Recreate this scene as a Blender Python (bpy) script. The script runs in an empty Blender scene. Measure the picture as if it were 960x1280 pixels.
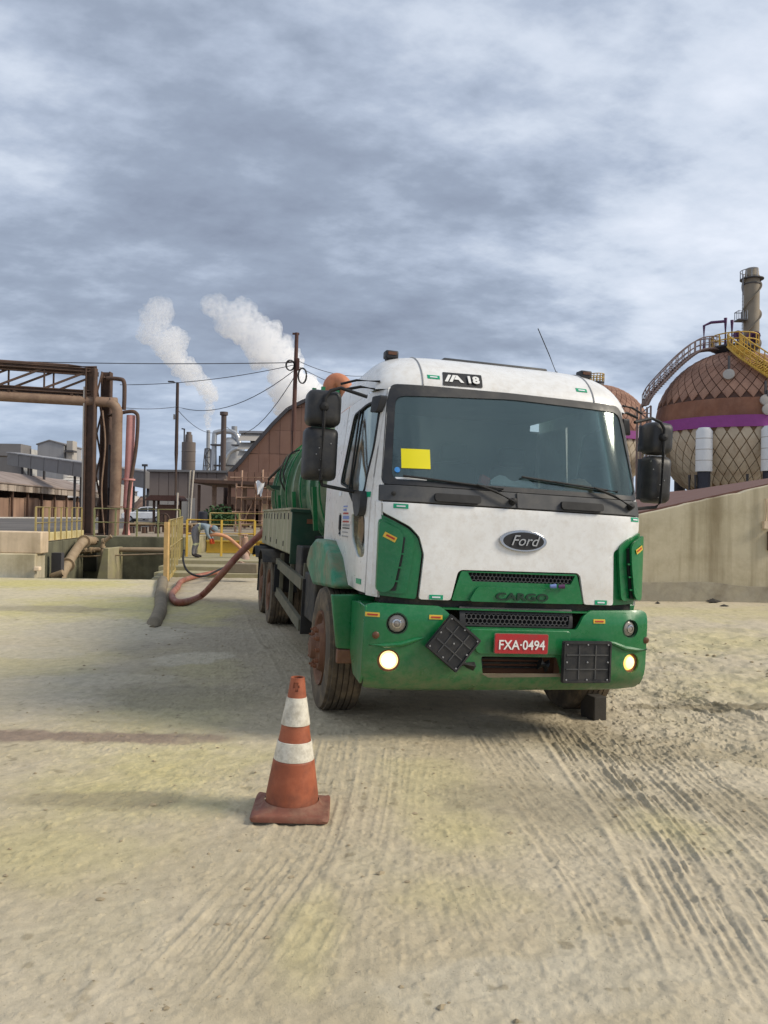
import bpy, bmesh, math, random
import numpy as np
from mathutils import Vector, Matrix, Euler
from mathutils.geometry import delaunay_2d_cdt

R = math.radians
random.seed(7)
rng = np.random.default_rng(7)
SC = bpy.context.scene
COL = SC.collection

# ------------------------------------------------------------------ camera
H_CAM, F_PX = 1.65, 960.0
cd = bpy.data.cameras.new('camera')
cam = bpy.data.objects.new('camera', cd)
COL.objects.link(cam)
CM = Matrix.Rotation(math.pi / 2 + R(0.48), 4, 'X') @ Matrix.Rotation(R(0.9), 4, 'Z')
cam.matrix_world = Matrix.Translation((0, 0, H_CAM)) @ CM
cd.sensor_fit = 'VERTICAL'
cd.sensor_height = 36.0
cd.lens = 27.0
cd.clip_start = 0.05
cd.clip_end = 6000
SC.camera = cam

# ------------------------------------------------------------------ render settings
SC.view_settings.view_transform = 'Standard'
SC.view_settings.look = 'None'
SC.view_settings.exposure = 1.1
SC.view_settings.gamma = 1.0
SC.cycles.use_denoising = True
SC.cycles.max_bounces = 24
SC.cycles.volume_bounces = 24
SC.cycles.transparent_max_bounces = 12
SC.cycles.sample_clamp_indirect = 4.0

# ------------------------------------------------------------------ sun and sky
SUN_EL, SUN_AZ = R(37), R(101)          # azimuth clockwise from +Y
sl = bpy.data.lights.new('sun', 'SUN')
sl.energy = 1.5
sl.angle = R(18)
sl.color = (1.0, 0.9, 0.74)
so = bpy.data.objects.new('sun', sl)
COL.objects.link(so)
sdir = Vector((math.sin(SUN_AZ) * math.cos(SUN_EL), math.cos(SUN_AZ) * math.cos(SUN_EL), math.sin(SUN_EL)))
so.rotation_euler = sdir.to_track_quat('Z', 'Y').to_euler()


def lin(c):
    return tuple((v / 255 / 12.92) if v / 255 <= 0.04045 else ((v / 255 + 0.055) / 1.055) ** 2.4 for v in c)


def build_world():
    w = bpy.data.worlds.new('World')
    SC.world = w
    w.use_nodes = True
    nt = w.node_tree
    nt.nodes.clear()
    N, L = nt.nodes.new, nt.links.new
    out = N('ShaderNodeOutputWorld')
    sky = N('ShaderNodeTexSky')
    sky.sky_type = 'NISHITA'
    sky.sun_disc = False
    sky.sun_elevation = SUN_EL
    sky.sun_rotation = SUN_AZ
    b1 = N('ShaderNodeBackground')
    b1.inputs['Strength'].default_value = 0.07
    L(sky.outputs[0], b1.inputs['Color'])
    tc = N('ShaderNodeTexCoord')
    sep = N('ShaderNodeSeparateXYZ')
    L(tc.outputs['Generated'], sep.inputs[0])

    def math_(op, a, b=None, clamp=False):
        m = N('ShaderNodeMath')
        m.operation = op
        m.use_clamp = clamp
        for i, v in enumerate((a, b)):
            if v is None:
                continue
            if isinstance(v, (int, float)):
                m.inputs[i].default_value = v
            else:
                L(v, m.inputs[i])
        return m.outputs[0]
    zc = math_('ADD', math_('MAXIMUM', sep.outputs[2], 0.0), 0.26)
    px, py = math_('DIVIDE', sep.outputs[0], zc), math_('DIVIDE', sep.outputs[1], zc)
    comb = N('ShaderNodeCombineXYZ')
    L(px, comb.inputs[0])
    L(py, comb.inputs[1])

    def noise(scale, detail, rough, rot=0.0, sc=(1, 1, 1), off=(0, 0, 0), dist=0.0):
        mp = N('ShaderNodeMapping')
        mp.inputs['Rotation'].default_value = (0, 0, rot)
        mp.inputs['Scale'].default_value = sc
        mp.inputs['Location'].default_value = off
        L(comb.outputs[0], mp.inputs[0])
        n = N('ShaderNodeTexNoise')
        n.inputs['Scale'].default_value = scale
        n.inputs['Detail'].default_value = detail
        n.inputs['Roughness'].default_value = rough
        n.inputs['Distortion'].default_value = dist
        L(mp.outputs[0], n.inputs['Vector'])
        return n.outputs[0]
    big = noise(0.75, 2, 0.5, R(25), (1, 1.1, 1), (2.6, 0.4, 0))
    mid = noise(2.3, 6, 0.55, R(-42), (0.62, 1.1, 1), (4.1, 2.2, 0), 0.0)
    fine = noise(8.5, 6, 0.58, R(-35), (0.75, 1.0, 1), (1.3, 7.7, 0), 0.0)
    d = math_('ADD', math_('ADD', math_('MULTIPLY', big, 0.55), math_('MULTIPLY', mid, 0.42)), math_('MULTIPLY', fine, 0.22))
    ramp = N('ShaderNodeValToRGB')
    cr = ramp.color_ramp
    k = 0.565
    stops = [(0.43, (124, 133, 151)), (0.53, (146, 157, 175)), (0.58, (168, 179, 197)), (0.635, (196, 205, 219)), (0.72, (218, 224, 235))]
    while len(cr.elements) < len(stops):
        cr.elements.new(0.5)
    for e, (p, c) in zip(cr.elements, stops):
        e.position = p
        e.color = tuple(v * k for v in lin(c)) + (1,)
    L(d, ramp.inputs[0])
    # thinner and bluer towards the horizon
    hz = N('ShaderNodeMapRange')
    hz.inputs['From Min'].default_value = 0.0
    hz.inputs['From Max'].default_value = 0.22
    hz.inputs['To Min'].default_value = 0.6
    hz.inputs['To Max'].default_value = 0.0
    L(sep.outputs[2], hz.inputs[0])
    mixh = N('ShaderNodeMixRGB')
    L(hz.outputs[0], mixh.inputs[0])
    L(ramp.outputs[0], mixh.inputs[1])
    mixh.inputs[2].default_value = tuple(v * k for v in lin((158, 177, 206))) + (1,)
    b2 = N('ShaderNodeBackground')
    b2.inputs['Strength'].default_value = 1.0
    L(mixh.outputs[0], b2.inputs['Color'])
    mx = N('ShaderNodeMixShader')
    mx.inputs[0].default_value = 0.93
    L(b1.outputs[0], mx.inputs[1])
    L(b2.outputs[0], mx.inputs[2])
    L(mx.outputs[0], out.inputs[0])


build_world()


# ------------------------------------------------------------------ pixel helpers (photo pixels, 960 x 1280)
def ray(px, py):
    return CM.to_3x3() @ Vector(((px - 480) / F_PX, (640 - py) / F_PX, -1.0))


def at(px, py, Y):
    d = ray(px, py)
    return Vector((0, 0, H_CAM)) + d * (Y / d.y)


def gnd(px, py, z=0.0):
    d = ray(px, py)
    return Vector((0, 0, H_CAM)) + d * ((z - H_CAM) / d.z)


# ------------------------------------------------------------------ materials
def mat(name, col, rough=0.6, metal=0.0, var=0.12, vscale=2.5, dirt=None, dirt2=None, low=None, streak=None,
        bump=0.0, bscale=60.0, emit=None, spec=0.5, coat=0.0, alpha=1.0, rnd=0.0):
    """col sRGB 0-255. dirt=(sRGB, amount, scale); low=(sRGB, z0, z1, amount) grime settled near the bottom;
    streak=(sRGB, amount, scale) runs down the surface"""
    m = bpy.data.materials.new(name)
    m.use_nodes = True
    nt = m.node_tree
    N, L = nt.nodes.new, nt.links.new
    bs = nt.nodes['Principled BSDF']
    tc = N('ShaderNodeTexCoord')

    def nz(scale, detail=5, rough_=0.6, sc=None):
        n = N('ShaderNodeTexNoise')
        n.inputs['Scale'].default_value = scale
        n.inputs['Detail'].default_value = detail
        n.inputs['Roughness'].default_value = rough_
        if sc:
            mp = N('ShaderNodeMapping')
            mp.inputs['Scale'].default_value = sc
            L(tc.outputs['Object'], mp.inputs[0])
            L(mp.outputs[0], n.inputs['Vector'])
        else:
            L(tc.outputs['Object'], n.inputs['Vector'])
        return n.outputs[0]

    def rng_(v, a, b, c=0.0, d=1.0):
        r = N('ShaderNodeMapRange')
        for i, x in zip((1, 2, 3, 4), (a, b, c, d)):
            r.inputs[i].default_value = x
        L(v, r.inputs[0])
        return r.outputs[0]

    def mix(f, a, b):
        x = N('ShaderNodeMixRGB')
        if isinstance(f, float):
            x.inputs[0].default_value = f
        else:
            L(f, x.inputs[0])
        for i, c in ((1, a), (2, b)):
            if isinstance(c, tuple):
                x.inputs[i].default_value = c
            else:
                L(c, x.inputs[i])
        return x.outputs[0]

    def mul(a, b):
        x = N('ShaderNodeMath')
        x.operation = 'MULTIPLY'
        for i, v in enumerate((a, b)):
            if isinstance(v, (int, float)):
                x.inputs[i].default_value = v
            else:
                L(v, x.inputs[i])
        return x.outputs[0]
    c = lin(col)
    lo = tuple(v * (1 - var) for v in c) + (1,)
    hi = tuple(min(1, v * (1 + var)) for v in c) + (1,)
    cur = mix(rng_(nz(vscale), 0.3, 0.7), lo, hi)
    rgh = rough
    for dd in (dirt, dirt2):
        if dd:
            f = mul(rng_(nz(dd[2], 8, 0.68), 0.45, 0.68), dd[1])
            cur = mix(f, cur, lin(dd[0]) + (1,))
    if streak:
        f = mul(rng_(nz(streak[2], 5, 0.6, (1, 1, 0.06)), 0.46, 0.66), streak[1])
        cur = mix(f, cur, lin(streak[0]) + (1,))
    if low:
        sp = N('ShaderNodeSeparateXYZ')
        L(tc.outputs['Object'], sp.inputs[0])
        g = rng_(sp.outputs[2], low[1], low[2], 1.0, 0.0)
        f = mul(mul(g, rng_(nz(13, 9, 0.75), 0.34, 0.60)), low[3])
        cur = mix(f, cur, lin(low[0]) + (1,))
    if rnd:
        oi = N('ShaderNodeObjectInfo')
        sc_ = N('ShaderNodeVectorMath')
        sc_.operation = 'SCALE'
        L(cur, sc_.inputs[0])
        L(rng_(oi.outputs['Random'], 0, 1, 1 - rnd, 1 + rnd), sc_.inputs['Scale'])
        cur = sc_.outputs[0]
    L(cur, bs.inputs['Base Color'])
    bs.inputs['Metallic'].default_value = metal
    bs.inputs['Specular IOR Level'].default_value = spec
    bs.inputs['Coat Weight'].default_value = coat
    rr = rng_(nz(vscale * 3), 0.3, 0.7, max(0.03, rgh - 0.08), min(1, rgh + 0.08))
    L(rr, bs.inputs['Roughness'])
    if alpha < 1:
        bs.inputs['Alpha'].default_value = alpha
    if emit:
        bs.inputs['Emission Color'].default_value = lin(emit[0]) + (1,)
        bs.inputs['Emission Strength'].default_value = emit[1]
    if bump:
        bp = N('ShaderNodeBump')
        bp.inputs['Strength'].default_value = bump
        bp.inputs['Distance'].default_value = 0.01
        L(nz(bscale, 6, 0.65), bp.inputs['Height'])
        L(bp.outputs[0], bs.inputs['Normal'])
    return m


def glass_mat(name, tint, refl=0.16, dust=0.12, dustcol=(150, 155, 150)):
    m = bpy.data.materials.new(name)
    m.use_nodes = True
    nt = m.node_tree
    nt.nodes.clear()
    N, L = nt.nodes.new, nt.links.new
    out = N('ShaderNodeOutputMaterial')
    tr = N('ShaderNodeBsdfTransparent')
    tr.inputs[0].default_value = tint + (1,)
    gl = N('ShaderNodeBsdfGlossy')
    gl.inputs['Roughness'].default_value = 0.07
    gl.inputs['Color'].default_value = (0.80, 0.93, 0.90, 1)
    df = N('ShaderNodeBsdfDiffuse')
    df.inputs[0].default_value = lin(dustcol) + (1,)
    tc = N('ShaderNodeTexCoord')
    nz = N('ShaderNodeTexNoise')
    nz.inputs['Scale'].default_value = 3.0
    nz.inputs['Detail'].default_value = 8
    L(tc.outputs['Object'], nz.inputs['Vector'])
    mr = N('ShaderNodeMapRange')
    mr.inputs[1].default_value = 0.3
    mr.inputs[2].default_value = 0.75
    mr.inputs[3].default_value = dust * 0.5
    mr.inputs[4].default_value = dust * 1.6
    L(nz.outputs[0], mr.inputs[0])
    fr = N('ShaderNodeFresnel')
    fr.inputs[0].default_value = 1.5
    ad = N('ShaderNodeMath')
    ad.operation = 'ADD'
    ad.use_clamp = True
    ad.inputs[1].default_value = refl
    L(fr.outputs[0], ad.inputs[0])
    m1, m2 = N('ShaderNodeMixShader'), N('ShaderNodeMixShader')
    L(mr.outputs[0], m1.inputs[0])
    L(tr.outputs[0], m1.inputs[1])
    L(df.outputs[0], m1.inputs[2])
    L(ad.outputs[0], m2.inputs[0])
    L(m1.outputs[0], m2.inputs[1])
    L(gl.outputs[0], m2.inputs[2])
    L(m2.outputs[0], out.inputs[0])
    return m


DUST = (150, 138, 110)
M = {}
M['white'] = mat('white_paint', (228, 228, 226), 0.32, var=0.03, dirt=((196, 190, 178), 0.22, 2.2), coat=0.25, dirt2=((168, 150, 126), 0.22, 16),
                 low=((180, 164, 140), 0.95, 1.35, 0.45), streak=((204, 198, 188), 0.16, 5))
M['green'] = mat('green_paint', (2, 106, 53), 0.33, var=0.08, dirt=((40, 124, 84), 0.3, 3.0), coat=0.2,
                 low=((122, 122, 92), 0.36, 0.80, 0.75), dirt2=((84, 132, 98), 0.22, 30))
M['green_old'] = mat('weathered_green_paint', (44, 128, 96), 0.55, var=0.12, dirt=((160, 150, 124), 0.65, 3.5),
                     dirt2=((120, 70, 44), 0.6, 4.5))
M['green_tank'] = mat('tank_green_paint', (58, 112, 78), 0.42, var=0.15, dirt=((164, 166, 138), 0.75, 2.2),
                      streak=((156, 152, 128), 0.55, 4), dirt2=((60, 66, 40), 0.5, 5))
M['green_dark'] = mat('dark_green_paint', (16, 62, 42), 0.5, var=0.18, dirt=((80, 84, 66), 0.4, 3.0))
M['blackpl'] = mat('black_plastic', (34, 35, 38), 0.5, var=0.12, dirt=((110, 104, 92), 0.22, 5), bump=0.05, bscale=300)
M['greypl'] = mat('dark_grey_plastic', (64, 65, 67), 0.62, var=0.1, dirt=((120, 115, 105), 0.3, 4))
M['rubber'] = mat('black_rubber', (22, 22, 23), 0.7)
M['tyre'] = mat('dusty_tyre_rubber', (88, 79, 66), 0.9, var=0.2, dirt=((136, 118, 92), 0.85, 5), dirt2=((70, 60, 50), 0.5, 8), bump=0.3, bscale=50)
M['rim'] = mat('muddy_rim_steel', (112, 78, 58), 0.8, var=0.2, dirt=((134, 104, 78), 0.7, 7), bump=0.3, bscale=40)
M['mudrust'] = mat('mud_red', (128, 86, 62), 0.9, var=0.2)
M['chassis'] = mat('chassis_black', (38, 36, 34), 0.7, var=0.2, dirt=((104, 92, 72), 0.6, 4))
M['guard'] = mat('dusty_guard_steel', (110, 104, 84), 0.7, var=0.15, dirt=((70, 78, 60), 0.6, 3))
M['locker'] = mat('faded_locker_paint', (146, 144, 114), 0.65, var=0.12, dirt=((108, 104, 76), 0.6, 3), streak=((180, 170, 144), 0.7, 5))
M['chrome'] = mat('chrome', (190, 190, 190), 0.18, 1.0)
M['lens'] = mat('lamp_lens', (150, 142, 132), 0.2, 0.2, coat=1.0, dirt=((100, 95, 90), 0.5, 20))
M['lit'] = mat('lit_lamp', (255, 244, 214), 0.3, emit=((255, 244, 220), 1.1))
M['lity'] = mat('lit_amber_lamp', (255, 226, 150), 0.3, emit=((255, 206, 100), .6))
M['litw'] = mat('warm_lamp_rim', (255, 232, 176), 0.3, emit=((255, 222, 150), 0.75))
M['amber'] = mat('amber_lens', (96, 62, 38), 0.3)
M['plate_red'] = mat('red_plate', (172, 34, 40), 0.45, dirt=((120, 60, 55), 0.5, 20))
M['white_ink'] = mat('white_ink', (226, 226, 222), 0.5, var=0.02)
M['badge_ink'] = mat('badge_silver', (176, 178, 180), 0.35, 0.4)
M['black_ink'] = mat('black_ink', (28, 28, 30), 0.5)
M['dgreen_ink'] = mat('dark_letter', (14, 48, 32), 0.45)
M['sgreen'] = mat('green_reflective', (0, 148, 106), 0.35, var=0.05)
M['syellow'] = mat('yellow_reflective', (214, 176, 60), 0.4)
M['sred'] = mat('red_ink', (170, 50, 34), 0.5)
M['ink_blue'] = mat('blue_ink', (120, 140, 196), 0.5)
M['ink_grey'] = mat('grey_ink', (150, 150, 150), 0.5)
M['card'] = mat('yellow_card', (226, 214, 0), 0.5, var=0.04)
M['interior'] = mat('cab_interior', (104, 108, 108), 0.8)
M['seat'] = mat('seat_cloth', (60, 64, 70), 0.9)
M['paper'] = mat('paper', (215, 218, 222), 0.7)
M['tan'] = mat('tan_cloth', (178, 142, 108), 0.9)
M['glass'] = glass_mat('windscreen_glass', (0.82, 0.89, 0.87), 0.05, 0.08, (96, 122, 118))
M['glass_side'] = glass_mat('door_glass', (0.40, 0.45, 0.45), 0.20, 0.10)
M['mirror'] = mat('mirror_glass', (200, 205, 210), 0.05, 1.0)
M['orange_pipe'] = mat('orange_primer', (190, 122, 88), 0.6, dirt=((150, 84, 54), 0.4, 6))
M['cone'] = mat('cone_orange', (152, 80, 50), 0.6, var=0.16, dirt=((112, 60, 42), 0.85, 7), dirt2=((186, 112, 80), 0.5, 5), low=((104, 60, 44), 0.02, 0.16, 0.9), bump=0.08, bscale=60)
M['cone_base'] = mat('cone_base_rubber', (122, 74, 58), 0.75, var=0.18, dirt=((92, 60, 50), 0.6, 8), dirt2=((150, 120, 96), 0.5, 12), bump=0.15, bscale=50)
M['cone_white'] = mat('cone_white_sleeve', (220, 214, 198), 0.5, var=0.06, dirt=((150, 140, 118), 0.6, 12), dirt2=((120, 112, 96), 0.45, 26))
M['cone_hole'] = mat('cone_inside', (50, 24, 18), 0.8)
M['wood_block'] = mat('dark_wood_block', (58, 54, 48), 0.9, var=0.2, bump=0.4)
M['hose'] = mat('red_brown_hose', (142, 84, 66), 0.6, var=0.12, dirt=((176, 140, 116), 0.5, 5))
M['hose_o'] = mat('orange_hose', (196, 140, 104), 0.6)
M['conc'] = mat('old_concrete', (196, 185, 158), 0.92, var=0.10, vscale=0.8, dirt=((146, 134, 104), 0.75, 0.7), dirt2=((200, 190, 162), 0.5, 1.7),
                streak=((118, 104, 76), 0.7, 1.6), bump=0.25, bscale=14, low=((150, 142, 126), -0.3, 0.7, 0.7))
M['conc_pale'] = mat('pale_concrete', (224, 202, 174), 0.92, var=0.08, dirt=((184, 162, 132), 0.6, 1.4), streak=((140, 122, 94), 0.5, 2.5), bump=0.2, bscale=14, rnd=0.07)
M['conc_pit'] = mat('mossy_concrete', (106, 104, 84), 0.95, var=0.15, dirt=((70, 70, 54), 0.8, 0.9), dirt2=((138, 136, 108), 0.5, 2), streak=((66, 64, 48), 0.6, 1.6), bump=0.3, bscale=12)
M['conc_step'] = mat('step_concrete', (160, 150, 122), 0.92, var=0.12, dirt=((120, 116, 86), 0.7, 1.2), dirt2=((176, 172, 110), 0.4, 1.9), bump=0.2)
M['kerb'] = mat('rough_kerb_concrete', (126, 115, 96), 0.95, var=0.2, dirt=((112, 102, 82), 0.7, 3), bump=0.6, bscale=14)
M['rust'] = mat('rusty_steel', (84, 66, 56), 0.85, var=0.22, vscale=1.2, dirt=((110, 82, 66), 0.6, 1.7), dirt2=((62, 50, 44), 0.6, 3))
M['pipe_tan'] = mat('tan_pipe', (132, 108, 90), 0.75, var=0.14, dirt=((98, 74, 60), 0.75, 1.2), dirt2=((164, 140, 116), 0.5, 2.6))
M['pipe_pink'] = mat('pink_pipe', (204, 146, 140), 0.65, var=0.1, dirt=((168, 112, 104), 0.5, 1.5))
M['pipe_old'] = mat('old_pipe', (160, 140, 112), 0.75, var=0.15, dirt=((100, 78, 56), 0.7, 2.5))
M['rail_y'] = mat('faded_yellow_paint', (184, 164, 104), 0.6, var=0.12, dirt=((140, 122, 84), 0.7, 2.5))
M['rail_g'] = mat('faded_olive_paint', (150, 146, 100), 0.65, var=0.15, dirt=((110, 120, 84), 0.7, 3))
M['yellow'] = mat('yellow_paint', (200, 164, 62), 0.55, var=0.1, dirt=((150, 124, 50), 0.6, 2.5))
M['grey_sheet'] = mat('grey_sheeting', (150, 149, 150), 0.7, var=0.07, vscale=0.3, streak=((104, 102, 100), 0.4, 0.5))
M['dgrey_sheet'] = mat('dark_grey_sheeting', (120, 117, 116), 0.75, var=0.1, vscale=0.3, rnd=0.06)
M['white_sheet'] = mat('pale_sheeting', (196, 192, 186), 0.7, var=0.06, vscale=0.3, streak=((150, 128, 112), 0.4, 0.6), rnd=0.06)
M['tarp'] = mat('grey_roof_sheet', (164, 160, 152), 0.7, var=0.1, vscale=0.2, streak=((104, 100, 94), 0.5, 0.4))
M['brown_sheet'] = mat('brown_wall_panel', (136, 104, 88), 0.85, var=0.10, vscale=0.5, dirt=((100, 70, 58), 0.5, 0.5), streak=((142, 110, 92), 0.4, 0.7), rnd=0.1)
M['brown_dark'] = mat('dark_brown_sheet', (84, 64, 54), 0.85, var=0.2, vscale=0.4, dirt=((112, 86, 70), 0.6, 0.6))
M['brown_roof'] = mat('brown_roof_sheet', (112, 80, 70), 0.85, var=0.10, vscale=0.5, dirt=((92, 66, 58), 0.5, 0.5))
M['shed_wall'] = mat('stained_shed_wall', (150, 122, 104), 0.9, var=0.15, vscale=0.2, streak=((80, 56, 46), 0.8, 0.25), rnd=0.14)
M['fascia'] = mat('weathered_fascia', (166, 154, 142), 0.85, var=0.15, streak=((96, 80, 70), 0.8, 0.6), rnd=0.16)
M['shed_mid'] = mat('mid_building_wall', (134, 120, 112), 0.85, var=0.08, vscale=0.2, dirt=((100, 86, 78), 0.5, 0.2), rnd=0.07)
M['pale_wall'] = mat('pale_block_wall', (168, 162, 154), 0.85, var=0.08, vscale=0.4)
M['silo'] = mat('silo_grey', (112, 102, 96), 0.8, var=0.08, vscale=0.2, streak=((90, 80, 74), 0.5, 0.3))
M['stack_dark'] = mat('dark_stack', (82, 70, 66), 0.7, var=0.1, vscale=0.3)
M['stack_grey'] = mat('grey_stack', (150, 152, 154), 0.5, 0.3, var=0.08, vscale=0.3)
M['silver'] = mat('silver_duct', (176, 178, 180), 0.4, 0.6, var=0.06)
M['steel_dark'] = mat('dark_steelwork', (70, 68, 70), 0.7)
M['pole'] = mat('dark_pole', (66, 52, 46), 0.8, var=0.15)
M['pole_rust'] = mat('rusty_pole', (84, 56, 48), 0.8, var=0.15)
M['wire'] = mat('wire', (60, 62, 70), 0.6)
M['sphere_brown'] = mat('brown_tank_panel', (148, 110, 90), 0.8, var=0.1, vscale=0.35, dirt=((112, 74, 56), 0.6, 0.25), dirt2=((166, 130, 108), 0.45, 0.6), streak=((96, 64, 50), 0.6, 0.9), rnd=0.14)
M['sphere_seam'] = mat('tank_seam', (84, 60, 50), 0.9, var=0.1)
M['sphere_cream'] = mat('cream_tank_panel', (200, 188, 166), 0.8, var=0.06, vscale=0.4, dirt=((168, 142, 112), 0.6, 0.35), streak=((136, 104, 76), 0.7, 0.8), rnd=0.09)
M['sphere_seam2'] = mat('tank_lower_seam', (132, 110, 84), 0.9)
M['purple'] = mat('purple_band', (138, 58, 128), 0.6, var=0.08)
M['purple_d'] = mat('purple_pipe', (92, 54, 92), 0.6)
M['col_white'] = mat('white_column_sleeve', (214, 214, 212), 0.7, var=0.04)
M['col_dark'] = mat('dark_column_base', (44, 46, 56), 0.7)
M['stair_pink'] = mat('faded_pink_steel', (134, 114, 106), 0.75, var=0.15)
M['stair_y'] = mat('yellow_stair', (196, 158, 60), 0.65, var=0.15, dirt=((140, 112, 56), 0.5, 0.8))
M['chimney'] = mat('beige_stack', (138, 126, 108), 0.75, var=0.1, vscale=0.4)
M['car'] = mat('white_car_paint', (225, 226, 228), 0.3, coat=0.5)
M['car_glass'] = mat('dark_car_glass', (32, 36, 42), 0.1, coat=0.5)
M['leaf'] = mat('leaf', (52, 84, 44), 0.7, var=0.3, vscale=8)
M['leaf_far'] = mat('far_leaf', (70, 74, 52), 0.8, var=0.3, vscale=0.5)
M['scaff'] = mat('scaffold_pole', (176, 146, 126), 0.75, var=0.12, dirt=((126, 92, 74), 0.6, 3))
M['plank'] = mat('grey_plank', (112, 94, 80), 0.9, var=0.2)
M['coverall'] = mat('grey_coverall', (118, 116, 120), 0.9, var=0.1, vscale=8)
M['hood'] = mat('blue_grey_cloth', (124, 138, 146), 0.9, vscale=8)
M['skin'] = mat('skin', (150, 104, 82), 0.6)
M['glove'] = mat('orange_glove', (214, 86, 40), 0.7)
M['boot'] = mat('black_boot', (40, 34, 32), 0.7)
M['reflect'] = mat('reflective_tape', (206, 208, 170), 0.4)
M['mound'] = mat('earth_mound', (112, 90, 78), 0.95, var=0.2, vscale=0.15)


# ------------------------------------------------------------------ mesh builder
def frame_of(d):
    d = Vector(d).normalized()
    up = Vector((0, 0, 1)) if abs(d.z) < 0.95 else Vector((1, 0, 0))
    a = d.cross(up).normalized()
    return d, a, a.cross(d).normalized()


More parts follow.
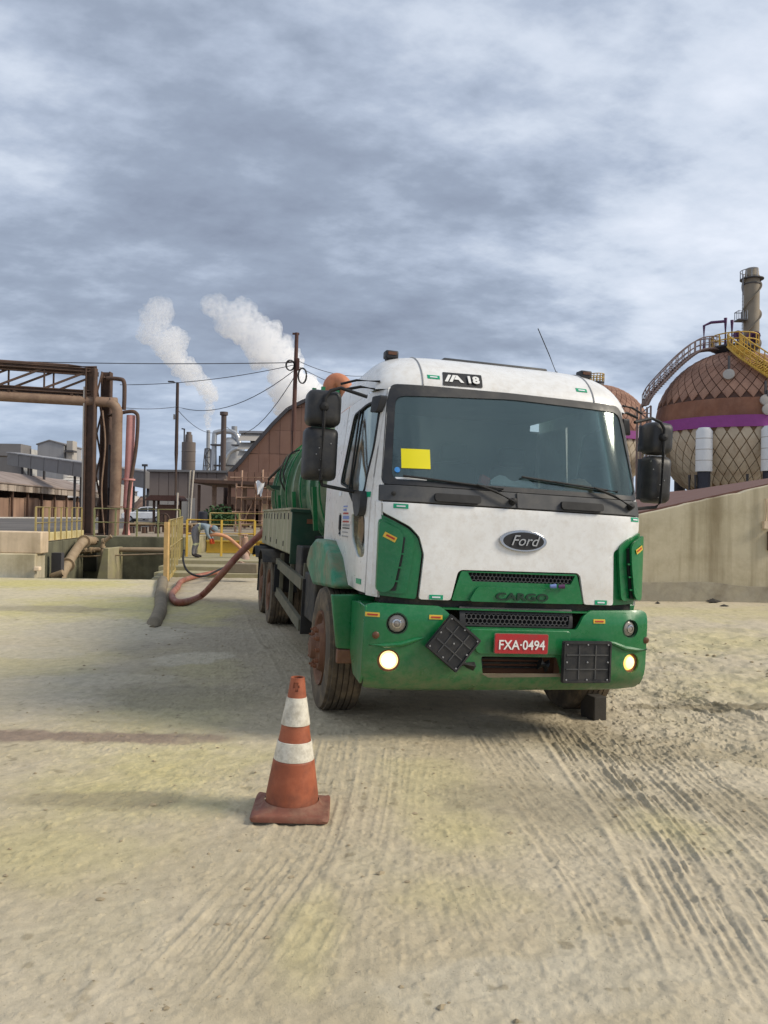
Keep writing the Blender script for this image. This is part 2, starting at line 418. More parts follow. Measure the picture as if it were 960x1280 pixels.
class MB:
    def __init__(s):
        s.v, s.f, s.mi, s.k = [], [], [], 0

    def add(s, vs, fs):
        o = len(s.v)
        s.v += [tuple(v) for v in vs]
        s.f += [tuple(i + o for i in f) for f in fs]
        s.mi += [s.k] * len(fs)
        return s

    def box(s, c, d, rot=None):
        hx, hy, hz = d[0] / 2, d[1] / 2, d[2] / 2
        vs = [Vector((x * hx, y * hy, z * hz)) for z in (-1, 1) for y in (-1, 1) for x in (-1, 1)]
        if rot is not None:
            if isinstance(rot, tuple):
                rot = Euler(rot).to_matrix()
            vs = [rot @ v for v in vs]
        c = Vector(c)
        return s.add([v + c for v in vs], [(0, 2, 3, 1), (4, 5, 7, 6), (0, 1, 5, 4), (2, 6, 7, 3), (0, 4, 6, 2), (1, 3, 7, 5)])

    def bar(s, p0, p1, w, h=None):
        p0, p1 = Vector(p0), Vector(p1)
        h = h or w
        d, a, b = frame_of(p1 - p0)
        vs = [p + a * x * w / 2 + b * y * h / 2 for p in (p0, p1) for x, y in ((-1, -1), (1, -1), (1, 1), (-1, 1))]
        return s.add(vs, [(0, 1, 2, 3), (7, 6, 5, 4)] + [(i, i + 4, (i + 1) % 4 + 4, (i + 1) % 4) for i in range(4)])

    def tube(s, path, r, n=8, caps=True):
        path = [Vector(p) for p in path]
        rs = r if isinstance(r, (list, tuple)) else [r] * len(path)
        vs, fs = [], []
        ref = None
        for i, p in enumerate(path):
            d = (path[min(i + 1, len(path) - 1)] - path[max(i - 1, 0)]).normalized()
            if ref is None:
                _, a, b = frame_of(d)
            else:
                a = (ref - d * ref.dot(d)).normalized()
                b = d.cross(a)
            ref = a
            vs += [p + (a * math.cos(t) + b * math.sin(t)) * rs[i] for t in [2 * math.pi * j / n for j in range(n)]]
        for i in range(len(path) - 1):
            for j in range(n):
                k = (j + 1) % n
                fs.append((i * n + j, i * n + k, (i + 1) * n + k, (i + 1) * n + j))
        if caps:
            fs.append(tuple(range(n - 1, -1, -1)))
            fs.append(tuple((len(path) - 1) * n + j for j in range(n)))
        return s.add(vs, fs)

    def lathe(s, prof, n=24, o=(0, 0, 0), axis=(0, 0, 1), skip=None, arc=(0, 2 * math.pi)):
        """prof: (t along axis, radius)"""
        o = Vector(o)
        d, a, b = frame_of(axis)
        vs = [o + d * t + (a * math.cos(q) + b * math.sin(q)) * r for t, r in prof for q in [2 * math.pi * j / n for j in range(n)]]
        fs = []
        for i in range(len(prof) - 1):
            for j in range(n):
                if skip and skip(i, j):
                    continue
                k = (j + 1) % n
                fs.append((i * n + j, i * n + k, (i + 1) * n + k, (i + 1) * n + j))
        return s.add(vs, fs)

    def grid(s, nu, nv, fn, cu=False):
        vs = [fn(i / (nu - (0 if cu else 1)), j / (nv - 1)) for j in range(nv) for i in range(nu)]
        fs = []
        for j in range(nv - 1):
            for i in range(nu - (0 if cu else 1)):
                k = (i + 1) % nu
                fs.append((j * nu + i, j * nu + k, (j + 1) * nu + k, (j + 1) * nu + i))
        return s.add(vs, fs)

    def prism(s, poly, fn, t0, t1):
        """poly list of (a,b); fn(a,b,t) -> 3D; straight-sided n-gon slab"""
        n = len(poly)
        vs = [fn(a, b, t0) for a, b in poly] + [fn(a, b, t1) for a, b in poly]
        fs = [tuple(range(n - 1, -1, -1)), tuple(range(n, 2 * n))] + [(i, (i + 1) % n, (i + 1) % n + n, i + n) for i in range(n)]
        return s.add(vs, fs)

    def patch(s, poly, fn, th, step=0.08, holes=()):
        """curved panel: 2D outline (with holes) carried onto fn(a,b,off), thickness th behind the skin"""
        def resample(p):
            out = []
            for i in range(len(p)):
                a, b = np.array(p[i], float), np.array(p[(i + 1) % len(p)], float)
                m = max(1, int(np.ceil(np.linalg.norm(b - a) / step)))
                out += [tuple(a + (b - a) * t / m) for t in range(m)]
            return out
        loops = [resample(poly)] + [resample(h) for h in holes]
        pts, edges = [], []
        for lp in loops:
            o = len(pts)
            pts += lp
            edges += [(o + i, o + (i + 1) % len(lp)) for i in range(len(lp))]
        bp = np.array(pts)

        def inside(p, lp):
            q = np.array(lp)
            x, y = p
            x0, y0 = q[:, 0], q[:, 1]
            x1, y1 = np.roll(x0, -1), np.roll(y0, -1)
            c = ((y0 > y) != (y1 > y))
            with np.errstate(divide='ignore', invalid='ignore'):
                xi = (x1 - x0) * (y - y0) / (y1 - y0) + x0
            return np.count_nonzero(c & (x < xi)) % 2 == 1
        ok = lambda p: inside(p, loops[0]) and not any(inside(p, h) for h in loops[1:])
        mn, mx = bp.min(0), bp.max(0)
        for a in np.arange(mn[0] + step / 2, mx[0], step):
            for b in np.arange(mn[1] + step / 2, mx[1], step):
                if np.min(np.hypot(bp[:, 0] - a, bp[:, 1] - b)) > step * 0.45 and ok((a, b)):
                    pts.append((a, b))
        ov, oe, of, *_ = delaunay_2d_cdt([Vector(p) for p in pts], edges, [], 0, 1e-6)
        tris = []
        for f in of:
            c = sum((ov[i] for i in f), Vector((0, 0))) / len(f)
            if ok(c):
                tris.append(tuple(f))
        n = len(ov)
        vs = [fn(v[0], v[1], 0.0) for v in ov] + [fn(v[0], v[1], -th) for v in ov]
        cnt = {}
        for t in tris:
            for i in range(len(t)):
                e = (t[i], t[(i + 1) % len(t)])
                cnt[e] = 1
        fs = list(tris) + [tuple(i + n for i in reversed(t)) for t in tris]
        for (a, b) in cnt:
            if (b, a) not in cnt:
                fs.append((b, a, a + n, b + n))
        return s.add(vs, fs)

    def mesh(s, name, mats, smooth=True, ang=38, weld=False):
        me = bpy.data.meshes.new(name)
        me.from_pydata(s.v, [], s.f)
        if not isinstance(mats, (list, tuple)):
            mats = [mats]
        for m in mats:
            me.materials.append(m)
        me.polygons.foreach_set('material_index', s.mi)
        bm = bmesh.new()
        bm.from_mesh(me)
        if weld:
            bmesh.ops.remove_doubles(bm, verts=bm.verts, dist=1e-5)
        loose = [v for v in bm.verts if not v.link_faces]
        if loose:
            bmesh.ops.delete(bm, geom=loose, context='VERTS')
        bmesh.ops.recalc_face_normals(bm, faces=bm.faces)
        if smooth:
            for f in bm.faces:
                f.smooth = True
            ca = R(ang)
            for e in bm.edges:
                if len(e.link_faces) != 2 or e.calc_face_angle(9) > ca:
                    e.smooth = False
        bm.to_mesh(me)
        bm.free()
        return me

    def build(s, name, mats, parent=None, smooth=True, ang=38, bevel=0.0, loc=None, rot=None, label=None, weld=False):
        o = bpy.data.objects.new(name, s.mesh(name, mats, smooth, ang, weld))
        COL.objects.link(o)
        if parent:
            o.parent = parent
        if loc is not None:
            o.location = loc
        if rot is not None:
            o.rotation_euler = rot
        if bevel:
            b = o.modifiers.new('bevel', 'BEVEL')
            b.width = bevel
            b.segments = 2
            b.limit_method = 'ANGLE'
            b.angle_limit = R(40)
        if label:
            o['label'] = label
        return o


def empty(name, label, cat, loc=(0, 0, 0), rot=(0, 0, 0), group=None):
    o = bpy.data.objects.new(name, None)
    o.empty_display_size = 0.3
    COL.objects.link(o)
    o.location = loc
    o.rotation_euler = rot
    return tag(o, label, cat, group)


def tag(o, label, cat, group=None):
    o['label'] = label
    o['category'] = cat
    if group:
        o['group'] = group
    return o


def inst(o, parent, loc=None, rot=None, name=None):
    c = o.copy()
    COL.objects.link(c)
    c.parent = parent
    if loc is not None:
        c.location = loc
    if rot is not None:
        c.rotation_euler = rot
    return c


def structure(o):
    o['kind'] = 'structure'
    return o


def stuff(o):
    o['kind'] = 'stuff'
    return o


def text_obj(name, body, size, material, parent, mtx, extrude=0.002, shear=0.0, offset=0.0, xs=1.0):
    cu = bpy.data.curves.new(name, 'FONT')
    cu.body = body
    cu.size = size
    cu.extrude = extrude
    cu.shear = shear
    cu.offset = offset
    cu.align_x = 'CENTER'
    cu.align_y = 'CENTER'
    cu.resolution_u = 4
    t = bpy.data.objects.new(name, cu)
    COL.objects.link(t)
    dg = bpy.context.evaluated_depsgraph_get()
    me = bpy.data.meshes.new_from_object(t.evaluated_get(dg))
    bpy.data.objects.remove(t)
    me.name = name
    me.transform(mtx @ Matrix.Diagonal((xs, 1, 1, 1)))
    me.materials.clear()
    me.materials.append(material)
    o = bpy.data.objects.new(name, me)
    COL.objects.link(o)
    o.parent = parent
    return o


def rpoly(pts, r, n=4):
    out = []
    m = len(pts)
    for i in range(m):
        p0, p1, p2 = (np.array(pts[(i + k) % m], float) for k in (-1, 0, 1))
        a, b = p0 - p1, p2 - p1
        la, lb = np.linalg.norm(a), np.linalg.norm(b)
        rr = min(r, la * 0.45, lb * 0.45)
        A, B = p1 + a / la * rr, p1 + b / lb * rr
        for k in range(n + 1):
            t = k / n
            out.append(tuple((1 - t) ** 2 * A + 2 * t * (1 - t) * p1 + t * t * B))
    return out


def smoothpath(pts, n=6):
    """Catmull-Rom through the points"""
    P = [Vector(p) for p in pts]
    P = [P[0] * 2 - P[1]] + P + [P[-1] * 2 - P[-2]]
    out = []
    for i in range(1, len(P) - 2):
        for k in range(n):
            t = k / n
            out.append(0.5 * ((2 * P[i]) + (P[i + 1] - P[i - 1]) * t + (2 * P[i - 1] - 5 * P[i] + 4 * P[i + 1] - P[i + 2]) * t * t
                              + (3 * P[i] - P[i - 1] - 3 * P[i + 1] + P[i + 2]) * t ** 3))
    out.append(P[-2])
    return out


# numpy value noise
def vnoise(x, y, seed=0):
    xi, yi = np.floor(x).astype(np.int64), np.floor(y).astype(np.int64)
    xf, yf = x - xi, y - yi
    u, v = xf * xf * (3 - 2 * xf), yf * yf * (3 - 2 * yf)

    def h(a, b):
        n = (a * 374761393 + b * 668265263 + seed * 974711) & 0x7fffffff
        n = ((n ^ (n >> 13)) * 1274126177) & 0x7fffffff
        return ((n ^ (n >> 16)) & 0xffff) / 65535.0
    return (h(xi, yi) * (1 - u) + h(xi + 1, yi) * u) * (1 - v) + (h(xi, yi + 1) * (1 - u) + h(xi + 1, yi + 1) * u) * v


def fbm(x, y, oct_=4, seed=0, gain=0.5):
    r, a, t = 0, 1.0, 0
    for i in range(oct_):
        r = r + a * vnoise(x * 2 ** i, y * 2 ** i, seed + i * 17)
        t += a
        a *= gain
    return r / t


# ------------------------------------------------------------------ yard ground
T_A = R(13.8)
T_LEAN = R(2.3)
TRM = Matrix.Rotation(T_A, 3, 'Z') @ Matrix.Rotation(T_LEAN, 3, 'Y')
T0 = Vector((0.955, 5.72, -0.04)) + TRM @ Vector((0.04, 0, 0))
SL_A, SL_B = np.array([-3.06, 10.2]), np.array([-5.32, 18.4])      # edge of the raised slab


def sstep(a, b, x):
    t = np.clip((x - a) / (b - a), 0, 1)
    return t * t * (3 - 2 * t)


TRACKS = [  # photo-pixel course of the tyre tracks, width, ribs, depth
    ([(742, 900), (800, 955), (862, 1030), (925, 1120), (985, 1225)], 0.36, 6, 0.038),
    ([(690, 890), (745, 960), (805, 1040), (850, 1120), (900, 1210), (935, 1290)], 0.36, 6, 0.036),
    ([(600, 890), (650, 960), (715, 1040), (770, 1120), (815, 1190)], 0.32, 5, 0.015),
    ([(470, 905), (455, 1000), (425, 1090), (370, 1190), (300, 1290)], 0.34, 5, 0.009),
    ([(420, 900), (385, 1040), (325, 1130), (245, 1230), (180, 1300)], 0.36, 6, 0.018),
    ([(380, 1035), (300, 1120), (215, 1210), (120, 1300)], 0.26, 4, 0.010),
    ([(560, 900), (545, 990), (560, 1080), (600, 1180), (640, 1290)], 0.30, 5, 0.006),
    ([(800, 905), (870, 960), (940, 1030), (1010, 1110)], 0.34, 5, 0.035),
    ([(800, 850), (880, 868), (990, 905)], 0.30, 3, 0.060),
    ([(500, 930), (480, 1060), (470, 1180), (465, 1300)], 0.24, 5, 0.005),
    ([(860, 780), (1000, 800), (1150, 830)], 0.35, 3, 0.035),
    ([(395, 890), (365, 830), (340, 800), (322, 770), (306, 745)], 0.36, 6, 0.010),
    ([(300, 900), (290, 830), (285, 780), (283, 745)], 0.34, 6, 0.006),
    ([(40, 1010), (140, 985), (230, 965), (300, 960)], 0.3, 3, 0.012),
    ([(660, 1000), (760, 1130), (800, 1230), (815, 1300)], 0.28, 5, 0.014),
]
TRK = [([gnd(*p).xy for p in smoothpath([(a, b, 0) for a, b in pts], 4) for p in [(p.x, p.y)]], w, n, d) for pts, w, n, d in TRACKS]


def ground_height(x, y, fine=True):
    """returns z, rough-mask"""
    ca, sa = math.cos(T_A), math.sin(T_A)
    s = (x - T0.x) * ca + (y - T0.y) * sa
    t = -(x - T0.x) * sa + (y - T0.y) * ca
    tilt = -0.04 - 0.04 * np.clip(s, -1.5, 1.8)
    w = sstep(-2.6, -0.6, t) * (1 - sstep(9, 12, t)) * (1 - sstep(2.0, 6.0, s)) * sstep(-4.0, -1.6, s)
    z = tilt * w
    # slab
    d = SL_B - SL_A
    nrm = np.array([-d[1], d[0]]) / np.linalg.norm(d)
    side = (x - SL_A[0]) * nrm[0] + (y - SL_A[1]) * nrm[1] + 0.03 * (fbm(x * 1.3, y * 1.3, 3, 5) - 0.5)
    z = z + 0.09 * sstep(-0.03, 0.03, side) * sstep(10.6, 12.2, y)
    slab = sstep(0, 0.2, side) * sstep(9, 11, y)
    # broad undulation and lumps, rougher on the right
    rough = sstep(0.9, 2.6, x - 0.12 * (y - 6)) * sstep(4.6, 6.0, y) * (1 - sstep(11, 15, y))
    calm = sstep(3.3, 2.6, y) * 0 + (1 - 0.75 * slab)
    z = z + 0.030 * (fbm(x * 0.7, y * 0.7, 3, 1) - 0.5) * calm
    if fine:
        z = z + (0.012 * calm + 0.052 * rough) * (fbm(x * 4.5, y * 4.5, 4, 2) - 0.5)
        z = z + (0.0105 * calm + 0.012 * rough) * (fbm(x * 19, y * 19, 3, 3) - 0.5)
        z = z + 0.0065 * (vnoise(x * 47, y * 47, 33) - 0.5) * (0.3 + 0.7 * calm) * sstep(.3, .6, fbm(x * 1.1 + 5, y * 1.1, 3, 141))
        ridge = 1 - np.abs(2 * fbm(x * 2.6, y * 5.5, 4, 9) - 1)
        z = z + 0.07 * rough * (ridge - 0.8)
        # small scattered crumbs of mud
        cr = fbm(x * 34, y * 34, 2, 21)
        z = z + 0.012 * sstep(0.66, 0.84, cr) * (0.5 + rough)
        z = z + 0.010 * calm * sstep(0.45, 0.65, fbm(x * 0.9, y * 0.9, 3, 140)) * (fbm(x * 11, y * 11, 4, 23) - 0.5)
    tm = np.zeros_like(x)
    if fine:
        for pts, w_, n, dep in TRK:
            P = np.array([(p.x, p.y) for p in pts])
            mn, mx = P.min(0) - w_, P.max(0) + w_
            sel = (x > mn[0]) & (x < mx[0]) & (y > mn[1]) & (y < mx[1])
            if not sel.any():
                continue
            X, Y = x[sel], y[sel]
            best = np.full(X.shape, 9.0)
            sgn = np.zeros_like(X)
            arc = np.zeros_like(X)
            al = 0.0
            for i in range(len(P) - 1):
                a, b = P[i], P[i + 1]
                e = b - a
                l = np.linalg.norm(e)
                tt = np.clip(((X - a[0]) * e[0] + (Y - a[1]) * e[1]) / l ** 2, 0, 1)
                dx, dy = X - a[0] - e[0] * tt, Y - a[1] - e[1] * tt
                dd = np.hypot(dx, dy)
                m = dd < best
                best[m] = dd[m]
                sgn[m] = ((dx * e[1] - dy * e[0]) / l)[m]
                arc[m] = (al + tt * l)[m]
                al += l
            u = sgn / (w_ / 2)
            wob = 0.18 + 0.56 * fbm(X * 1.7 + 9, Y * 1.7, 3, 31)
            ends = sstep(0, 0.5, arc) * (1 - sstep(al - 0.7, al, arc))
            core = (1 - sstep(0.86, 1.04, np.abs(u)))
            ph = u * n * 0.62 + 0.55 * (vnoise(u * n * .6 + 7, X * 0 + dep * 999, 12) - .5) + 0.10 * (fbm(X * 2.5, Y * 2.5, 2, 13) - 0.5)
            fr = np.abs(ph - np.floor(ph) - 0.5) * 2              # 0 on a ridge, 1 midway between ridges
            rib = np.exp(-(fr / 0.34) ** 2) - 0.35 * np.exp(-((fr - 0.62) / 0.18) ** 2)
            amp = 0.35 + 1.1 * vnoise(u * n * .5 + 40, arc * 0.9, 14)
            brk = sstep(0.36, 0.50, fbm(X * 7, Y * 7, 4, 40))
            lug = sstep(0.55, 0.75, vnoise(arc * 26 + 9 * u, u * n * 1.3, 41))
            crk = fbm(X * 30, Y * 30, 3, 42) - 0.5
            dz = -dep * 0.38 * core + dep * 0.62 * core * rib * amp * (0.2 + 0.8 * brk) + core * (0.004 * lug + 0.007 * crk) * min(1, dep / .014)
            berm = dep * 0.8 * np.exp(-((np.abs(u) - 1.12) / 0.10) ** 2) * (0.4 + fbm(X * 9, Y * 9, 3, 50))
            z[sel] += (dz + berm) * wob * ends
            tm[sel] = np.maximum(tm[sel], core * ends * wob * min(1, dep / 0.02))
    return z, tm, rough, slab


def blob(x, y, px, py, rx, ry, seed, soft=0.45):
    """ragged colour patch centred under a photo pixel; radii in metres"""
    c = gnd(px, py)
    q = np.hypot((x - c.x) / rx, (y - c.y) / ry) + 0.9 * (fbm(x * 2.1, y * 2.1, 4, seed) - 0.5) + 0.35 * (fbm(x * 9, y * 9, 3, seed + 3) - 0.5)
    return 1 - sstep(1 - soft, 1, q)


def ground_mat():
    m = bpy.data.materials.new('dusty_mud')
    m.use_nodes = True
    nt = m.node_tree
    N, L = nt.nodes.new, nt.links.new
    bs = nt.nodes['Principled BSDF']
    bs.inputs['Roughness'].default_value = 0.92
    bs.inputs['Specular IOR Level'].default_value = 0.25
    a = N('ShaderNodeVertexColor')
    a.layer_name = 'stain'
    tc = N('ShaderNodeTexCoord')
    n1 = N('ShaderNodeTexNoise')
    n1.inputs['Scale'].default_value = 9
    n1.inputs['Detail'].default_value = 9
    n1.inputs['Roughness'].default_value = 0.72
    L(tc.outputs['Object'], n1.inputs['Vector'])
    r1 = N('ShaderNodeMapRange')
    for i, v in zip((1, 2, 3, 4), (0.3, 0.7, 0.80, 1.17)):
        r1.inputs[i].default_value = v
    L(n1.outputs[0], r1.inputs[0])
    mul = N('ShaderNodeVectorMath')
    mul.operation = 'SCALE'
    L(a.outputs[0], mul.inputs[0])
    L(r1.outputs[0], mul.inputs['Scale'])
    # grit: dark and light grains
    n2 = N('ShaderNodeTexNoise')
    n2.inputs['Scale'].default_value = 70
    n2.inputs['Detail'].default_value = 4
    L(tc.outputs['Object'], n2.inputs['Vector'])
    r2 = N('ShaderNodeMapRange')
    for i, v in zip((1, 2, 3, 4), (0.66, 0.74, 0.0, 0.55)):
        r2.inputs[i].default_value = v
    L(n2.outputs[0], r2.inputs[0])
    mx = N('ShaderNodeMixRGB')
    L(r2.outputs[0], mx.inputs[0])
    L(mul.outputs[0], mx.inputs[1])
    mx.inputs[2].default_value = lin((104, 94, 74)) + (1,)
    L(mx.outputs[0], bs.inputs['Base Color'])
    bp = N('ShaderNodeBump')
    bp.inputs['Strength'].default_value = 0.6
    bp.inputs['Distance'].default_value = 0.012
    n3 = N('ShaderNodeTexNoise')
    n3.inputs['Scale'].default_value = 85
    n3.inputs['Detail'].default_value = 8
    n3.inputs['Roughness'].default_value = 0.7
    L(tc.outputs['Object'], n3.inputs['Vector'])
    L(n3.outputs[0], bp.inputs['Height'])
    L(bp.outputs[0], bs.inputs['Normal'])
    return m


M['ground'] = ground_mat()


def axis(segs):
    out = []
    for a, b, st0, st1 in segs:
        p = a
        while p < b - 1e-9:
            out.append(p)
            t = (p - a) / (b - a)
            p += st0 + (st1 - st0) * t
    out.append(segs[-1][1])
    return np.array(out)


def build_ground():
    xs = axis([(-45, -12, 4, 0.5), (-12, -5.6, 0.25, 0.05), (-5.6, -2.9, 0.028, 0.022), (-2.9, -2.2, 0.02, 0.008), (-2.2, 3.0, 0.0075, 0.0075), (3.0, 9.5, 0.009, 0.12), (9.5, 45, 0.5, 4)])
    ys = axis([(-25, 2.0, 3, 0.1), (2.0, 2.4, 0.03, 0.008), (2.4, 6.2, 0.0075, 0.0085), (6.2, 12, 0.009, 0.05), (12, 18.4, 0.06, 0.12), (18.4, 28.6, 0.25, 0.5)])
    X, Y = np.meshgrid(xs, ys)
    Z, tm, rough, slab = ground_height(X, Y)
    base = np.array(lin((193, 181, 157)))
    colr = np.ones(X.shape + (3,)) * base
    lowf = fbm(X * 0.55, Y * 0.55, 4, 60)
    midf = fbm(X * 1.9, Y * 1.9, 4, 61)

    def lay(mask, c):
        nonlocal colr
        colr = colr * (1 - mask[..., None]) + np.array(lin(c)) * mask[..., None]
    lay(0.75 * sstep(0.45, 0.7, lowf), (180, 167, 139))
    lay(0.55 * sstep(0.5, 0.72, midf), (184, 173, 146))
    # grey worn lane left of the truck
    lane = sstep(-3.4, -2.4, X + 0.28 * (Y - 8)) * (1 - sstep(-1.0, 0.4, X + 0.25 * (Y - 6.5))) * sstep(5.5, 7.5, Y)
    lay(0.5 * lane * (0.5 + midf), (150, 140, 124))
    lay(0.8 * slab, (198, 187, 158))
    # yellow sulphur dust
    for px, py, rx, ry, sd, am in ((60, 735, 3.0, 1.6, 71, .9), (150, 765, 2.6, 2.2, 72, .75), (30, 830, 1.6, 1.4, 73, .5), (200, 900, .9, 1.3, 74, .5),
                                   (215, 960, .8, .9, 75, .8), (120, 1000, .9, .5, 76, .6), (60, 1060, .7, .4, 77, .6), (540, 980, .4, .7, 78, .5),
                                   (570, 1040, .35, .4, 79, .6), (850, 1030, .35, .4, 80, .6), (385, 1170, .16, .4, 81, .55), (900, 800, 2.6, 1.5, 82, .6),
                                   (870, 765, 3, 1.6, 83, .6), (950, 850, 1.4, .8, 84, .5), (560, 1120, .35, .25, 85, .45), (270, 770, .5, 1.6, 86, .55),
                                   (250, 840, .6, .9, 87, .4)):
        lay((.95 if py < 770 and px < 200 else .62) * am * blob(X, Y, px, py, rx * 1.2, ry * 1.2, sd, 0.95), (194, 184, 122))
    # pale bare patches
    for px, py, rx, ry, sd, am in ((240, 825, .55, .55, 90, .8), (135, 790, 1.3, .9, 91, .7), (15, 815, .8, .55, 92, .7), (600, 1240, .5, .22, 93, .6),
                                   (790, 1200, .35, .2, 94, .6), (700, 1230, .5, .2, 95, .5), (120, 850, 1.0, .3, 97, .4)):
        lay(am * blob(X, Y, px, py, rx, ry, sd, 0.3), (192, 182, 160))
    # long mauve-brown bands and darker mud patches
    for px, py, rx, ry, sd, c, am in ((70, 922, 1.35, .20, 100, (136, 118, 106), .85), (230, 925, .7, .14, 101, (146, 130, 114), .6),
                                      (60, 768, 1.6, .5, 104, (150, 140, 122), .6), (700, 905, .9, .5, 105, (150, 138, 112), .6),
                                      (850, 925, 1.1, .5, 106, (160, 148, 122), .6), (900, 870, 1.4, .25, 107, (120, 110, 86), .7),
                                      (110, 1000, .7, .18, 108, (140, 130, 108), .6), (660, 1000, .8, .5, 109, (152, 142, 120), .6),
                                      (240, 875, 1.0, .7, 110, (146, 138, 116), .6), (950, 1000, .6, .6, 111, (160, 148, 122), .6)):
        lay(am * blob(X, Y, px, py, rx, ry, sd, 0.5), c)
    lay(np.clip(tm, 0, 1) * 0.35, (158, 146, 122))
    spk = sstep(0.74, 0.82, fbm(X * 11, Y * 11, 3, 120)) * (0.35 + 0.65 * sstep(0.4, 0.6, midf))
    lay(0.5 * spk, (116, 106, 82))
    ny, nx = X.shape
    idx = np.arange(ny * nx).reshape(ny, nx)
    quads = np.stack([idx[:-1, :-1], idx[:-1, 1:], idx[1:, 1:], idx[1:, :-1]], -1)
    cx, cy = (X[:-1, :-1] + X[1:, 1:]) / 2, (Y[:-1, :-1] + Y[1:, 1:]) / 2
    dd = SL_B - SL_A
    edge_x = SL_A[0] + (cy - SL_A[1]) * dd[0] / dd[1]
    hole = (cy > 18.4) & (cx < edge_x + 0.0) & (cx > -60)
    quads = quads[~hole].reshape(-1, 4)
    me = bpy.data.meshes.new('yard_ground')
    me.vertices.add(ny * nx)
    me.vertices.foreach_set('co', np.stack([X, Y, Z], -1).astype(np.float32).ravel())
    me.loops.add(quads.size)
    me.loops.foreach_set('vertex_index', quads.astype(np.int32).ravel())
    me.polygons.add(len(quads))
    me.polygons.foreach_set('loop_start', np.arange(0, quads.size, 4, dtype=np.int32))
    me.polygons.foreach_set('use_smooth', np.ones(len(quads), dtype=bool))
    me.update(calc_edges=True)
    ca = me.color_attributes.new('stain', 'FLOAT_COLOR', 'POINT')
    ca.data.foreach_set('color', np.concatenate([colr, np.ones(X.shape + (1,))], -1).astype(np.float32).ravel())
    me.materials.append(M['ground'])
    o = bpy.data.objects.new('yard_ground', me)
    COL.objects.link(o)
    structure(o)


build_ground()


def gz(x, y):
    z, *_ = ground_height(np.array([[float(x)]]), np.array([[float(y)]]))
    return float(z[0, 0])


# loose crumbs of mud lying on the yard
mb = MB()
ico = [(0, 0, 1), (0.9, 0, .3), (.28, .85, .3), (-.73, .53, .3), (-.73, -.53, .3), (.28, -.85, .3), (0, 0, -.4)]
icf = [(0, 1, 2), (0, 2, 3), (0, 3, 4), (0, 4, 5), (0, 5, 1), (6, 2, 1), (6, 3, 2), (6, 4, 3), (6, 5, 4), (6, 1, 5)]
n_cl = 1700
cx = rng.uniform(-3.5, 5.5, n_cl)
cy = 2.3 + rng.random(n_cl) ** 1.4 * 9
keep = (fbm(cx * 1.3, cy * 1.3, 3, 130) > 0.44) | (cx > 1.6)
cx, cy = cx[keep], cy[keep]
cz = ground_height(cx[None, :].copy(), cy[None, :].copy())[0][0]
for x, y, z in zip(cx, cy, cz):
    s = 0.0035 + 0.016 * random.random() ** 4 + (0.010 * random.random() if x > 1.8 and y > 5.2 else 0)
    q = random.random() * 6.3
    vs = []
    for a in ico:
        j = 0.7 + 0.6 * random.random()
        vs.append((x + (a[0] * math.cos(q) - a[1] * math.sin(q)) * s * j * 1.3, y + (a[0] * math.sin(q) + a[1] * math.cos(q)) * s * j, z + a[2] * s * j * 0.7))
    mb.add(vs, icf)
M['clod'] = mat('mud_crumb', (150, 136, 110), 0.95, var=0.25, vscale=3)
o = stuff(mb.build('mud_crumbs', M['clod']))
o['label'] = 'loose crumbs of dried mud scattered over the yard'

# raised ground beyond the basin, and the road on it
PZ = 0.9
mb = MB()
pl = [(-700, 19.4), (-8.75, 19.4), (-9.75, 25.05), (-6.62, 25.05), (-6.62, 28.62), (700, 28.62), (700, 2500), (-700, 2500)]
mb.add([(x, y, PZ) for x, y in pl], [(0, 1, 2, 7), (2, 3, 4, 7), (4, 5, 6, 7)])
M['plateau'] = mat('dusty_yard_concrete', (150, 136, 116), 0.9, var=0.12, vscale=0.1, dirt=((124, 108, 92), 0.6, 0.12), dirt2=((170, 158, 134), 0.5, 0.3))
structure(mb.build('raised_ground', M['plateau'], smooth=False))
M['asphalt'] = mat('worn_asphalt', (98, 95, 92), 0.95, spec=0.1, var=0.12, vscale=0.15, dirt=((132, 126, 122), 0.6, 0.3))
mb = MB()
road = [(-40, 22), (-12.4, 30), (-19, 84), (-62, 128)]
mb.add([(-60, 21, PZ + .004), (-13.2, 27.2, PZ + .004), (-14.5, 60, PZ + .004), (-34, 150, PZ + .004), (-46, 150, PZ + .004), (-50, 95, PZ + .004), (-64, 60, PZ + .004)],
       [(0, 1, 2, 3, 4, 5, 6)])
structure(mb.build('road', M['asphalt'], smooth=False))
mb = MB()
mb.bar((-64.5, 60, PZ + .08), (-50, 95.5, PZ + .08), 0.5, 0.16)
mb.bar((-50, 95.5, PZ + .08), (-46, 150, PZ + .08), 0.5, 0.16)
structure(mb.build('road_kerb', M['white_sheet']))


# ------------------------------------------------------------------ basin, low walls, railings
def quad_wall(mb, p0, p1, z0, z1, th):
    p0, p1 = Vector(p0).to_3d(), Vector(p1).to_3d()
    d = (p1 - p0).normalized()
    n = Vector((-d.y, d.x, 0)) * th / 2
    vs = [p + s * n + Vector((0, 0, z)) for z in (z0, z1) for p, s in ((p0, -1), (p1, -1), (p1, 1), (p0, 1))]
    return mb.add(vs, [(3, 2, 1, 0), (4, 5, 6, 7)] + [(i, (i + 1) % 4, (i + 1) % 4 + 4, i + 4) for i in range(4)])


BL0, BL1, BR0, BR1 = (-8.75, 19.42), (-9.75, 25.05), (-5.34, 18.42), (-6.62, 25.05)
basin = empty('concrete_basin', 'sunken concrete basin with mossy walls behind the yellow dusted slab', 'basin', (-7.5, 22, -1.4))
inv = Vector((7.5, -22, 1.4))


def off(mb):
    mb.v = [tuple(Vector(v) + inv) for v in mb.v]
    return mb


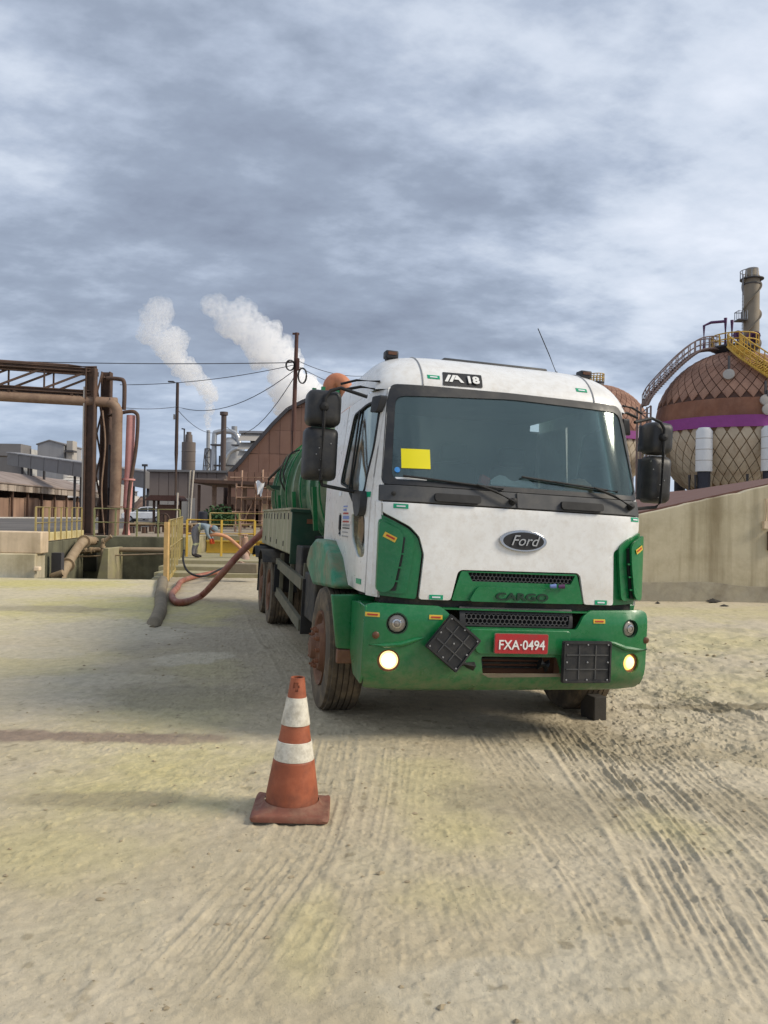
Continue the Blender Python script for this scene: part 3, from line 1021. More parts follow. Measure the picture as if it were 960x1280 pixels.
off(quad_wall(MB(), (-9.9, 25.2), (-6.5, 25.2), -1.4, 0.93, 0.3)).build('far_wall', M['conc_pit'], basin, bevel=.02)
off(quad_wall(MB(), (-8.9, 19.5), (-9.9, 25.0), -1.4, 0.88, 0.28)).build('side_wall', M['conc_pit'], basin, bevel=.02)
off(quad_wall(MB(), (-5.50, 18.75), (-6.75, 25.0), -1.4, 0.10, 0.30)).build('side_wall', M['conc_pit'], basin, bevel=.02)
off(quad_wall(MB(), (-8.78, 18.6), (-5.3, 18.6), -1.4, 0.075, 0.28)).build('near_wall', M['conc_pit'], basin, bevel=.02)
off(MB().box((-7.5, 22, -1.45), (5.2, 7.2, 0.1))).build('basin_floor', M['conc_pit'], basin)
# splayed buttress and a near-black block, its colour paints the recess shade
p = at(130, 690, 23.6)
mb = MB()
mb.prism([(-.42, -1.4), (.14, -1.4), (.14, p.z + .12), (-.02, p.z + .12)], lambda a, b, t: (p.x + a, 23.6 + t, b), 0, 1.3)
off(mb).build('buttress', M['conc_step'], basin, bevel=.02)
q = at(108, 700, 24.9)
off(MB().box((q.x, 25.0, q.z), (.62, .12, .72))).build('recess_block', mat('recess_shade', (34, 34, 28), 0.95), basin)
off(MB().box((at(72, 712, 20.5).x, 20.5, 0.1), (.26, .2, 1.0))).build('channel_post', M['steel_dark'], basin)

# low wall beside the basin
lw0, lw1 = at(0, 692, 18.5), at(49, 690, 18.5)
ztop, zmid = at(24, 664, 18.5).z, at(24, 692, 18.5).z
wall = empty('concrete_wall', 'low two tone concrete wall with a pale upper block beside the sunken basin', 'wall', (-13, 18.7, 0))
mb = MB()
mb.box((-4.5 + (lw1.x + 8.5) * .5, 0.12, zmid / 2 - .1), (18.0, .55, zmid + .2))
mb.build('wall_foot', M['conc'], wall, bevel=.03)
for i in range(5):
    mb = MB()
    mb.box((lw1.x + 13 - 1.55 - i * 3.1, 0.14 + .012 * (i % 2), (ztop + zmid) / 2), (3.08, .42, ztop - zmid - .004), (0, R(random.uniform(-.3, .3)), 0))
    mb.build('wall_block', M['conc_pale'], wall, bevel=.03)
mb = MB()
mb.box((at(46, 711, 18.5).x + 13, -.16, at(46, 711, 18.5).z), (.14, .14, .1))
mb.build('wall_stub', M['conc_pale'], wall, bevel=.02)


def railing(name, label, pts, h, sp, rails, m, group=None, r=.022, toe=None, extra=None):
    """pts: 3D foot points of the run"""
    o = Vector(pts[0])
    e = empty(name, label, 'railing', o, group=group)
    P = [Vector(p) - o for p in pts]
    for i in range(len(P) - 1):
        a, b = P[i], P[i + 1]
        n = max(1, round((b - a).length / sp))
        for k in range(n + (1 if i == len(P) - 2 else 0)):
            c = a.lerp(b, k / n)
            MB().box((c.x, c.y, c.z + h / 2), (r * 2.1, r * 2.1, h), (0, 0, math.atan2((b - a).y, (b - a).x))).build('post', m, e)
        for f in rails:
            MB().tube([a + Vector((0, 0, h * f)), b + Vector((0, 0, h * f))], r, 8).build('rail', m, e)
        if toe:
            mbt = MB()
            quad_wall(mbt, a, b, a.z + .01, a.z + toe, .012)
            mbt.build('toe_plate', m, e)
    return e


railing('railing', 'faded yellow railing on a pale kerb along the left rim of the basin', [(-8.95, 19.75, .88), (-9.68, 24.6, .92)], .92, .62, (1.0, .55), M['rail_y'], r=.019)
mb = MB()
quad_wall(mb, (-9.06, 19.7), (-9.8, 24.9), .885, 1.12, .16)
tag(mb.build('kerb', mat('cream_kerb', (198, 184, 134), 0.85, dirt=((150, 134, 96), 0.6, 2)), bevel=.02), 'low cream kerb behind the faded yellow railing by the basin', 'kerb')
railing('railing', 'olive railing along the far rim of the basin in front of the white car', [(-9.5, 25.2, .93), (-6.7, 25.2, .93)], .9, .7, (1.0, .5), M['rail_g'], r=.024)
# right rim: railing seen end-on, then the yellow frame across the platform
ro = railing('railing', 'yellow railing seen end on along the right rim of the basin', [(-5.30, 19.0, .02), (-6.30, 24.0, .1)], 1.5, 1.1, (1.0, .55), M['rail_y'], r=.026, toe=.12)
MB().bar((-.03, -.12, 0), (-.03, -.12, 1.46), .13, .1).build('end_board', mat('sunlit_board', (206, 170, 112), 0.7, dirt=((150, 116, 66), 0.5, 4)), ro)

# rough concrete kerb along the slab edge
mb = MB()
kp = [Vector((-3.32, 11.1, .01)), Vector((-3.76, 13.0, .04)), Vector((-4.36, 15.1, .09)), Vector((-5.04, 17.6, .10)), Vector((-5.25, 18.3, .10))]
mb.tube(smoothpath(kp, 8), [(.05 if i == 0 else .115) + random.uniform(-.008, .008) for i in range(33)], 10)
o = tag(mb.build('kerb', M['kerb']), 'rounded rough concrete kerb between the slab and the hose', 'kerb')

mb = MB()
quad_wall(mb, (-6.76, 25.36), (-6.76, 28.9), 0, .93, .26)
tag(mb.build('retaining_wall', M['conc_step'], bevel=.02), 'short side retaining wall left of the bent worker', 'wall')

# platform steps where the worker stands
steps = empty('concrete_steps', 'broad dusty concrete steps under the bent worker', 'steps', (-3.6, 24, 0))
for y0, y1, z in ((20.6, 21.5, .11), (21.5, 22.7, .22), (22.7, 28.6, .33)):
    mb = MB()
    xl = -6.05 - (y0 - 20) * .16
    mb.box(((xl + 1.0) / 2 + 3.6, (y0 + y1) / 2 - 24, z / 2 - .03), (1.0 - xl, y1 - y0 - .004, z + .06))
    mb.build('step', M['conc_step'], steps, bevel=.015)
mb = MB()
mb.box((13.4, 28.75, .5), (40.0, .26, .86))
tag(mb.build('retaining_wall', M['conc_step'], bevel=.02), 'low retaining wall behind the yellow beam barrier', 'wall')

# yellow beam barrier with handrail above
bar = empty('beam_barrier', 'yellow painted steel beam barrier on short legs behind the worker', 'barrier', (-5.0, 27.2, .33))
a, b = at(262, 676, 27.2), at(334, 691, 27.2)
mb = MB()
zc, hh = (a.z + b.z) / 2 - .33, (a.z - b.z)
for dz in (hh / 2, -hh / 2):
    mb.box(((a.x + b.x) / 2 + 5.0 + 1.2, 0, zc + dz), (b.x - a.x + 2.6, .2, .05))
mb.box(((a.x + b.x) / 2 + 5.0 + 1.2, 0, zc), (b.x - a.x + 2.6, .03, hh - .05))
mb.build('beam', M['yellow'], bar)
for i in range(4):
    MB().box((a.x + 5.0 + .3 + i * 1.02, .02, (zc - hh / 2) / 2), (.26, .16, zc - hh / 2 - .06)).build('leg', M['yellow'], bar)
railing('railing', 'yellow handrail frame just behind the bent worker', [(-6.3, 24.6, .33), (-4.3, 25.6, .33)], 1.18, 1.0, (1.0, .62), M['yellow'], r=.032)
railing('railing', 'pale yellow handrail above the beam barrier nearest the truck', [(-6.4, 28.3, .9), (-1.0, 28.3, .9)], .85, 1.1, (1.0, .5), M['rail_y'], r=.026)
rw = railing('railing', 'short whitish railing panel beside the scaffolding', [tuple(at(300, 688, 26.4)), tuple(at(334, 690, 26.4))], 1.05, .4, (1.0, .5), M['scaff'], r=.022)


# pipes in the basin
def pipe(name, label, pts, r, m, n=12, sub=6, flanges=(), group=None, cat='pipe'):
    P = smoothpath(pts, sub) if sub > 1 else [Vector(p) for p in pts]
    o = P[0].copy()
    mb = MB()
    mb.tube([p_ - o for p_ in P], r, n)
    ob = mb.build(name, m, loc=o)
    for f in flanges:
        i = int(f * (len(P) - 1))
        i = min(max(i, 1), len(P) - 2)
        d = (P[i + 1] - P[i - 1]).normalized()
        MB().lathe([(-.03, 0), (-.03, r * 1.45), (.03, r * 1.45), (.03, 0)], 16, P[i] - o, d).build('flange', m, ob)
    return tag(ob, label, cat, group)


pipe('drain_pipe', 'old bent drain pipe dropping into the basin beside the low wall',
     [at(118, 676, 24.4), at(105, 677, 23.6), at(95, 688, 22.6), at(84, 706, 21.2), at(76, 722, 20.6), at(75, 745, 20.6)], .14, M['pipe_old'], flanges=(.2, .62))
pipe('drain_pipe', 'short stub pipe lying across the foot of the bent drain pipe', [at(64, 721, 20.4), at(70, 719, 20.4), at(79, 716, 20.4)], .09, M['pipe_old'])
pipe('water_pipe', 'thicker horizontal pipe crossing the basin below the rim', [at(98, 690, 24.6), at(118, 688, 24.6), at(150, 687, 24.6), at(224, 688, 24.6)], .075, M['pipe_old'], flanges=(.2, .3))
pipe('water_pipe', 'thin upper pipe crossing the basin just under the rim', [at(112, 685, 24.8), at(224, 685.5, 24.8)], .03, M['pipe_old'], sub=2)
pipe('water_pipe', 'thin lower pipe crossing the basin with a hooked end', [at(118, 689, 24.2), at(92, 691, 24.2), at(99, 695.5, 24.2), at(150, 694, 24.2), at(222, 692, 24.2)], .025, M['pipe_old'])
pipe('valve_rod', 'upright valve pipes with a slanted head standing in the basin', [at(128, 712, 24.0), at(128.5, 680, 24.0), at(131, 676, 24.0), at(139, 670, 24.0)], .06, M['pipe_old'], flanges=(.3, .55), cat='valve')

# ------------------------------------------------------------------ pipe rack
RO = Vector((-10.4, 27.0, PZ))
rack = empty('pipe_rack', 'rusty pipe rack gantry with a trussed beam reaching over the road', 'gantry', RO)
bd = Vector((-1, -.33, 0)).normalized()


def ibeam(mb, p0, p1, w, h, t=.03):
    p0, p1 = Vector(p0), Vector(p1)
    d, a, b = frame_of(p1 - p0)
    mb.bar(p0, p1, t, h - 2 * t)
    for s in (-1, 1):
        mb.bar(p0 + b * s * (h / 2 - t / 2), p1 + b * s * (h / 2 - t / 2), w, t)


zt, zb = 5.80, 5.02
for px, dy in ((.03, 0), (.30, .75)):
    mb = MB()
    mb.box((px, dy, 2.94), (.30, .04, 5.88))
    for s in (-1, 1):
        mb.box((px + s * .145, dy, 2.94), (.04, .30, 5.88))
    mb.box((px, dy, .03), (.5, .5, .06))
    mb.build('column', M['rust'], rack)
MB().box((-.17, -.12, 2.6), (.05, .05, 5.2)).build('conduit', M['pale_wall'], rack)
for k in range(7):
    MB().bar((.18, .18 + .42 * (k % 2), .6 + k * .75), (.18, .18 + .42 * ((k + 1) % 2), 1.35 + k * .75), .05).build('bracing', M['rust'], rack)
for dy, zz in ((0, zt), (.75, zt), (0, zb), (.75, zb)):
    mb = MB()
    a = Vector((0, dy, zz))
    ibeam(mb, a, a + bd * 20, .16, .14)
    mb.build('chord', M['rust'], rack)
for dy in (0, .75):
    for k in range(14):
        a = Vector((0, dy, 0)) + bd * (k * 1.45 + .1)
        b2 = Vector((0, dy, 0)) + bd * (k * 1.45 + 1.5)
        MB().bar(a + Vector((0, 0, zt - .05)), b2 + Vector((0, 0, zb + .05)), .07).build('diagonal', M['rust'], rack)
        MB().bar(b2 + Vector((0, 0, zt - .05)), b2 + Vector((0, 0, zb + .05)), .05).build('strut', M['rust'], rack)
for k in range(10):
    a = bd * (k * 2.0 + .6)
    MB().bar(a + Vector((0, -.05, zb - .10)), a + Vector((0, .8, zb - .10)), .1).build('cross_beam', M['rust'], rack)
mb = MB()
for dx in (-.03, .27):
    mb.box((bd.x * 19.8 + dx, bd.y * 19.8 + .35, 2.9), (.26, .26, 5.8))
mb.build('column', M['rust'], rack)
W = lambda v: RO + Vector(v)
pipe('overhead_pipe', 'thick tan pipe running under the gantry beam and turning down at its column',
     [W((bd.x * 19, bd.y * 19 + .1, 4.72)), W((bd.x * 8, bd.y * 8 + .1, 4.72)), W((.1, .1, 4.72)), W((.62, .2, 4.70)), W((.86, .24, 4.45)), W((.88, .24, 3.9)), W((.88, .24, 2)), W((.82, .24, .02))], .18, M['pipe_tan'], flanges=(.93,))
pipe('overhead_pipe', 'pink standing pipe with a capped top beside the gantry column', [W((1.18, .5, .02)), W((1.24, .5, 2.0)), W((1.28, .5, 4.3))], .155, M['pipe_pink'], sub=2, flanges=(.5,))
pipe('overhead_pipe', 'thin dark pipe hooked over the top of the pink pipe', [W((.5, .4, 4.25)), W((1.2, .4, 4.42)), W((1.48, .4, 4.38)), W((1.56, .4, 4.1)), W((1.50, .4, 3)), W((1.30, .4, 1.6)), W((1.22, .4, .02))], .065, M['rust'])
pipe('overhead_pipe', 'rusty pipe looping from the top of the gantry column', [W((.3, .5, 5.62)), W((.8, .5, 5.60)), W((1.0, .5, 5.5)), W((1.03, .5, 5.0)), W((1.02, .5, 4.5))], .075, M['rust'])
pipe('overhead_pipe', 'thin rusty pipe lying along the top chord of the gantry', [W((.1, .3, zt + .16)), W((bd.x * 6, bd.y * 6 + .3, zt + .14)), W((bd.x * 19, bd.y * 19 + .3, zt + .18))], .06, M['rust'])
pipe('overhead_pipe', 'thin pale cable pipe climbing the gantry column in a slant', [W((.55, .1, .02)), W((.42, .1, 1.6)), W((.52, .1, 3.2)), W((.40, .1, 4.4))], .03, M['pipe_tan'])
pipe('conduit', 'slim dark conduit pair between the gantry column and the tan pipe', [W((.60, .3, .02)), W((.60, .3, 3.0)), W((.60, .3, 3.05))], .045, M['steel_dark'], sub=2)


# ------------------------------------------------------------------ poles and wires
def zpx(px, py, Y):
    return at(px, py, Y)


def pole(name, label, px, ptop, pb, Y, r0, r1, m, arm=None):
    b, t = at(*pb, Y), at(px, ptop, Y)
    b.z = PZ
    e = empty(name, label, 'pole', b)
    mb = MB()
    mb.tube([(0, 0, 0), (t - b) * .5, t - b], [r0, (r0 + r1) / 2, r1], 12)
    mb.build('shaft', m, e)
    return e, t - b


pA, tA = pole('utility_pole', 'rusty utility pole with cable coils rising beside the truck mirrors', 371, 416, (363, 640), 45, .16, .11, M['pole_rust'])
for z, sx in ((-1.95, -1), (-2.55, .8)):
    c = tA + Vector((sx * .40 + .05, -.2, z))
    pts = [c + Vector((math.cos(t) * .24, 0, math.sin(t) * (.30 if sx < 0 else .45))) for t in np.linspace(0, 2 * math.pi, 19)[:-1]]
    mb = MB()
    for dx in (0, .035):
        pp = [p_ + Vector((dx, dx, 0)) for p_ in pts]
        mb.tube(pp + [pp[0]], .035, 6)
    mb.build('cable_coil', M['rubber'], pA)
MB().bar(tA + Vector((-.25, 0, -.06)), tA + Vector((.15, 0, -.06)), .1).build('pole_cap', M['pole_rust'], pA)
MB().box(tA + Vector((.12, -.2, -1.9)), (.16, .2, .7)).build('junction_box', M['pole_rust'], pA)
MB().bar(tA + Vector((-.5, -.1, -1.75)), tA + Vector((.2, -.1, -1.65)), .05).build('bracket', M['pole_rust'], pA)
pB, tB = pole('street_lamp', 'tall dark lamp pole with a short lamp arm near the silo', 222, 478, (219, 642), 60, .17, .12, M['pole'])
mb = MB()
mb.tube([tB + Vector((0, 0, -.1)), tB + Vector((-.3, 0, .05)), tB + Vector((-.42, 0, .05))], .05, 8)
mb.build('lamp_arm', M['pole'], pB)
MB().box(tB + Vector((-.52, 0, .05)), (.42, .22, .1)).build('lamp_head', M['steel_dark'], pB)
MB().box(tB + Vector((-.22, 0, -2.7)), (.12, .12, .4)).build('lamp_box', M['pale_wall'], pB)
pC, tC = pole('street_lamp', 'short distant lamp pole under the conveyor gallery', 181, 583, (180, 640), 105, .15, .12, M['steel_dark'])
MB().box(tC + Vector((0, 0, .15)), (.7, .4, .3)).build('lamp_head', M['steel_dark'], pC)


def wire(label, a, b, sag, r=.018):
    a, b = Vector(a), Vector(b)
    mb = MB()
    mb.tube([a.lerp(b, t) - a - Vector((0, 0, sag * 4 * t * (1 - t))) for t in np.linspace(0, 1, 15)], r, 5)
    tag(mb.build('overhead_wire', M['wire'], loc=a), label, 'wire', 'overhead wires')


wp = pA.location + tA
wire('topmost overhead wire running level from the left edge to the rusty pole', at(-60, 449, 44), wp + Vector((0, 0, -1.75)), .15, .026)
wire('overhead wire from behind the gantry rising to the rusty pole', at(150, 481, 47), wp + Vector((-.15, 0, -1.9)), .3, .022)
wire('sagging overhead wire from the lamp pole up to the rusty pole', pB.location + tB + Vector((0, 0, -1.9)), wp + Vector((-.1, 0, -2.2)), 1.1, .026)
wire('overhead wire between the gantry and the lamp pole', at(135, 507, 50), pB.location + tB + Vector((0, 0, -1.9)), .2, .022)
wire('overhead wire dropping steeply from the rusty pole towards the stacks', wp + Vector((-.1, 0, -2.6)), at(284, 534, 90), 1.8, .028)
wire('overhead wire from the lamp pole to the stacks', pB.location + tB + Vector((0, 0, -2.1)), at(284, 534, 90), 1.2, .024)
wire('overhead wire from the rusty pole away behind the orange elbow', wp + Vector((0, 0, -1.6)), at(455, 470, 52), .3, .020)
wire('lower overhead wire from the rusty pole towards the truck roof', wp + Vector((0, 0, -1.9)), at(470, 493, 50), .3, .020)


# ------------------------------------------------------------------ works in the background
def world_boxes(px0, px1, py0, py1, Y):
    a, b = at(px0, (py0 + py1) / 2, Y), at(px1, (py0 + py1) / 2, Y)
    return a.x, b.x, at((px0 + px1) / 2, py1, Y).z, at((px0 + px1) / 2, py0, Y).z


# long shed with a sheeted lean-to roof on the left
sa, sb = Vector((at(0, 640, 95).x - 14, 86, PZ)), Vector((at(118, 640, 175).x, 175, PZ))
shed = empty('storage_shed', 'long brown stained shed with a sagging dark lean-to roof along the road', 'shed', sa)
sd = (sb - sa)
sl_, sn = sd.length, Vector((-sd.y, sd.x, 0)).normalized()
su = sd.normalized()


def sh(t, n, z):
    return su * t + sn * n + Vector((0, 0, z))


nw = 14
for i in range(nw):
    t0, t1 = sl_ * i / nw, sl_ * (i + 1) / nw - .12
    mb = MB()
    mb.add([sh(t, n, z) for z in (0, 3.2 + .15 * (i % 3)) for t, n in ((t0, 0), (t1, 0), (t1, .4), (t0, .4))],
           [(3, 2, 1, 0), (4, 5, 6, 7), (0, 1, 5, 4), (1, 2, 6, 5), (2, 3, 7, 6), (3, 0, 4, 7)])
    mb.build('wall_panel', M['shed_wall'], shed, smooth=False)
    mb = MB()
    mb.bar(sh(t0, -.5, 0), sh(t0, -.5, 4.6), .35)
    mb.build('post', M['brown_dark'], shed)
for i in range(26):
    t0, t1 = sl_ * i / 26, sl_ * (i + 1) / 26 - .25
    mb = MB()
    mb.add([sh(t, n, z) for z in (4.35, 5.55) for t, n in ((t0, -1.3), (t1, -1.3), (t1, -1.2), (t0, -1.2))],
           [(3, 2, 1, 0), (4, 5, 6, 7), (0, 1, 5, 4), (1, 2, 6, 5), (2, 3, 7, 6), (3, 0, 4, 7)])
    mb.build('fascia_board', M['fascia'], shed, smooth=False)
mb = MB()
prof = [(-1.5, 5.5), (-1.5, 5.7), (7, 8.4), (7, 8.2)]
mb.prism(prof, lambda a, b, t: sh(t, a, b), -1, sl_ + 1)
mb.build('roof', mat('dark_shed_roof', (146, 132, 124), 0.85, var=.15, vscale=.1, streak=((104, 90, 82), .6, .3)), shed, smooth=False)
mb = MB()
mb.add([sh(t, n, z) for z in (0, 8.2) for t, n in ((0, 6.5), (sl_, 6.5), (sl_, 7), (0, 7))],
       [(3, 2, 1, 0), (4, 5, 6, 7), (0, 1, 5, 4), (1, 2, 6, 5), (2, 3, 7, 6), (3, 0, 4, 7)])
mb.build('back_wall', M['brown_dark'], shed, smooth=False)


def gabled(name, label, cat, px0, px1, pye, pyr, Y, depth, mw, mr, ridge_px=None, ov=.3):
    x0, x1, _, ze = world_boxes(px0, px1, pye, pye, Y)
    zr = at((px0 + px1) / 2, pyr, Y).z
    xr = at(ridge_px, pyr, Y).x if ridge_px else (x0 + x1) / 2
    e = empty(name, label, cat, ((x0 + x1) / 2, Y, PZ))
    c = (x0 + x1) / 2
    f = lambda a, b, t: (a - c, t, b - PZ)
    MB().prism([(x0, PZ), (x1, PZ), (x1, ze), (xr, zr), (x0, ze)], f, 0, depth).build('wall', mw, e, smooth=False)
    for s in ((x0, x0 - ov), (x1, x1 + ov)):
        sl = (ze - zr) / (s[0] - xr)
        z2 = zr + (s[1] - xr) * sl
        MB().prism([(xr, zr + .03), (s[1], z2 + .03), (s[1], z2 + .3), (xr, zr + .3)], f, -ov, depth + ov).build('roof', mr, e, smooth=False)
    return e


# grey A-frame store, ribbed pale store, tower house
gabled('storage_hall', 'big grey roofed storage hall partly cut off at the left edge', 'hall', -75, 60, 628, 556, 215, 60, M['dgrey_sheet'], M['tarp'], 6)
x0, x1, _, _ = world_boxes(-12, 26, 557, 557, 200)
MB_ = MB().box(((x0 + x1) / 2, 203, at(6, 562, 200).z), (x1 - x0, 6, at(6, 557, 200).z - at(6, 572, 200).z))
tag(MB_.build('roof_house', M['dgrey_sheet'], smooth=False), 'dark grey box house on the grey hall roof where the conveyor starts', 'roof house')
ps = empty('ribbed_hall', 'pale ribbed storage hall with steeply sloping stepped roof below the tower house', 'hall', (at(75, 640, 190).x, 190, PZ))
ox = at(75, 640, 190)
c0, c1, c2, c3 = (at(*q_, 190) for q_ in ((30, 622), (128, 622), (88, 574), (52, 570)))
nr = 12
for i in range(nr):
    t0, t1 = i / nr, (i + 1) / nr
    def L(t, s):
        a, b = c0.lerp(c3, t), c1.lerp(c2, t)
        return (a if s == 0 else b) - ox + Vector((0, 30 * t, ox.z - PZ))
    a, b, c, d = L(t0, 0), L(t0, 1), L(t1, 1), L(t1, 0)
    up = Vector((0, -.55, 0))
    mb = MB()
    mb.add([a + up, b + up, c + up * .15, d + up * .15, a + Vector((0, 2, 0)), b + Vector((0, 2, 0)), c + Vector((0, 2, 0)), d + Vector((0, 2, 0))],
           [(0, 1, 2, 3), (7, 6, 5, 4), (0, 4, 5, 1), (1, 5, 6, 2), (2, 6, 7, 3), (3, 7, 4, 0)])
    mb.build('roof_band', M['white_sheet'], ps, smooth=False)
mb = MB()
mb.box((0, 18, 3.0), (c1.x - c0.x, 26, 6.0))
mb.build('wall', M['white_sheet'], ps, smooth=False)
for q0, q1 in (((116, 596), (129, 616)),):
    a, b = at(*q0, 186) - ox, at(*q1, 186) - ox
    MB().prism([(a.x, b.z - 1), (b.x, b.z - 1), (b.x - .3, b.z), (a.x, a.z)], lambda p_, q_, t: (p_, t, q_ + ox.z - PZ), -4, 20).build('gable_wing', M['white_sheet'], ps, smooth=False)
th = gabled('tower_house', 'grey gabled house standing high above the conveyor gallery', 'tower house', 47, 80, 556, 551, 205, 12, M['grey_sheet'], M['dgrey_sheet'], 62)
q = at(84, 562, 204) - th.location
MB().box((q.x, 2, q.z), (1.6, 3, 5.0)).build('side_box', M['pale_wall'], th)
MB().box((q.x + .5, 0, q.z - .4), (2.4, 2.4, .5)).build('balcony', M['steel_dark'], th)
a_, b_ = at(96, 612, 240), at(128, 612, 240)
gabled('distant_hall', 'small distant grey hall behind the gantry column', 'hall', 96, 146, 612, 607, 240, 20, M['dgrey_sheet'], M['grey_sheet'])

# conveyor gallery
ga, gb = at(17, 574, 165), at(192, 601, 120)
gal = empty('conveyor_gallery', 'long grey enclosed conveyor gallery sloping across on thin legs', 'gallery', Vector((ga.x, ga.y, PZ)))
A, B = ga - gal.location, gb - gal.location
d_ = (B - A)
for i in range(9):
    mb = MB()
    p0, p1 = A + d_ * (i / 9), A + d_ * ((i + 1) / 9 - .004)
    ht = (at(20, 566, 165).z - at(20, 583, 165).z) * .86
    mb.bar(p0, p1, 2.6, ht)
    mb.build('wall_panel', M['dgrey_sheet'], gal, smooth=False)
    mb = MB()
    mb.bar(p0 + Vector((0, 0, ht / 2 + .12)), p1 + Vector((0, 0, ht / 2 + .12)), 3.0, .2)
    mb.build('roof_sheet', M['grey_sheet'], gal, smooth=False)
for t, w_ in ((.10, .55), (.21, 1.7), (.53, .5), (.915, 1.1), (.985, .7)):
    p_ = A + d_ * t
    MB().bar((p_.x - w_ * .6, p_.y, 0), (p_.x - w_ * .6, p_.y, p_.z - .9), .45 * max(.8, w_ * .5)).build('leg', M['steel_dark'], gal)
    MB().bar((p_.x + w_ * .6, p_.y + 1.4, 0), (p_.x + w_ * .6, p_.y + 1.4, p_.z - .9), .45 * max(.8, w_ * .5)).build('leg', M['steel_dark'], gal)
# cream tank and mound by the gallery foot
q = at(150, 615, 170)
mb = MB()
mb.lathe([(0, 0), (0, 2.7), (q.z + 2.2 - PZ, 2.7), (q.z + 3.0 - PZ, 1.2), (q.z + 3.1 - PZ, 0)], 24)
tag(mb.build('storage_tank', M['white_sheet'], loc=(q.x, 170, PZ)), 'small cream round tank under the conveyor gallery', 'tank')
mb = MB()
x0, x1 = at(60, 640, 190).x, at(200, 640, 190).x
mb.grid(30, 8, lambda u, v: (x0 + (x1 - x0) * u, 186 + 30 * v, PZ - .3 + (5.0 + 2.2 * math.sin(u * 9) * math.sin(u * 3.1)) * math.sin(math.pi * min(1, v * .9)) + .8 * math.sin(u * 40 + v * 9)))
structure(mb.build('earth_mound', M['mound']))
# far tree line: ragged crowns
mb = MB()
for i in range(420):
    x = -330 + 620 * random.random()
    y = 420 + 60 * random.random()
    h = 4 + 5 * random.random()
    vs = [(x + a[0] * h * (.6 + .5 * random.random()), y + a[1] * h * .6, PZ + h * .6 + a[2] * h * (.5 + .4 * random.random())) for a in ico]
    mb.add(vs, icf)
o = stuff(mb.build('far_woodland', M['leaf_far']))
o['label'] = 'far low woodland along the horizon'

# mid building
x0, x1, _, zt_ = world_boxes(187, 283, 590, 590, 92)
mid = empty('works_building', 'low brown grey works building with a pale plinth behind the lamp pole', 'building', ((x0 + x1) / 2, 92, PZ))
hw = (x1 - x0) / 2
zpl = at(210, 622, 92).z - PZ
n = 8
for i in range(n):
    MB().box((-hw + (i + .5) * 2 * hw / n, .1, (zt_ - PZ + zpl) / 2), (2 * hw / n - .05, .3, zt_ - PZ - zpl)).build('wall_sheet', M['shed_mid'], mid, smooth=False)
    MB().box((-hw + (i + .5) * 2 * hw / n, .05, zpl / 2), (2 * hw / n - .05, .36, zpl - .02)).build('plinth_panel', M['pale_wall'], mid, smooth=False)
MB().box((0, 8, (zt_ - PZ) / 2 - .1), (2 * hw, 15.4, zt_ - PZ - .3)).build('core', M['shed_mid'], mid, smooth=False)
MB().box((0, 7.6, zt_ - PZ + .1), (2 * hw + .5, 16, .25)).build('roof', M['dgrey_sheet'], mid, smooth=False)

# silo
def round_tower(name, label, cat, pxc, pyt, pyb, halfpx, Y, m, cap=None, n=28):
    t = at(pxc, pyt, Y)
    r = halfpx * Y / F_PX
    e = empty(name, label, cat, (t.x, Y, PZ))
    h = t.z - PZ
    mb = MB()
    mb.lathe([(0, r), (h, r), (h + .02, 0)], n)
    mb.build('shell', m, e)
    return e, h, r


si, h, r = round_tower('silo', 'tall grey brown silo with a narrower head house', 'silo', 236, 553, 640, 8.5, 140, M['silo'])
MB().lathe([(h, r * .55), (h + 1.4, r * .5), (h + 1.4, r * .36), (h + 1.9, r * .36), (h + 1.9, 0)], 20).build('head_house', M['silo'], si)
MB().bar((-r * .5, -r * .7, h - 2), (-r * .5, -r * .7, h + 2.4), .22).build('mast', M['steel_dark'], si)
MB().bar((-r * .5, -r * .7, h + 2.3), (-r * .9, -r * .7, h + 2.4), .22).build('mast_arm', M['steel_dark'], si)
for k in range(8):
    MB().lathe([(h * k / 8 + .02, r + .02), (h * k / 8 + .1, r + .06), (h * k / 8 + .18, r + .02)], 28).build('hoop', M['silo'], si)

# lattice stack
st, h, r = round_tower('lattice_stack', 'slim pale steaming stack inside a steel lattice', 'stack', 260.5, 538, 640, 2.3, 250, M['stack_grey'])
for sx, sy in ((-1, -1), (1, -1), (1, 1), (-1, 1)):
    MB().bar((sx * 2.1, sy * 2.1, 0), (sx * .8, sy * .8, h - 6), .3).build('lattice_leg', M['steel_dark'], st)
for k in range(8):
    f0, f1 = k / 8, (k + 1) / 8
    w0, w1 = 2.1 - 1.3 * f0, 2.1 - 1.3 * f1
    s = 1 if k % 2 else -1
    MB().bar((-w0 * s, -w0, f0 * (h - 6)), (w1 * s, -w1, f1 * (h - 6)), .22).build('lattice_brace', M['steel_dark'], st)
    MB().bar((-w1, -w1, f1 * (h - 6)), (w1, -w1, f1 * (h - 6)), .22).build('lattice_brace', M['steel_dark'], st)
s2, h, r = round_tower('stack', 'short dark stack beside the lattice stack', 'stack', 267.5, 549, 640, 2.3, 200, M['stack_dark'])
s3, h, r = round_tower('stack', 'tall dark brown stack in front of the silver ducts', 'stack', 280, 515, 640, 3.3, 170, M['stack_dark'])
MB().lathe([(h - .8, r + .05), (h - .7, r + .3), (h, r + .3), (h, r)], 20).build('rim', M['stack_dark'], s3)
s4, h, r = round_tower('stack', 'pale grey stack behind the silver ducts', 'stack', 293, 533, 640, 3.6, 210, M['stack_grey'])
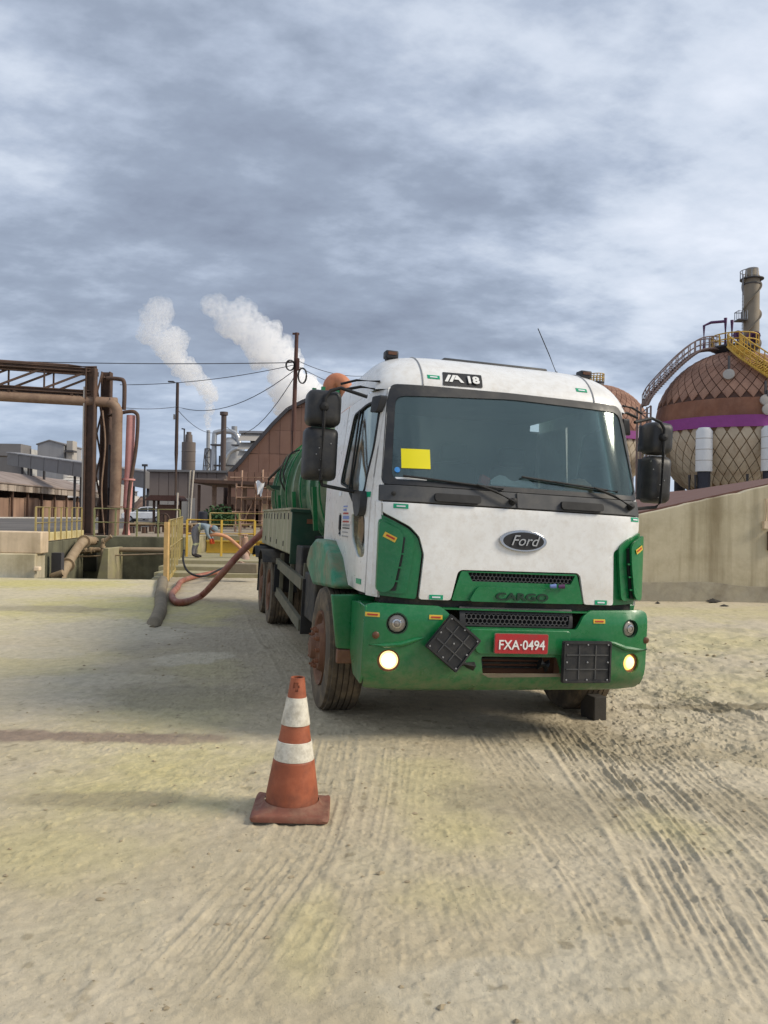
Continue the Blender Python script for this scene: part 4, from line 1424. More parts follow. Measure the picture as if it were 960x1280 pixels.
# silver cyclone and looping duct
q = at(288, 565, 185)
sv = empty('duct_plant', 'silver cyclone and looping ducts on dark steelwork', 'plant', (q.x, 185, PZ))
zc = q.z - PZ
MB().lathe([(zc - 7, 1.0), (zc - 2.5, 2.4), (zc + 2.2, 2.4), (zc + 3.4, 1.2), (zc + 3.4, 0)], 24).build('cyclone', M['silver'], sv)
for pts, rr, nm in (([(-3.6, -1, zc - 6), (-3.7, -1, zc + 3.2), (-3.0, -1, zc + 4.6), (0, -1, zc + 4.8), (1.6, -1, zc + 4.0), (2.3, -1, zc + 2)], .62, 'duct'),
                    ([(-1.5, -2.4, zc - 4), (.2, -2.4, zc - .5), (2.2, -2.4, zc + .6), (3.6, -2.4, zc)], .55, 'duct')):
    mb = MB()
    mb.tube(smoothpath(pts, 6), rr, 12)
    mb.build(nm, M['silver'], sv)
for k in range(6):
    MB().box((-2.5 + k * 1.0, -.5 - (k % 2), zc / 2 - 1.5), (.25, .25, zc + 1 - (k % 3))).build('steel_post', M['steel_dark'], sv)
for k, zz in enumerate((zc - 6, zc - 3.4, zc + 1.5, zc - 7.5)):
    MB().box((-.6 + .8 * (k % 2), -1.2, zz), (7.5, 2.2, .3)).build('gantry_deck', M['steel_dark'], sv)
for k in range(9):
    MB().box((-4.3 + k * .95, -2.3, zc - 5.3), (.12, .12, 1.2)).build('gantry_post', M['steel_dark'], sv)
# louvred building
x0, x1, z0, z1 = world_boxes(301, 345, 539, 592, 130)
lv = empty('louvred_building', 'pale louvred building with stepped slats beside the brown gable', 'building', ((x0 + x1) / 2, 130, PZ))
MB().box((.6, 5, (z1 - PZ) / 2 - .3), ((x1 - x0) - 1.6, 8, z1 - PZ - 1)).build('core', M['steel_dark'], lv, smooth=False)
for k in range(5):
    z = z1 - PZ - .5 - k * (z1 - z0) / 5
    mb = MB()
    mb.add([(-(x1 - x0) / 2 - .1 * k, 0, z), ((x1 - x0) / 2, 0, z), ((x1 - x0) / 2, -1.2, z - 1.25), (-(x1 - x0) / 2 - .3 - .1 * k, -1.2, z - 1.25),
            (-(x1 - x0) / 2 - .1 * k, .3, z), ((x1 - x0) / 2, .3, z), ((x1 - x0) / 2, -.9, z - 1.25), (-(x1 - x0) / 2 - .3 - .1 * k, -.9, z - 1.25)],
           [(0, 1, 2, 3), (7, 6, 5, 4), (0, 4, 5, 1), (1, 5, 6, 2), (2, 6, 7, 3), (3, 7, 4, 0)])
    mb.build('louvre', M['pale_wall'], lv, smooth=False)
MB().box((0, 4, z1 - PZ - .2), (x1 - x0 + .6, 9, .4)).build('roof', M['grey_sheet'], lv, smooth=False)

# brown warehouse with an arched gable
YG = 75
gp = [(284, 596), (300, 580), (320, 556), (340, 533), (360, 513), (380, 503), (400, 496)]
gp = [(at(a, b, YG).x, at(a, b, YG).z) for a, b in gp]
xa = gp[-1][0] + 2.2
za = gp[-1][1] + .35
ws = empty('arched_warehouse', 'brown panelled warehouse with a big arched gable behind the tanker', 'warehouse', (xa, YG, PZ))
curve = [(x - xa, z - PZ) for x, z in gp] + [(0, za - PZ)]
full = curve + [(-x, z) for x, z in reversed(curve[:-1])]
cx_, cz_ = np.array([c[0] for c in full]), np.array([c[1] for c in full])


def arch(x):
    return float(np.interp(x, cx_, cz_))


MB().prism([(full[0][0], 0)] + full + [(full[-1][0], 0)], lambda a, b, t: (a, t, b), .25, 45).build('hall', M['brown_dark'], ws, smooth=False)
pw, ph = 1.02, 2.3
xq = full[0][0]
while xq < -full[0][0] - pw:
    zq = 0.0
    while zq < max(arch(xq), arch(xq + pw)):
        xs_ = [xq + .012, xq + pw - .012]
        tl, tr_ = min(zq + ph - .02, arch(xs_[0]) - .05), min(zq + ph - .02, arch(xs_[1]) - .05)
        if max(tl, tr_) > zq + .15 and min(tl, tr_) > zq - 1.5:
            mb = MB()
            dz = random.uniform(-.03, .03)
            mb.prism([(xs_[0], zq), (xs_[1], zq), (xs_[1], max(tr_, zq + .02)), (xs_[0], max(tl, zq + .02))], lambda a, b, t: (a, t + dz, b), 0, .2)
            mb.build('wall_panel', M['brown_sheet'], ws, smooth=False)
        zq += ph
    xq += pw
mb = MB()
for i in range(len(full) - 1):
    a, b = full[i], full[i + 1]
    mb.bar((a[0], .3, a[1] + .1), (b[0], .3, b[1] + .1), 1.4, .32)
mb.build('verge', M['steel_dark'], ws, smooth=False)

# low brown annex and dark canopy in front of it
x0, x1, z0, z1 = world_boxes(250, 352, 590, 640, 66)
an = empty('annex', 'low brown annex building in front of the arched gable', 'building', ((x0 + x1) / 2, 66, PZ))
w2 = (x1 - x0) / 2
zc1 = at(290, 603, 66).z - PZ
MB().box((1.2, 3, zc1 / 2), (2 * w2 - 2.4, 6, zc1)).build('wall', M['brown_sheet'], an, smooth=False)
for i in range(8):
    MB().box((-w2 + 2.4 + (i + .5) * (2 * w2 - 2.4) / 8, -.1, (zc1 + z1 - PZ) / 2), ((2 * w2 - 2.4) / 8 - .04, .3, z1 - PZ - zc1)).build('fascia_panel', M['brown_sheet'], an, smooth=False)
for xx, ww in ((-w2 + 3.0, 1.3), (-w2 + 6.2, 1.7), (w2 - 2.6, 1.2)):
    MB().box((xx, -.02, 1.3), (ww, .12, 2.2)).build('door', M['brown_dark'], an, smooth=False)
MB().box((-w2 + .8, 2, (z1 - PZ) / 2 - .3), (2.4, 4, z1 - PZ - .6)).build('side_wall', M['shed_mid'], an, smooth=False)
x0, x1, z0, z1 = world_boxes(243, 350, 600, 640, 50)
cn = empty('canopy', 'dark flat canopy roof on posts behind the scaffolding', 'canopy', ((x0 + x1) / 2, 50, PZ))
w2 = (x1 - x0) / 2
zr = at(295, 604, 50).z - PZ
mb = MB()
mb.prism([(-w2, zr + .16), (w2, zr + .02), (w2, zr - .20), (-w2, zr - .04)], lambda a, b, t: (a, t, b), -1.5, 6)
mb.build('roof', M['brown_dark'], cn, smooth=False)
for k in range(6):
    MB().box((-w2 + .3 + k * (2 * w2 - .6) / 5, 0, zr / 2), (.16 + .1 * (k % 2), .16, zr - .3)).build('post', M['pipe_tan'] if k % 2 else M['brown_dark'], cn)
for k in range(7):
    MB().box((-w2 + .8 + k * (2 * w2 - 1.6) / 6, 3.0, .75), (.5 + .4 * (k % 3), .8, 1.0 + .6 * (k % 2))).build('machine_base', M['brown_dark'] if k % 3 else M['brown_sheet'], cn)
x0, x1, z0, z1 = world_boxes(302, 350, 624, 640, 43)
c2_ = empty('canopy', 'lower second canopy with a thin roof and dark posts beside the tanker', 'canopy', ((x0 + x1) / 2, 43, PZ))
w2 = (x1 - x0) / 2
zr = at(325, 623, 43).z - PZ
MB().box((0, 1, zr), (2 * w2, 3.4, .12)).build('roof', M['plank'], c2_)
for k in range(5):
    MB().box((-w2 + .15 + k * (2 * w2 - .3) / 4, .2, zr / 2), (.12, .12, zr - .12)).build('post', M['brown_dark'], c2_)
MB().box((w2 * .1, 2.4, .8), (.8, .3, 1.4)).build('board', M['conc_pale'], c2_)

# scaffolding
sf = empty('scaffolding', 'pale tube scaffolding with planks and lashings behind the locker', 'scaffolding', (at(315, 640, 36).x, 36, PZ))
so_ = sf.location
def S(px, py, Y=36):
    v = at(px, py, Y) - so_
    return v
for px, pt in ((295, 604), (302, 588), (319, 604), (328, 587), (334, 600), (340, 612)):
    for dy in (0, 1.6):
        a = S(px, pt, 36 + dy)
        MB().tube([(a.x, dy, 0), (a.x + .02, dy, a.z)], .055, 8).build('standard', M['scaff'], sf)
for (a, b) in (((288, 597), (345, 597)), ((296, 622), (346, 621)), ((290, 640), (346, 640)), ((300, 655), (346, 655)), ((296, 609), (345, 610))):
    MB().tube([S(*a, 35.9), S(*b, 35.9)], .04, 8).build('ledger', M['scaff'], sf)
MB().tube([S(303, 655, 36), S(329, 600, 36)], .04, 8).build('brace', M['scaff'], sf)
for k in range(4):
    MB().box((S(320, 640).x, .2 + k * .36, S(320, 623.5).z), (2.2, .3, .05)).build('plank', M['plank'], sf)
mb = MB()
pc = S(325, 609, 35.7)
mb.grid(8, 8, lambda u, v: (pc.x + (u - .5) * .34 * (1.2 - .7 * v), pc.y + .06 * math.sin(u * 7 + v * 5), pc.z + .25 - .62 * v + .08 * math.sin(u * 6)))
tag(mb.build('rag', M['paper'], loc=so_), 'white rag tied on the scaffolding', 'rag')
# leaning pale poles
for q0, q1, lab in (((235, 655), (238, 588), 'upright pale pole leaning behind the yellow rail, left one of the crossed pair'), ((237, 655), (242, 588), 'slanted pale pole crossing its neighbour behind the yellow rail')):
    a, b = at(*q0, 40), at(*q1, 40)
    a.z = PZ
    mb = MB()
    mb.tube([(0, 0, 0), b - a], .07, 8)
    tag(mb.build('timber_pole', M['pale_wall'], loc=a), lab, 'pole')
a, b = at(221, 655, 42), at(222, 616, 42)
a.z = PZ
tag(MB().tube([(0, 0, 0), b - a], .07, 8).build('timber_pole', M['pale_wall'], loc=a), 'short pale post beside the little kiosk', 'pole')
# kiosk
q = at(209, 640, 52)
ki = empty('kiosk', 'little brown kiosk with an overhanging roof beside the white car', 'kiosk', (q.x, 52, PZ))
zk = at(209, 626, 52).z - PZ
for sx in (-.75, .75):
    for sy in (-.5, .5):
        MB().box((sx, sy, zk / 2), (.14, .14, zk)).build('post', M['brown_dark'], ki)
MB().box((0, .4, zk * .45), (1.5, .2, zk * .8)).build('wall', M['brown_sheet'], ki)
MB().prism([(-1.3, zk), (1.2, zk), (.9, zk + .35), (-.9, zk + .35)], lambda a, b, t: (a, t, b), -.9, .9).build('roof', M['pole_rust'], ki)
# shrub
q = at(260, 640, 47)
sh_ = empty('shrub', 'dark green leafy shrub below the canopy', 'shrub', (q.x + .6, 47, PZ))
mb = MB()
for i in range(900):
    a_, e_ = random.random() * 6.28, math.acos(random.uniform(-.2, 1))
    rr = .95 * random.random() ** .4 * (1 + .25 * math.sin(a_ * 3))
    c = Vector((rr * math.sin(e_) * math.cos(a_) * 1.2, rr * math.sin(e_) * math.sin(a_), .35 + rr * math.cos(e_) * .95))
    d1 = Vector((random.gauss(0, 1), random.gauss(0, 1), random.gauss(0, 1))).normalized() * .13
    d2 = d1.cross(Vector((random.gauss(0, 1), random.gauss(0, 1), random.gauss(0, 1)))).normalized() * .07
    mb.add([c - d1, c + d2, c + d1, c - d2], [(0, 1, 2, 3)])
mb.build('foliage', M['leaf'], sh_, smooth=False)
MB().tube([(0, 0, 0), (.05, 0, .6)], .06, 6).build('stem', M['pole'], sh_)
# dull blue drum beside the shrub
q = at(254, 640, 46)
tag(MB().lathe([(0, 0), (0, .28), (.95, .28), (1.0, .2), (1.0, 0)], 16).build('drum', M['col_dark'], loc=(q.x, 46, PZ)), 'upright dark drum beside the shrub', 'drum')
# low rails and pipes on the ground beyond the basin
for (p0, p1, Y, lab) in (((168, 655), (250, 657), 34, 'rusty pipe lying on low trestles beyond the olive railing'), ((160, 660), (240, 662), 31, 'lower rusty pipe run beyond the olive railing')):
    a, b = at(*p0, Y), at(*p1, Y)
    a.z = b.z = PZ + .35
    e = empty('pipe_run', lab, 'pipe', Vector((a.x, Y, PZ)))
    MB().tube([(0, 0, .35), (b.x - a.x, 0, .35)], .09, 10).build('pipe', M['pipe_old'], e)
    for k in range(5):
        MB().box(((b.x - a.x) * (k + .3) / 5, 0, .13), (.12, .4, .26)).build('trestle', M['rust'], e)
q = at(206, 658, 33)
vs_ = empty('valve_stand', 'rusty valve stand with a handwheel near the white car', 'valve', (q.x, 33, PZ))
MB().tube([(0, 0, 0), (0, 0, .8)], .1, 10).build('stem', M['rust'], vs_)
MB().lathe([(-.03, .18), (-.03, .24), (.03, .24), (.03, .18), (-.03, .18)], 18, (0, -.15, .6), (0, 1, .2)).build('handwheel', M['rust'], vs_)
MB().tube([(-.35, 0, .3), (.35, 0, .3)], .12, 10).build('valve_body', M['rust'], vs_)


# ------------------------------------------------------------------ bund wall and spheres on the right
YW = 16.2
bw = empty('bund_wall', 'stained concrete wall with a rising top edge to the right of the truck', 'wall', (6, YW, 0))
wt = lambda x: 1.82 + (min(x, 11.5) - 5.35) * .237
mb = MB()
xl, xr = 2.2, 26.0
mb.prism([(xl - 6, -.3), (xr - 6, -.3), (xr - 6, wt(xr))] + [(q_ - 6, wt(q_) + random.uniform(-.016, .010) - (.03 if random.random() < .06 else 0)) for q_ in np.arange(12.0, xl, -.16)] + [(xl - 6, wt(xl))], lambda a, b, t: (a, t, b), 0, .35)
mb.build('wall', M['conc'], bw, smooth=False, bevel=.02)
mb = MB()
mb.prism([(xl - 6, -.3), (xr - 6, -.3), (xr - 6, .30), (1.6, .34), (.9, .42), (-.9, .38), (-1.6, .30), (xl - 6, .33)], lambda a, b, t: (a, t, b), -.025, .05)
mb.build('plaster_band', mat('base_render', (164, 156, 138), .95, dirt=((126, 116, 98), .75, 1.5), dirt2=((186, 176, 150), .5, 2.2), bump=.3, bscale=14), bw, smooth=False)
q = at(956, 656, YW)
mb = MB()
mb.box((q.x - 6, -.06, q.z), (.12, .1, .16))
mb.tube([(q.x - 6, -.05, q.z + .08), (q.x - 6, -.05, q.z + .55)], .018, 8)
mb.build('junction_box', M['conc_pale'], bw)
MB().box((at(959, 676, YW).x - 6 + .08, -.03, at(959, 676, YW).z), (.16, .08, .4)).build('cover_plate', M['brown_dark'], bw)
for px_, py_, sz, lab in ((888, 752, (.42, .14, .10), 'dark broken timber lump lying at the foot of the stained wall'), (905, 757, (.24, .12, .05), 'small dark scrap on the ground near the timber lump'), (822, 753, (.16, .1, .05), 'small stone at the wall foot beside the truck')):
    g_ = gnd(px_, py_, .02)
    mb = MB()
    mb.add([(a[0] * sz[0] / 2 * random.uniform(.8, 1.1), a[1] * sz[1] / 2, max(0, a[2]) * sz[2]) for a in ico], icf)
    tag(mb.build('debris', M['wood_block'], loc=(g_.x, min(g_.y, YW - .25), gz(g_.x, min(g_.y, YW - .25)) - .005), smooth=False), lab, 'debris')
# brown sheeted slope above the wall
mb = MB()
pts = [(xl, YW + .2, wt(xl) + .03), (11.5, YW + .2, wt(11.5) + .03), (xr, YW + .2, wt(xr) + .03), (xr + 6, 27, 3.6), (at(960, 604, 27).x, 27, at(960, 604, 27).z), (at(797, 618, 27).x, 27, at(797, 618, 27).z), (2.2, 27, 2.2)]
mb.add(pts + [(p_[0], p_[1], p_[2] - .12) for p_ in pts], [(0, 1, 4, 5), (5, 6, 0), (1, 2, 3, 4)] + [(7 + 5, 7 + 4, 7 + 1, 7), (7, 7 + 6, 7 + 5), (7 + 4, 7 + 3, 7 + 2, 7 + 1)] + [(i, i + 7, (i + 1) % 7 + 7, (i + 1) % 7) for i in range(7)])
tag(mb.build('sloping_roof', M['brown_roof'], smooth=False), 'brown sheeted lean-to slope above the stained concrete wall', 'roof')


def sphere_tank(name, label, pxc, pyc, Y, rp, cols, az0, az1, full=True):
    c = at(pxc, pyc, Y)
    Rr = rp * Y / F_PX
    e = empty(name, label, 'gas tank', (c.x, Y, PZ), group='spherical gas tanks')
    cz = c.z - PZ
    face = math.atan2(-Y, -c.x)              # azimuth of the side seen from the yard
    P_ = lambda az, el, rr: (rr * math.cos(el) * math.cos(az), rr * math.cos(el) * math.sin(az), cz + rr * math.sin(el))
    mb = MB()
    mb.lathe([(cz + Rr * .985 * math.sin(t), Rr * .985 * math.cos(t)) for t in np.linspace(0, math.pi / 2, 18)], 64)
    mb.build('upper_shell', M['sphere_seam'], e)
    mb = MB()
    mb.lathe([(cz + Rr * .985 * math.sin(t), Rr * .985 * math.cos(t)) for t in np.linspace(-math.pi / 2, 0, 18)], 64)
    mb.build('lower_shell', M['sphere_seam2'], e)
    bh = Rr * .085
    mb = MB()
    mb.lathe([(cz - bh * 1.15, Rr * .97), (cz - bh * 1.15, Rr * 1.03), (cz + bh * .5, Rr * 1.03), (cz + bh * .5, Rr * .97)], 64)
    mb.build('band', M['purple'], e)
    da = 2 * math.pi / cols

    def dia(el, de, m):
        mb2 = MB()
        k = 4
        g = .91
        top, bot, hw_ = el + de * g, el - de * g, da / 2 * g
        w = lambda t: hw_ / max(.25, math.cos(el)) * 0 + hw_
        pts_ = [(0, bot), (hw_, el), (0, top), (-hw_, el)]
        o_, i_ = [], []
        for a, b in pts_:
            o_.append(P_(a, b, Rr * 1.002))
            i_.append(P_(a, b, Rr * .97))
        ctr = P_(0, el, Rr * 1.010)
        vs = o_ + i_ + [ctr]
        return mb2.add(vs, [(0, 1, 8), (1, 2, 8), (2, 3, 8), (3, 0, 8), (0, 4, 5, 1), (1, 5, 6, 2), (2, 6, 7, 3), (3, 7, 4, 0)])
    de_u, de_l = .098, .118
    rest_u, rest_l = MB(), MB()

    def lay_row(el, de, k, m, rest, keep):
        shape = dia(el, de, 0)
        me = shape.mesh('panel', m, ang=60)
        for j in range(cols):
            az = face + (j + .5 * (k % 2)) * da
            rel = (az - face + math.pi) % (2 * math.pi) - math.pi
            if not keep(j):
                continue
            if az0 <= rel <= az1:
                ob = bpy.data.objects.new('panel', me)
                COL.objects.link(ob)
                ob.parent = e
                ob.rotation_euler = (0, 0, az)
            else:
                ca, sa = math.cos(az), math.sin(az)
                rest.add([(v[0] * ca - v[1] * sa, v[0] * sa + v[1] * ca, v[2]) for v in map(Vector, shape.v)], shape.f)
    for k in range(1, 16):
        el = .06 + de_u * k
        if el > 1.36:
            break
        # the fish-scale rows give way to the plain stained belt low on the dome
        lay_row(el, de_u, k, M['sphere_brown'], rest_u, (lambda j: full != 1 or el >= .30 or (k * 7 + j * 3) % 3 == 0))
    for k in range(7):
        lay_row(-.155 - de_l * k, de_l, k, M['sphere_cream'], rest_l, lambda j: True)
    stuff(rest_u.build('panels', M['sphere_brown'], e, ang=60))
    stuff(rest_l.build('panels', M['sphere_cream'], e, ang=60))
    belt = MB()
    belt.lathe([(cz + Rr * .995 * math.sin(t), Rr * .995 * math.cos(t)) for t in np.linspace(.03, .27, 6)], 64)
    belt.build('belt', mat('stained_belt', (128, 84, 62), .8, var=.15, vscale=.3, streak=((88, 58, 46), .7, .45), dirt=((152, 112, 88), .5, .6)), e)
    # columns
    cr = Rr * .098
    ctop, cmid = cz - bh * 1.2, cz - Rr * .64
    for k in range(9):
        az = face + R(-18 + 40 * k) if full else face + R(14 + 40 * k)
        x, y = Rr * 1.06 * math.cos(az), Rr * 1.06 * math.sin(az)
        col = MB().lathe([(cmid, 0), (cmid, cr), (ctop - .3, cr), (ctop, cr * .7), (ctop, 0)], 20).build('column', M['col_white'], e, loc=(x, y, 0))
        MB().lathe([(-.02, 0), (-.02, cr * .78), (cmid + .02, cr * .78)], 16).build('column_base', M['col_dark'], col)
        for zz in (.25, .5, .75):
            z = cmid + (ctop - cmid) * zz
            MB().lathe([(z - .03, cr), (z, cr * 1.02), (z + .03, cr)], 20).build('joint', M['pale_wall'], col)
    # top platform
    zt_ = cz + Rr * .96
    pr = Rr * (.30 if full == 1 else .14)
    MB().lathe([(zt_ - .1, Rr * .16), (zt_ + .55, pr * .92), (zt_ + .6, pr), (zt_ + .75, pr), (zt_ + .75, 0)], 32).build('platform', M['steel_dark'], e)
    for k in range(14):
        a = 2 * math.pi * k / 14
        MB().box((pr * .96 * math.cos(a), pr * .96 * math.sin(a), zt_ + 1.25), (.09, .09, 1.0)).build('rail_post', M['stair_y'], e)
    for zz in (1.2, 1.75):
        mb = MB()
        ring = [(pr * .96 * math.cos(a), pr * .96 * math.sin(a), zt_ + zz) for a in np.linspace(0, 2 * math.pi, 29)]
        mb.tube(ring, .06, 6)
        mb.build('handrail', M['stair_y'], e)
    return e, Rr, cz, face, P_, zt_, pr


sp, Rr, cz, face, PP, zt_, pr = sphere_tank('gas_sphere', 'nearer spherical gas tank with brown diamond panels, purple band and yellow stair', 917, 535, 70, 94, 42, R(-63), R(63))
# purple risers and valves on top (camera frame: side vector to the right of the view)
rv = Vector((-math.sin(face), math.cos(face), 0))
if rv.x < 0:
    rv = -rv
fv = Vector((math.cos(face), math.sin(face), 0))
for sx, hh in ((-1.5, 4.6), (-.45, 4.2), (.5, 2.4), (2.6, 1.9), (3.0, 1.5), (3.3, 2.0)):
    b = rv * (sx * .52) + Vector((0, 0, zt_ + .7))
    mb = MB()
    mb.tube([b, b + Vector((0, 0, hh * .62))], .16, 8)
    ob = mb.build('riser', M['purple_d'], sp)
    if hh < 3:
        MB().lathe([(-.05, .1), (-.05, .42), (.05, .42), (.05, .1)], 12, b + Vector((0, 0, hh * .5)), fv).build('handwheel', M['purple_d'], ob)
mb = MB()
b = Vector((0, 0, zt_ + .7))
mb.tube([b + rv * -2.6, b + rv * -2.6 + Vector((0, 0, 2.3)), b + rv * -2.0 + Vector((0, 0, 2.55)), b + rv * -.8 + Vector((0, 0, 2.55))], .13, 8)
mb.build('vent_pipe', M['purple_d'], sp)


# stairs following the shell
def stair_run(nm, pts, m, w, parent, out_=1.0, steps=40, rail=1.1):
    P = smoothpath(pts, 8)
    n_ = len(P)
    side = []
    for i in range(n_):
        d = (P[min(i + 1, n_ - 1)] - P[max(i - 1, 0)]).normalized()
        rad = Vector((P[i].x, P[i].y, P[i].z - cz)).normalized()
        s_ = d.cross(rad)
        if s_.length < .1:
            s_ = Vector((0, 0, 1)).cross(d)
        s_.normalize()
        side.append((s_, rad))
    for sg in (-1, 1):
        MB().tube([p_ + s_[0] * sg * w / 2 for p_, s_ in zip(P, side)], .10, 6).build('stringer', m, parent)
        MB().tube([p_ + s_[0] * sg * w / 2 + Vector((0, 0, rail)) for p_, s_ in zip(P, side)], .06, 6).build('handrail', m, parent)
        MB().tube([p_ + s_[0] * sg * w / 2 + Vector((0, 0, rail * .5)) for p_, s_ in zip(P, side)], .045, 6).build('handrail', m, parent)
        mb = MB()
        for i in range(0, n_, 3):
            p_ = P[i] + side[i][0] * sg * w / 2
            mb.box(p_ + Vector((0, 0, rail / 2)), (.07, .07, rail))
        stuff(mb.build('balusters', m, parent))
    mb = MB()
    for i in range(n_ - 1):
        a, b = P[i], P[i + 1]
        mb.bar(a - side[i][0] * w / 2, a + side[i][0] * w / 2, .5, .06)
    stuff(mb.build('treads', m, parent))


# camera-side angles: rel 0 faces the yard; positive az is counter-clockwise seen from above
sgn = 1 if (Vector((-math.sin(face), math.cos(face), 0)).x > 0) else -1
A_ = lambda deg: face + sgn * R(deg)
yp_ = [Vector(PP(A_(a), R(e), Rr * f)) for a, e, f in ((-8, 84, 1.06), (-2, 74, 1.07), (3, 62, 1.07), (10, 50, 1.07), (19, 39, 1.07), (30, 28, 1.07), (40, 17, 1.08), (50, 8, 1.09))]
stair_run('stair', yp_, M['stair_y'], 1.0, sp)
lp_ = [at(a, b, 70) - sp.location for a, b in ((897, 438), (886, 437), (870, 441), (850, 456), (830, 476), (812, 496), (805, 508))]
stair_run('stair', lp_, M['stair_pink'], 1.0, sp)
b = lp_[-1]
for dx in (-.5, .5):
    for dy in (-.5, .5):
        MB().box((b.x + dx * .9, b.y + dy, b.z / 2), (.14, .14, b.z)).build('tower_post', M['stair_pink'], sp)
mb = MB()
for k in range(16):
    z0 = b.z * k / 16
    s = 1 if k % 2 else -1
    mb.bar((b.x - .45 * s, b.y - .5, z0), (b.x + .45 * s, b.y - .5, z0 + b.z / 16), .10)
    mb.bar((b.x - .45, b.y - .5, z0), (b.x + .45, b.y - .5, z0), .08)
stuff(mb.build('tower_bracing', M['stair_pink'], sp))
for a, e in ((-4, 33), (20, 12), (21, 5.5), (44, 22)):
    p_ = Vector(PP(A_(a), R(e), Rr * 1.03))
    d = Vector((p_.x, p_.y, (p_.z - cz) * .4)).normalized()
    ob = MB().lathe([(0, 0), (0, .46), (.18, .46), (.22, .3), (.22, 0)], 20, p_, d).build('sign_disc', M['pale_wall'], sp)
    MB().bar(p_ + Vector((0, 0, .5)), p_ + Vector((0, 0, 1.6)), .15).build('bracket', M['steel_dark'], ob)
# hydrants / small valves at the foot of the columns
for a in (-26, -22, 8):
    p_ = Vector(PP(A_(a), 0, Rr * 1.12))
    MB().tube([(p_.x, p_.y, 0), (p_.x, p_.y, cz - Rr * .68)], .12, 8).build('drain_riser', M['steel_dark'], sp)

sphere_tank('gas_sphere', 'farther spherical gas tank mostly hidden behind the truck mirror', 745, 548, 100, 66, 40, R(-12), R(88), full=2)

# tall stack
tk = at(940, 336, 110)
ch = empty('tall_stack', 'tall beige stack with a spiral fin and small platforms behind the nearer gas tank', 'stack', (tk.x, 110, PZ))
h = tk.z - PZ
MB().lathe([(0, 1.15), (h * .6, 1.08), (h - 1.1, 1.04), (h - 1.0, .95), (h, .85), (h, .7), (h - 1, .7)], 32).build('shaft', M['chimney'], ch)
for off_ in (0, math.pi):
    mb = MB()
    n_ = 90
    vs = []
    for i in range(n_ + 1):
        t = i / n_
        a = off_ + t * 2 * math.pi * 3.1
        z = h * .28 + (h * .97 - h * .28) * t
        r0, r1 = .95, 1.36
        vs += [(r0 * math.cos(a), r0 * math.sin(a), z), (r1 * math.cos(a), r1 * math.sin(a), z), (r1 * math.cos(a), r1 * math.sin(a), z + .12), (r0 * math.cos(a), r0 * math.sin(a), z + .12)]
    fs = []
    for i in range(n_):
        for j in range(4):
            k = (j + 1) % 4
            fs.append((i * 4 + j, i * 4 + k, i * 4 + 4 + k, i * 4 + 4 + j))
    mb.add(vs, fs)
    mb.build('spiral_fin', M['chimney'], ch)
for z in (h * .94, h * .73, h * .60, h * .46):
    MB().lathe([(z - .06, 1.0), (z - .06, 1.17), (z + .06, 1.17), (z + .06, 1.0)], 28).build('joint_ring', M['steel_dark'], ch)
for z, ext in ((h - 1.6, 1), (h - 7.6, 0), (h - 14.5, 0)):
    pl = MB()
    if ext:
        pl.lathe([(z, .95), (z, 1.6), (z + .12, 1.6), (z + .12, .95)], 28)
    else:
        pl.box((-1.75, -.5, z), (1.3, 1.5, .18))
    po = pl.build('platform', M['steel_dark'], ch)
    for k in range(8):
        if ext:
            a = math.pi * (.5 + k / 7)
            p_ = (1.55 * math.cos(a), 1.55 * math.sin(a))
        else:
            p_ = (-2.35 + .6 * (k % 3), -1.2 + .65 * (k // 3))
        MB().box((p_[0], p_[1], z + .65), (.09, .09, 1.2)).build('rail_post', M['stack_grey'], po)
    mb = MB()
    if ext:
        mb.tube([(1.55 * math.cos(a), 1.55 * math.sin(a), z + 1.25) for a in np.linspace(math.pi * .5, math.pi * 1.5, 15)], .06, 6)
    else:
        mb.tube([(-1.1, -1.2, z + 1.25), (-2.35, -1.2, z + 1.25), (-2.35, .2, z + 1.25), (-1.1, .2, z + 1.25)], .06, 6)
    mb.build('handrail', M['stack_grey'], po)
mb = MB()
for dx in (-.2, .2):
    mb.tube([(-1.55 + dx * .2, -.5 + dx, h * .2), (-1.5 + dx * .2, -.5 + dx, h - 1)], .05, 6)
for k in range(60):
    z = h * .2 + k * (h * .8 - 1) / 60
    mb.box((-1.52, -.5, z), (.06, .4, .05))
stuff(mb.build('ladder', M['stack_grey'], ch))


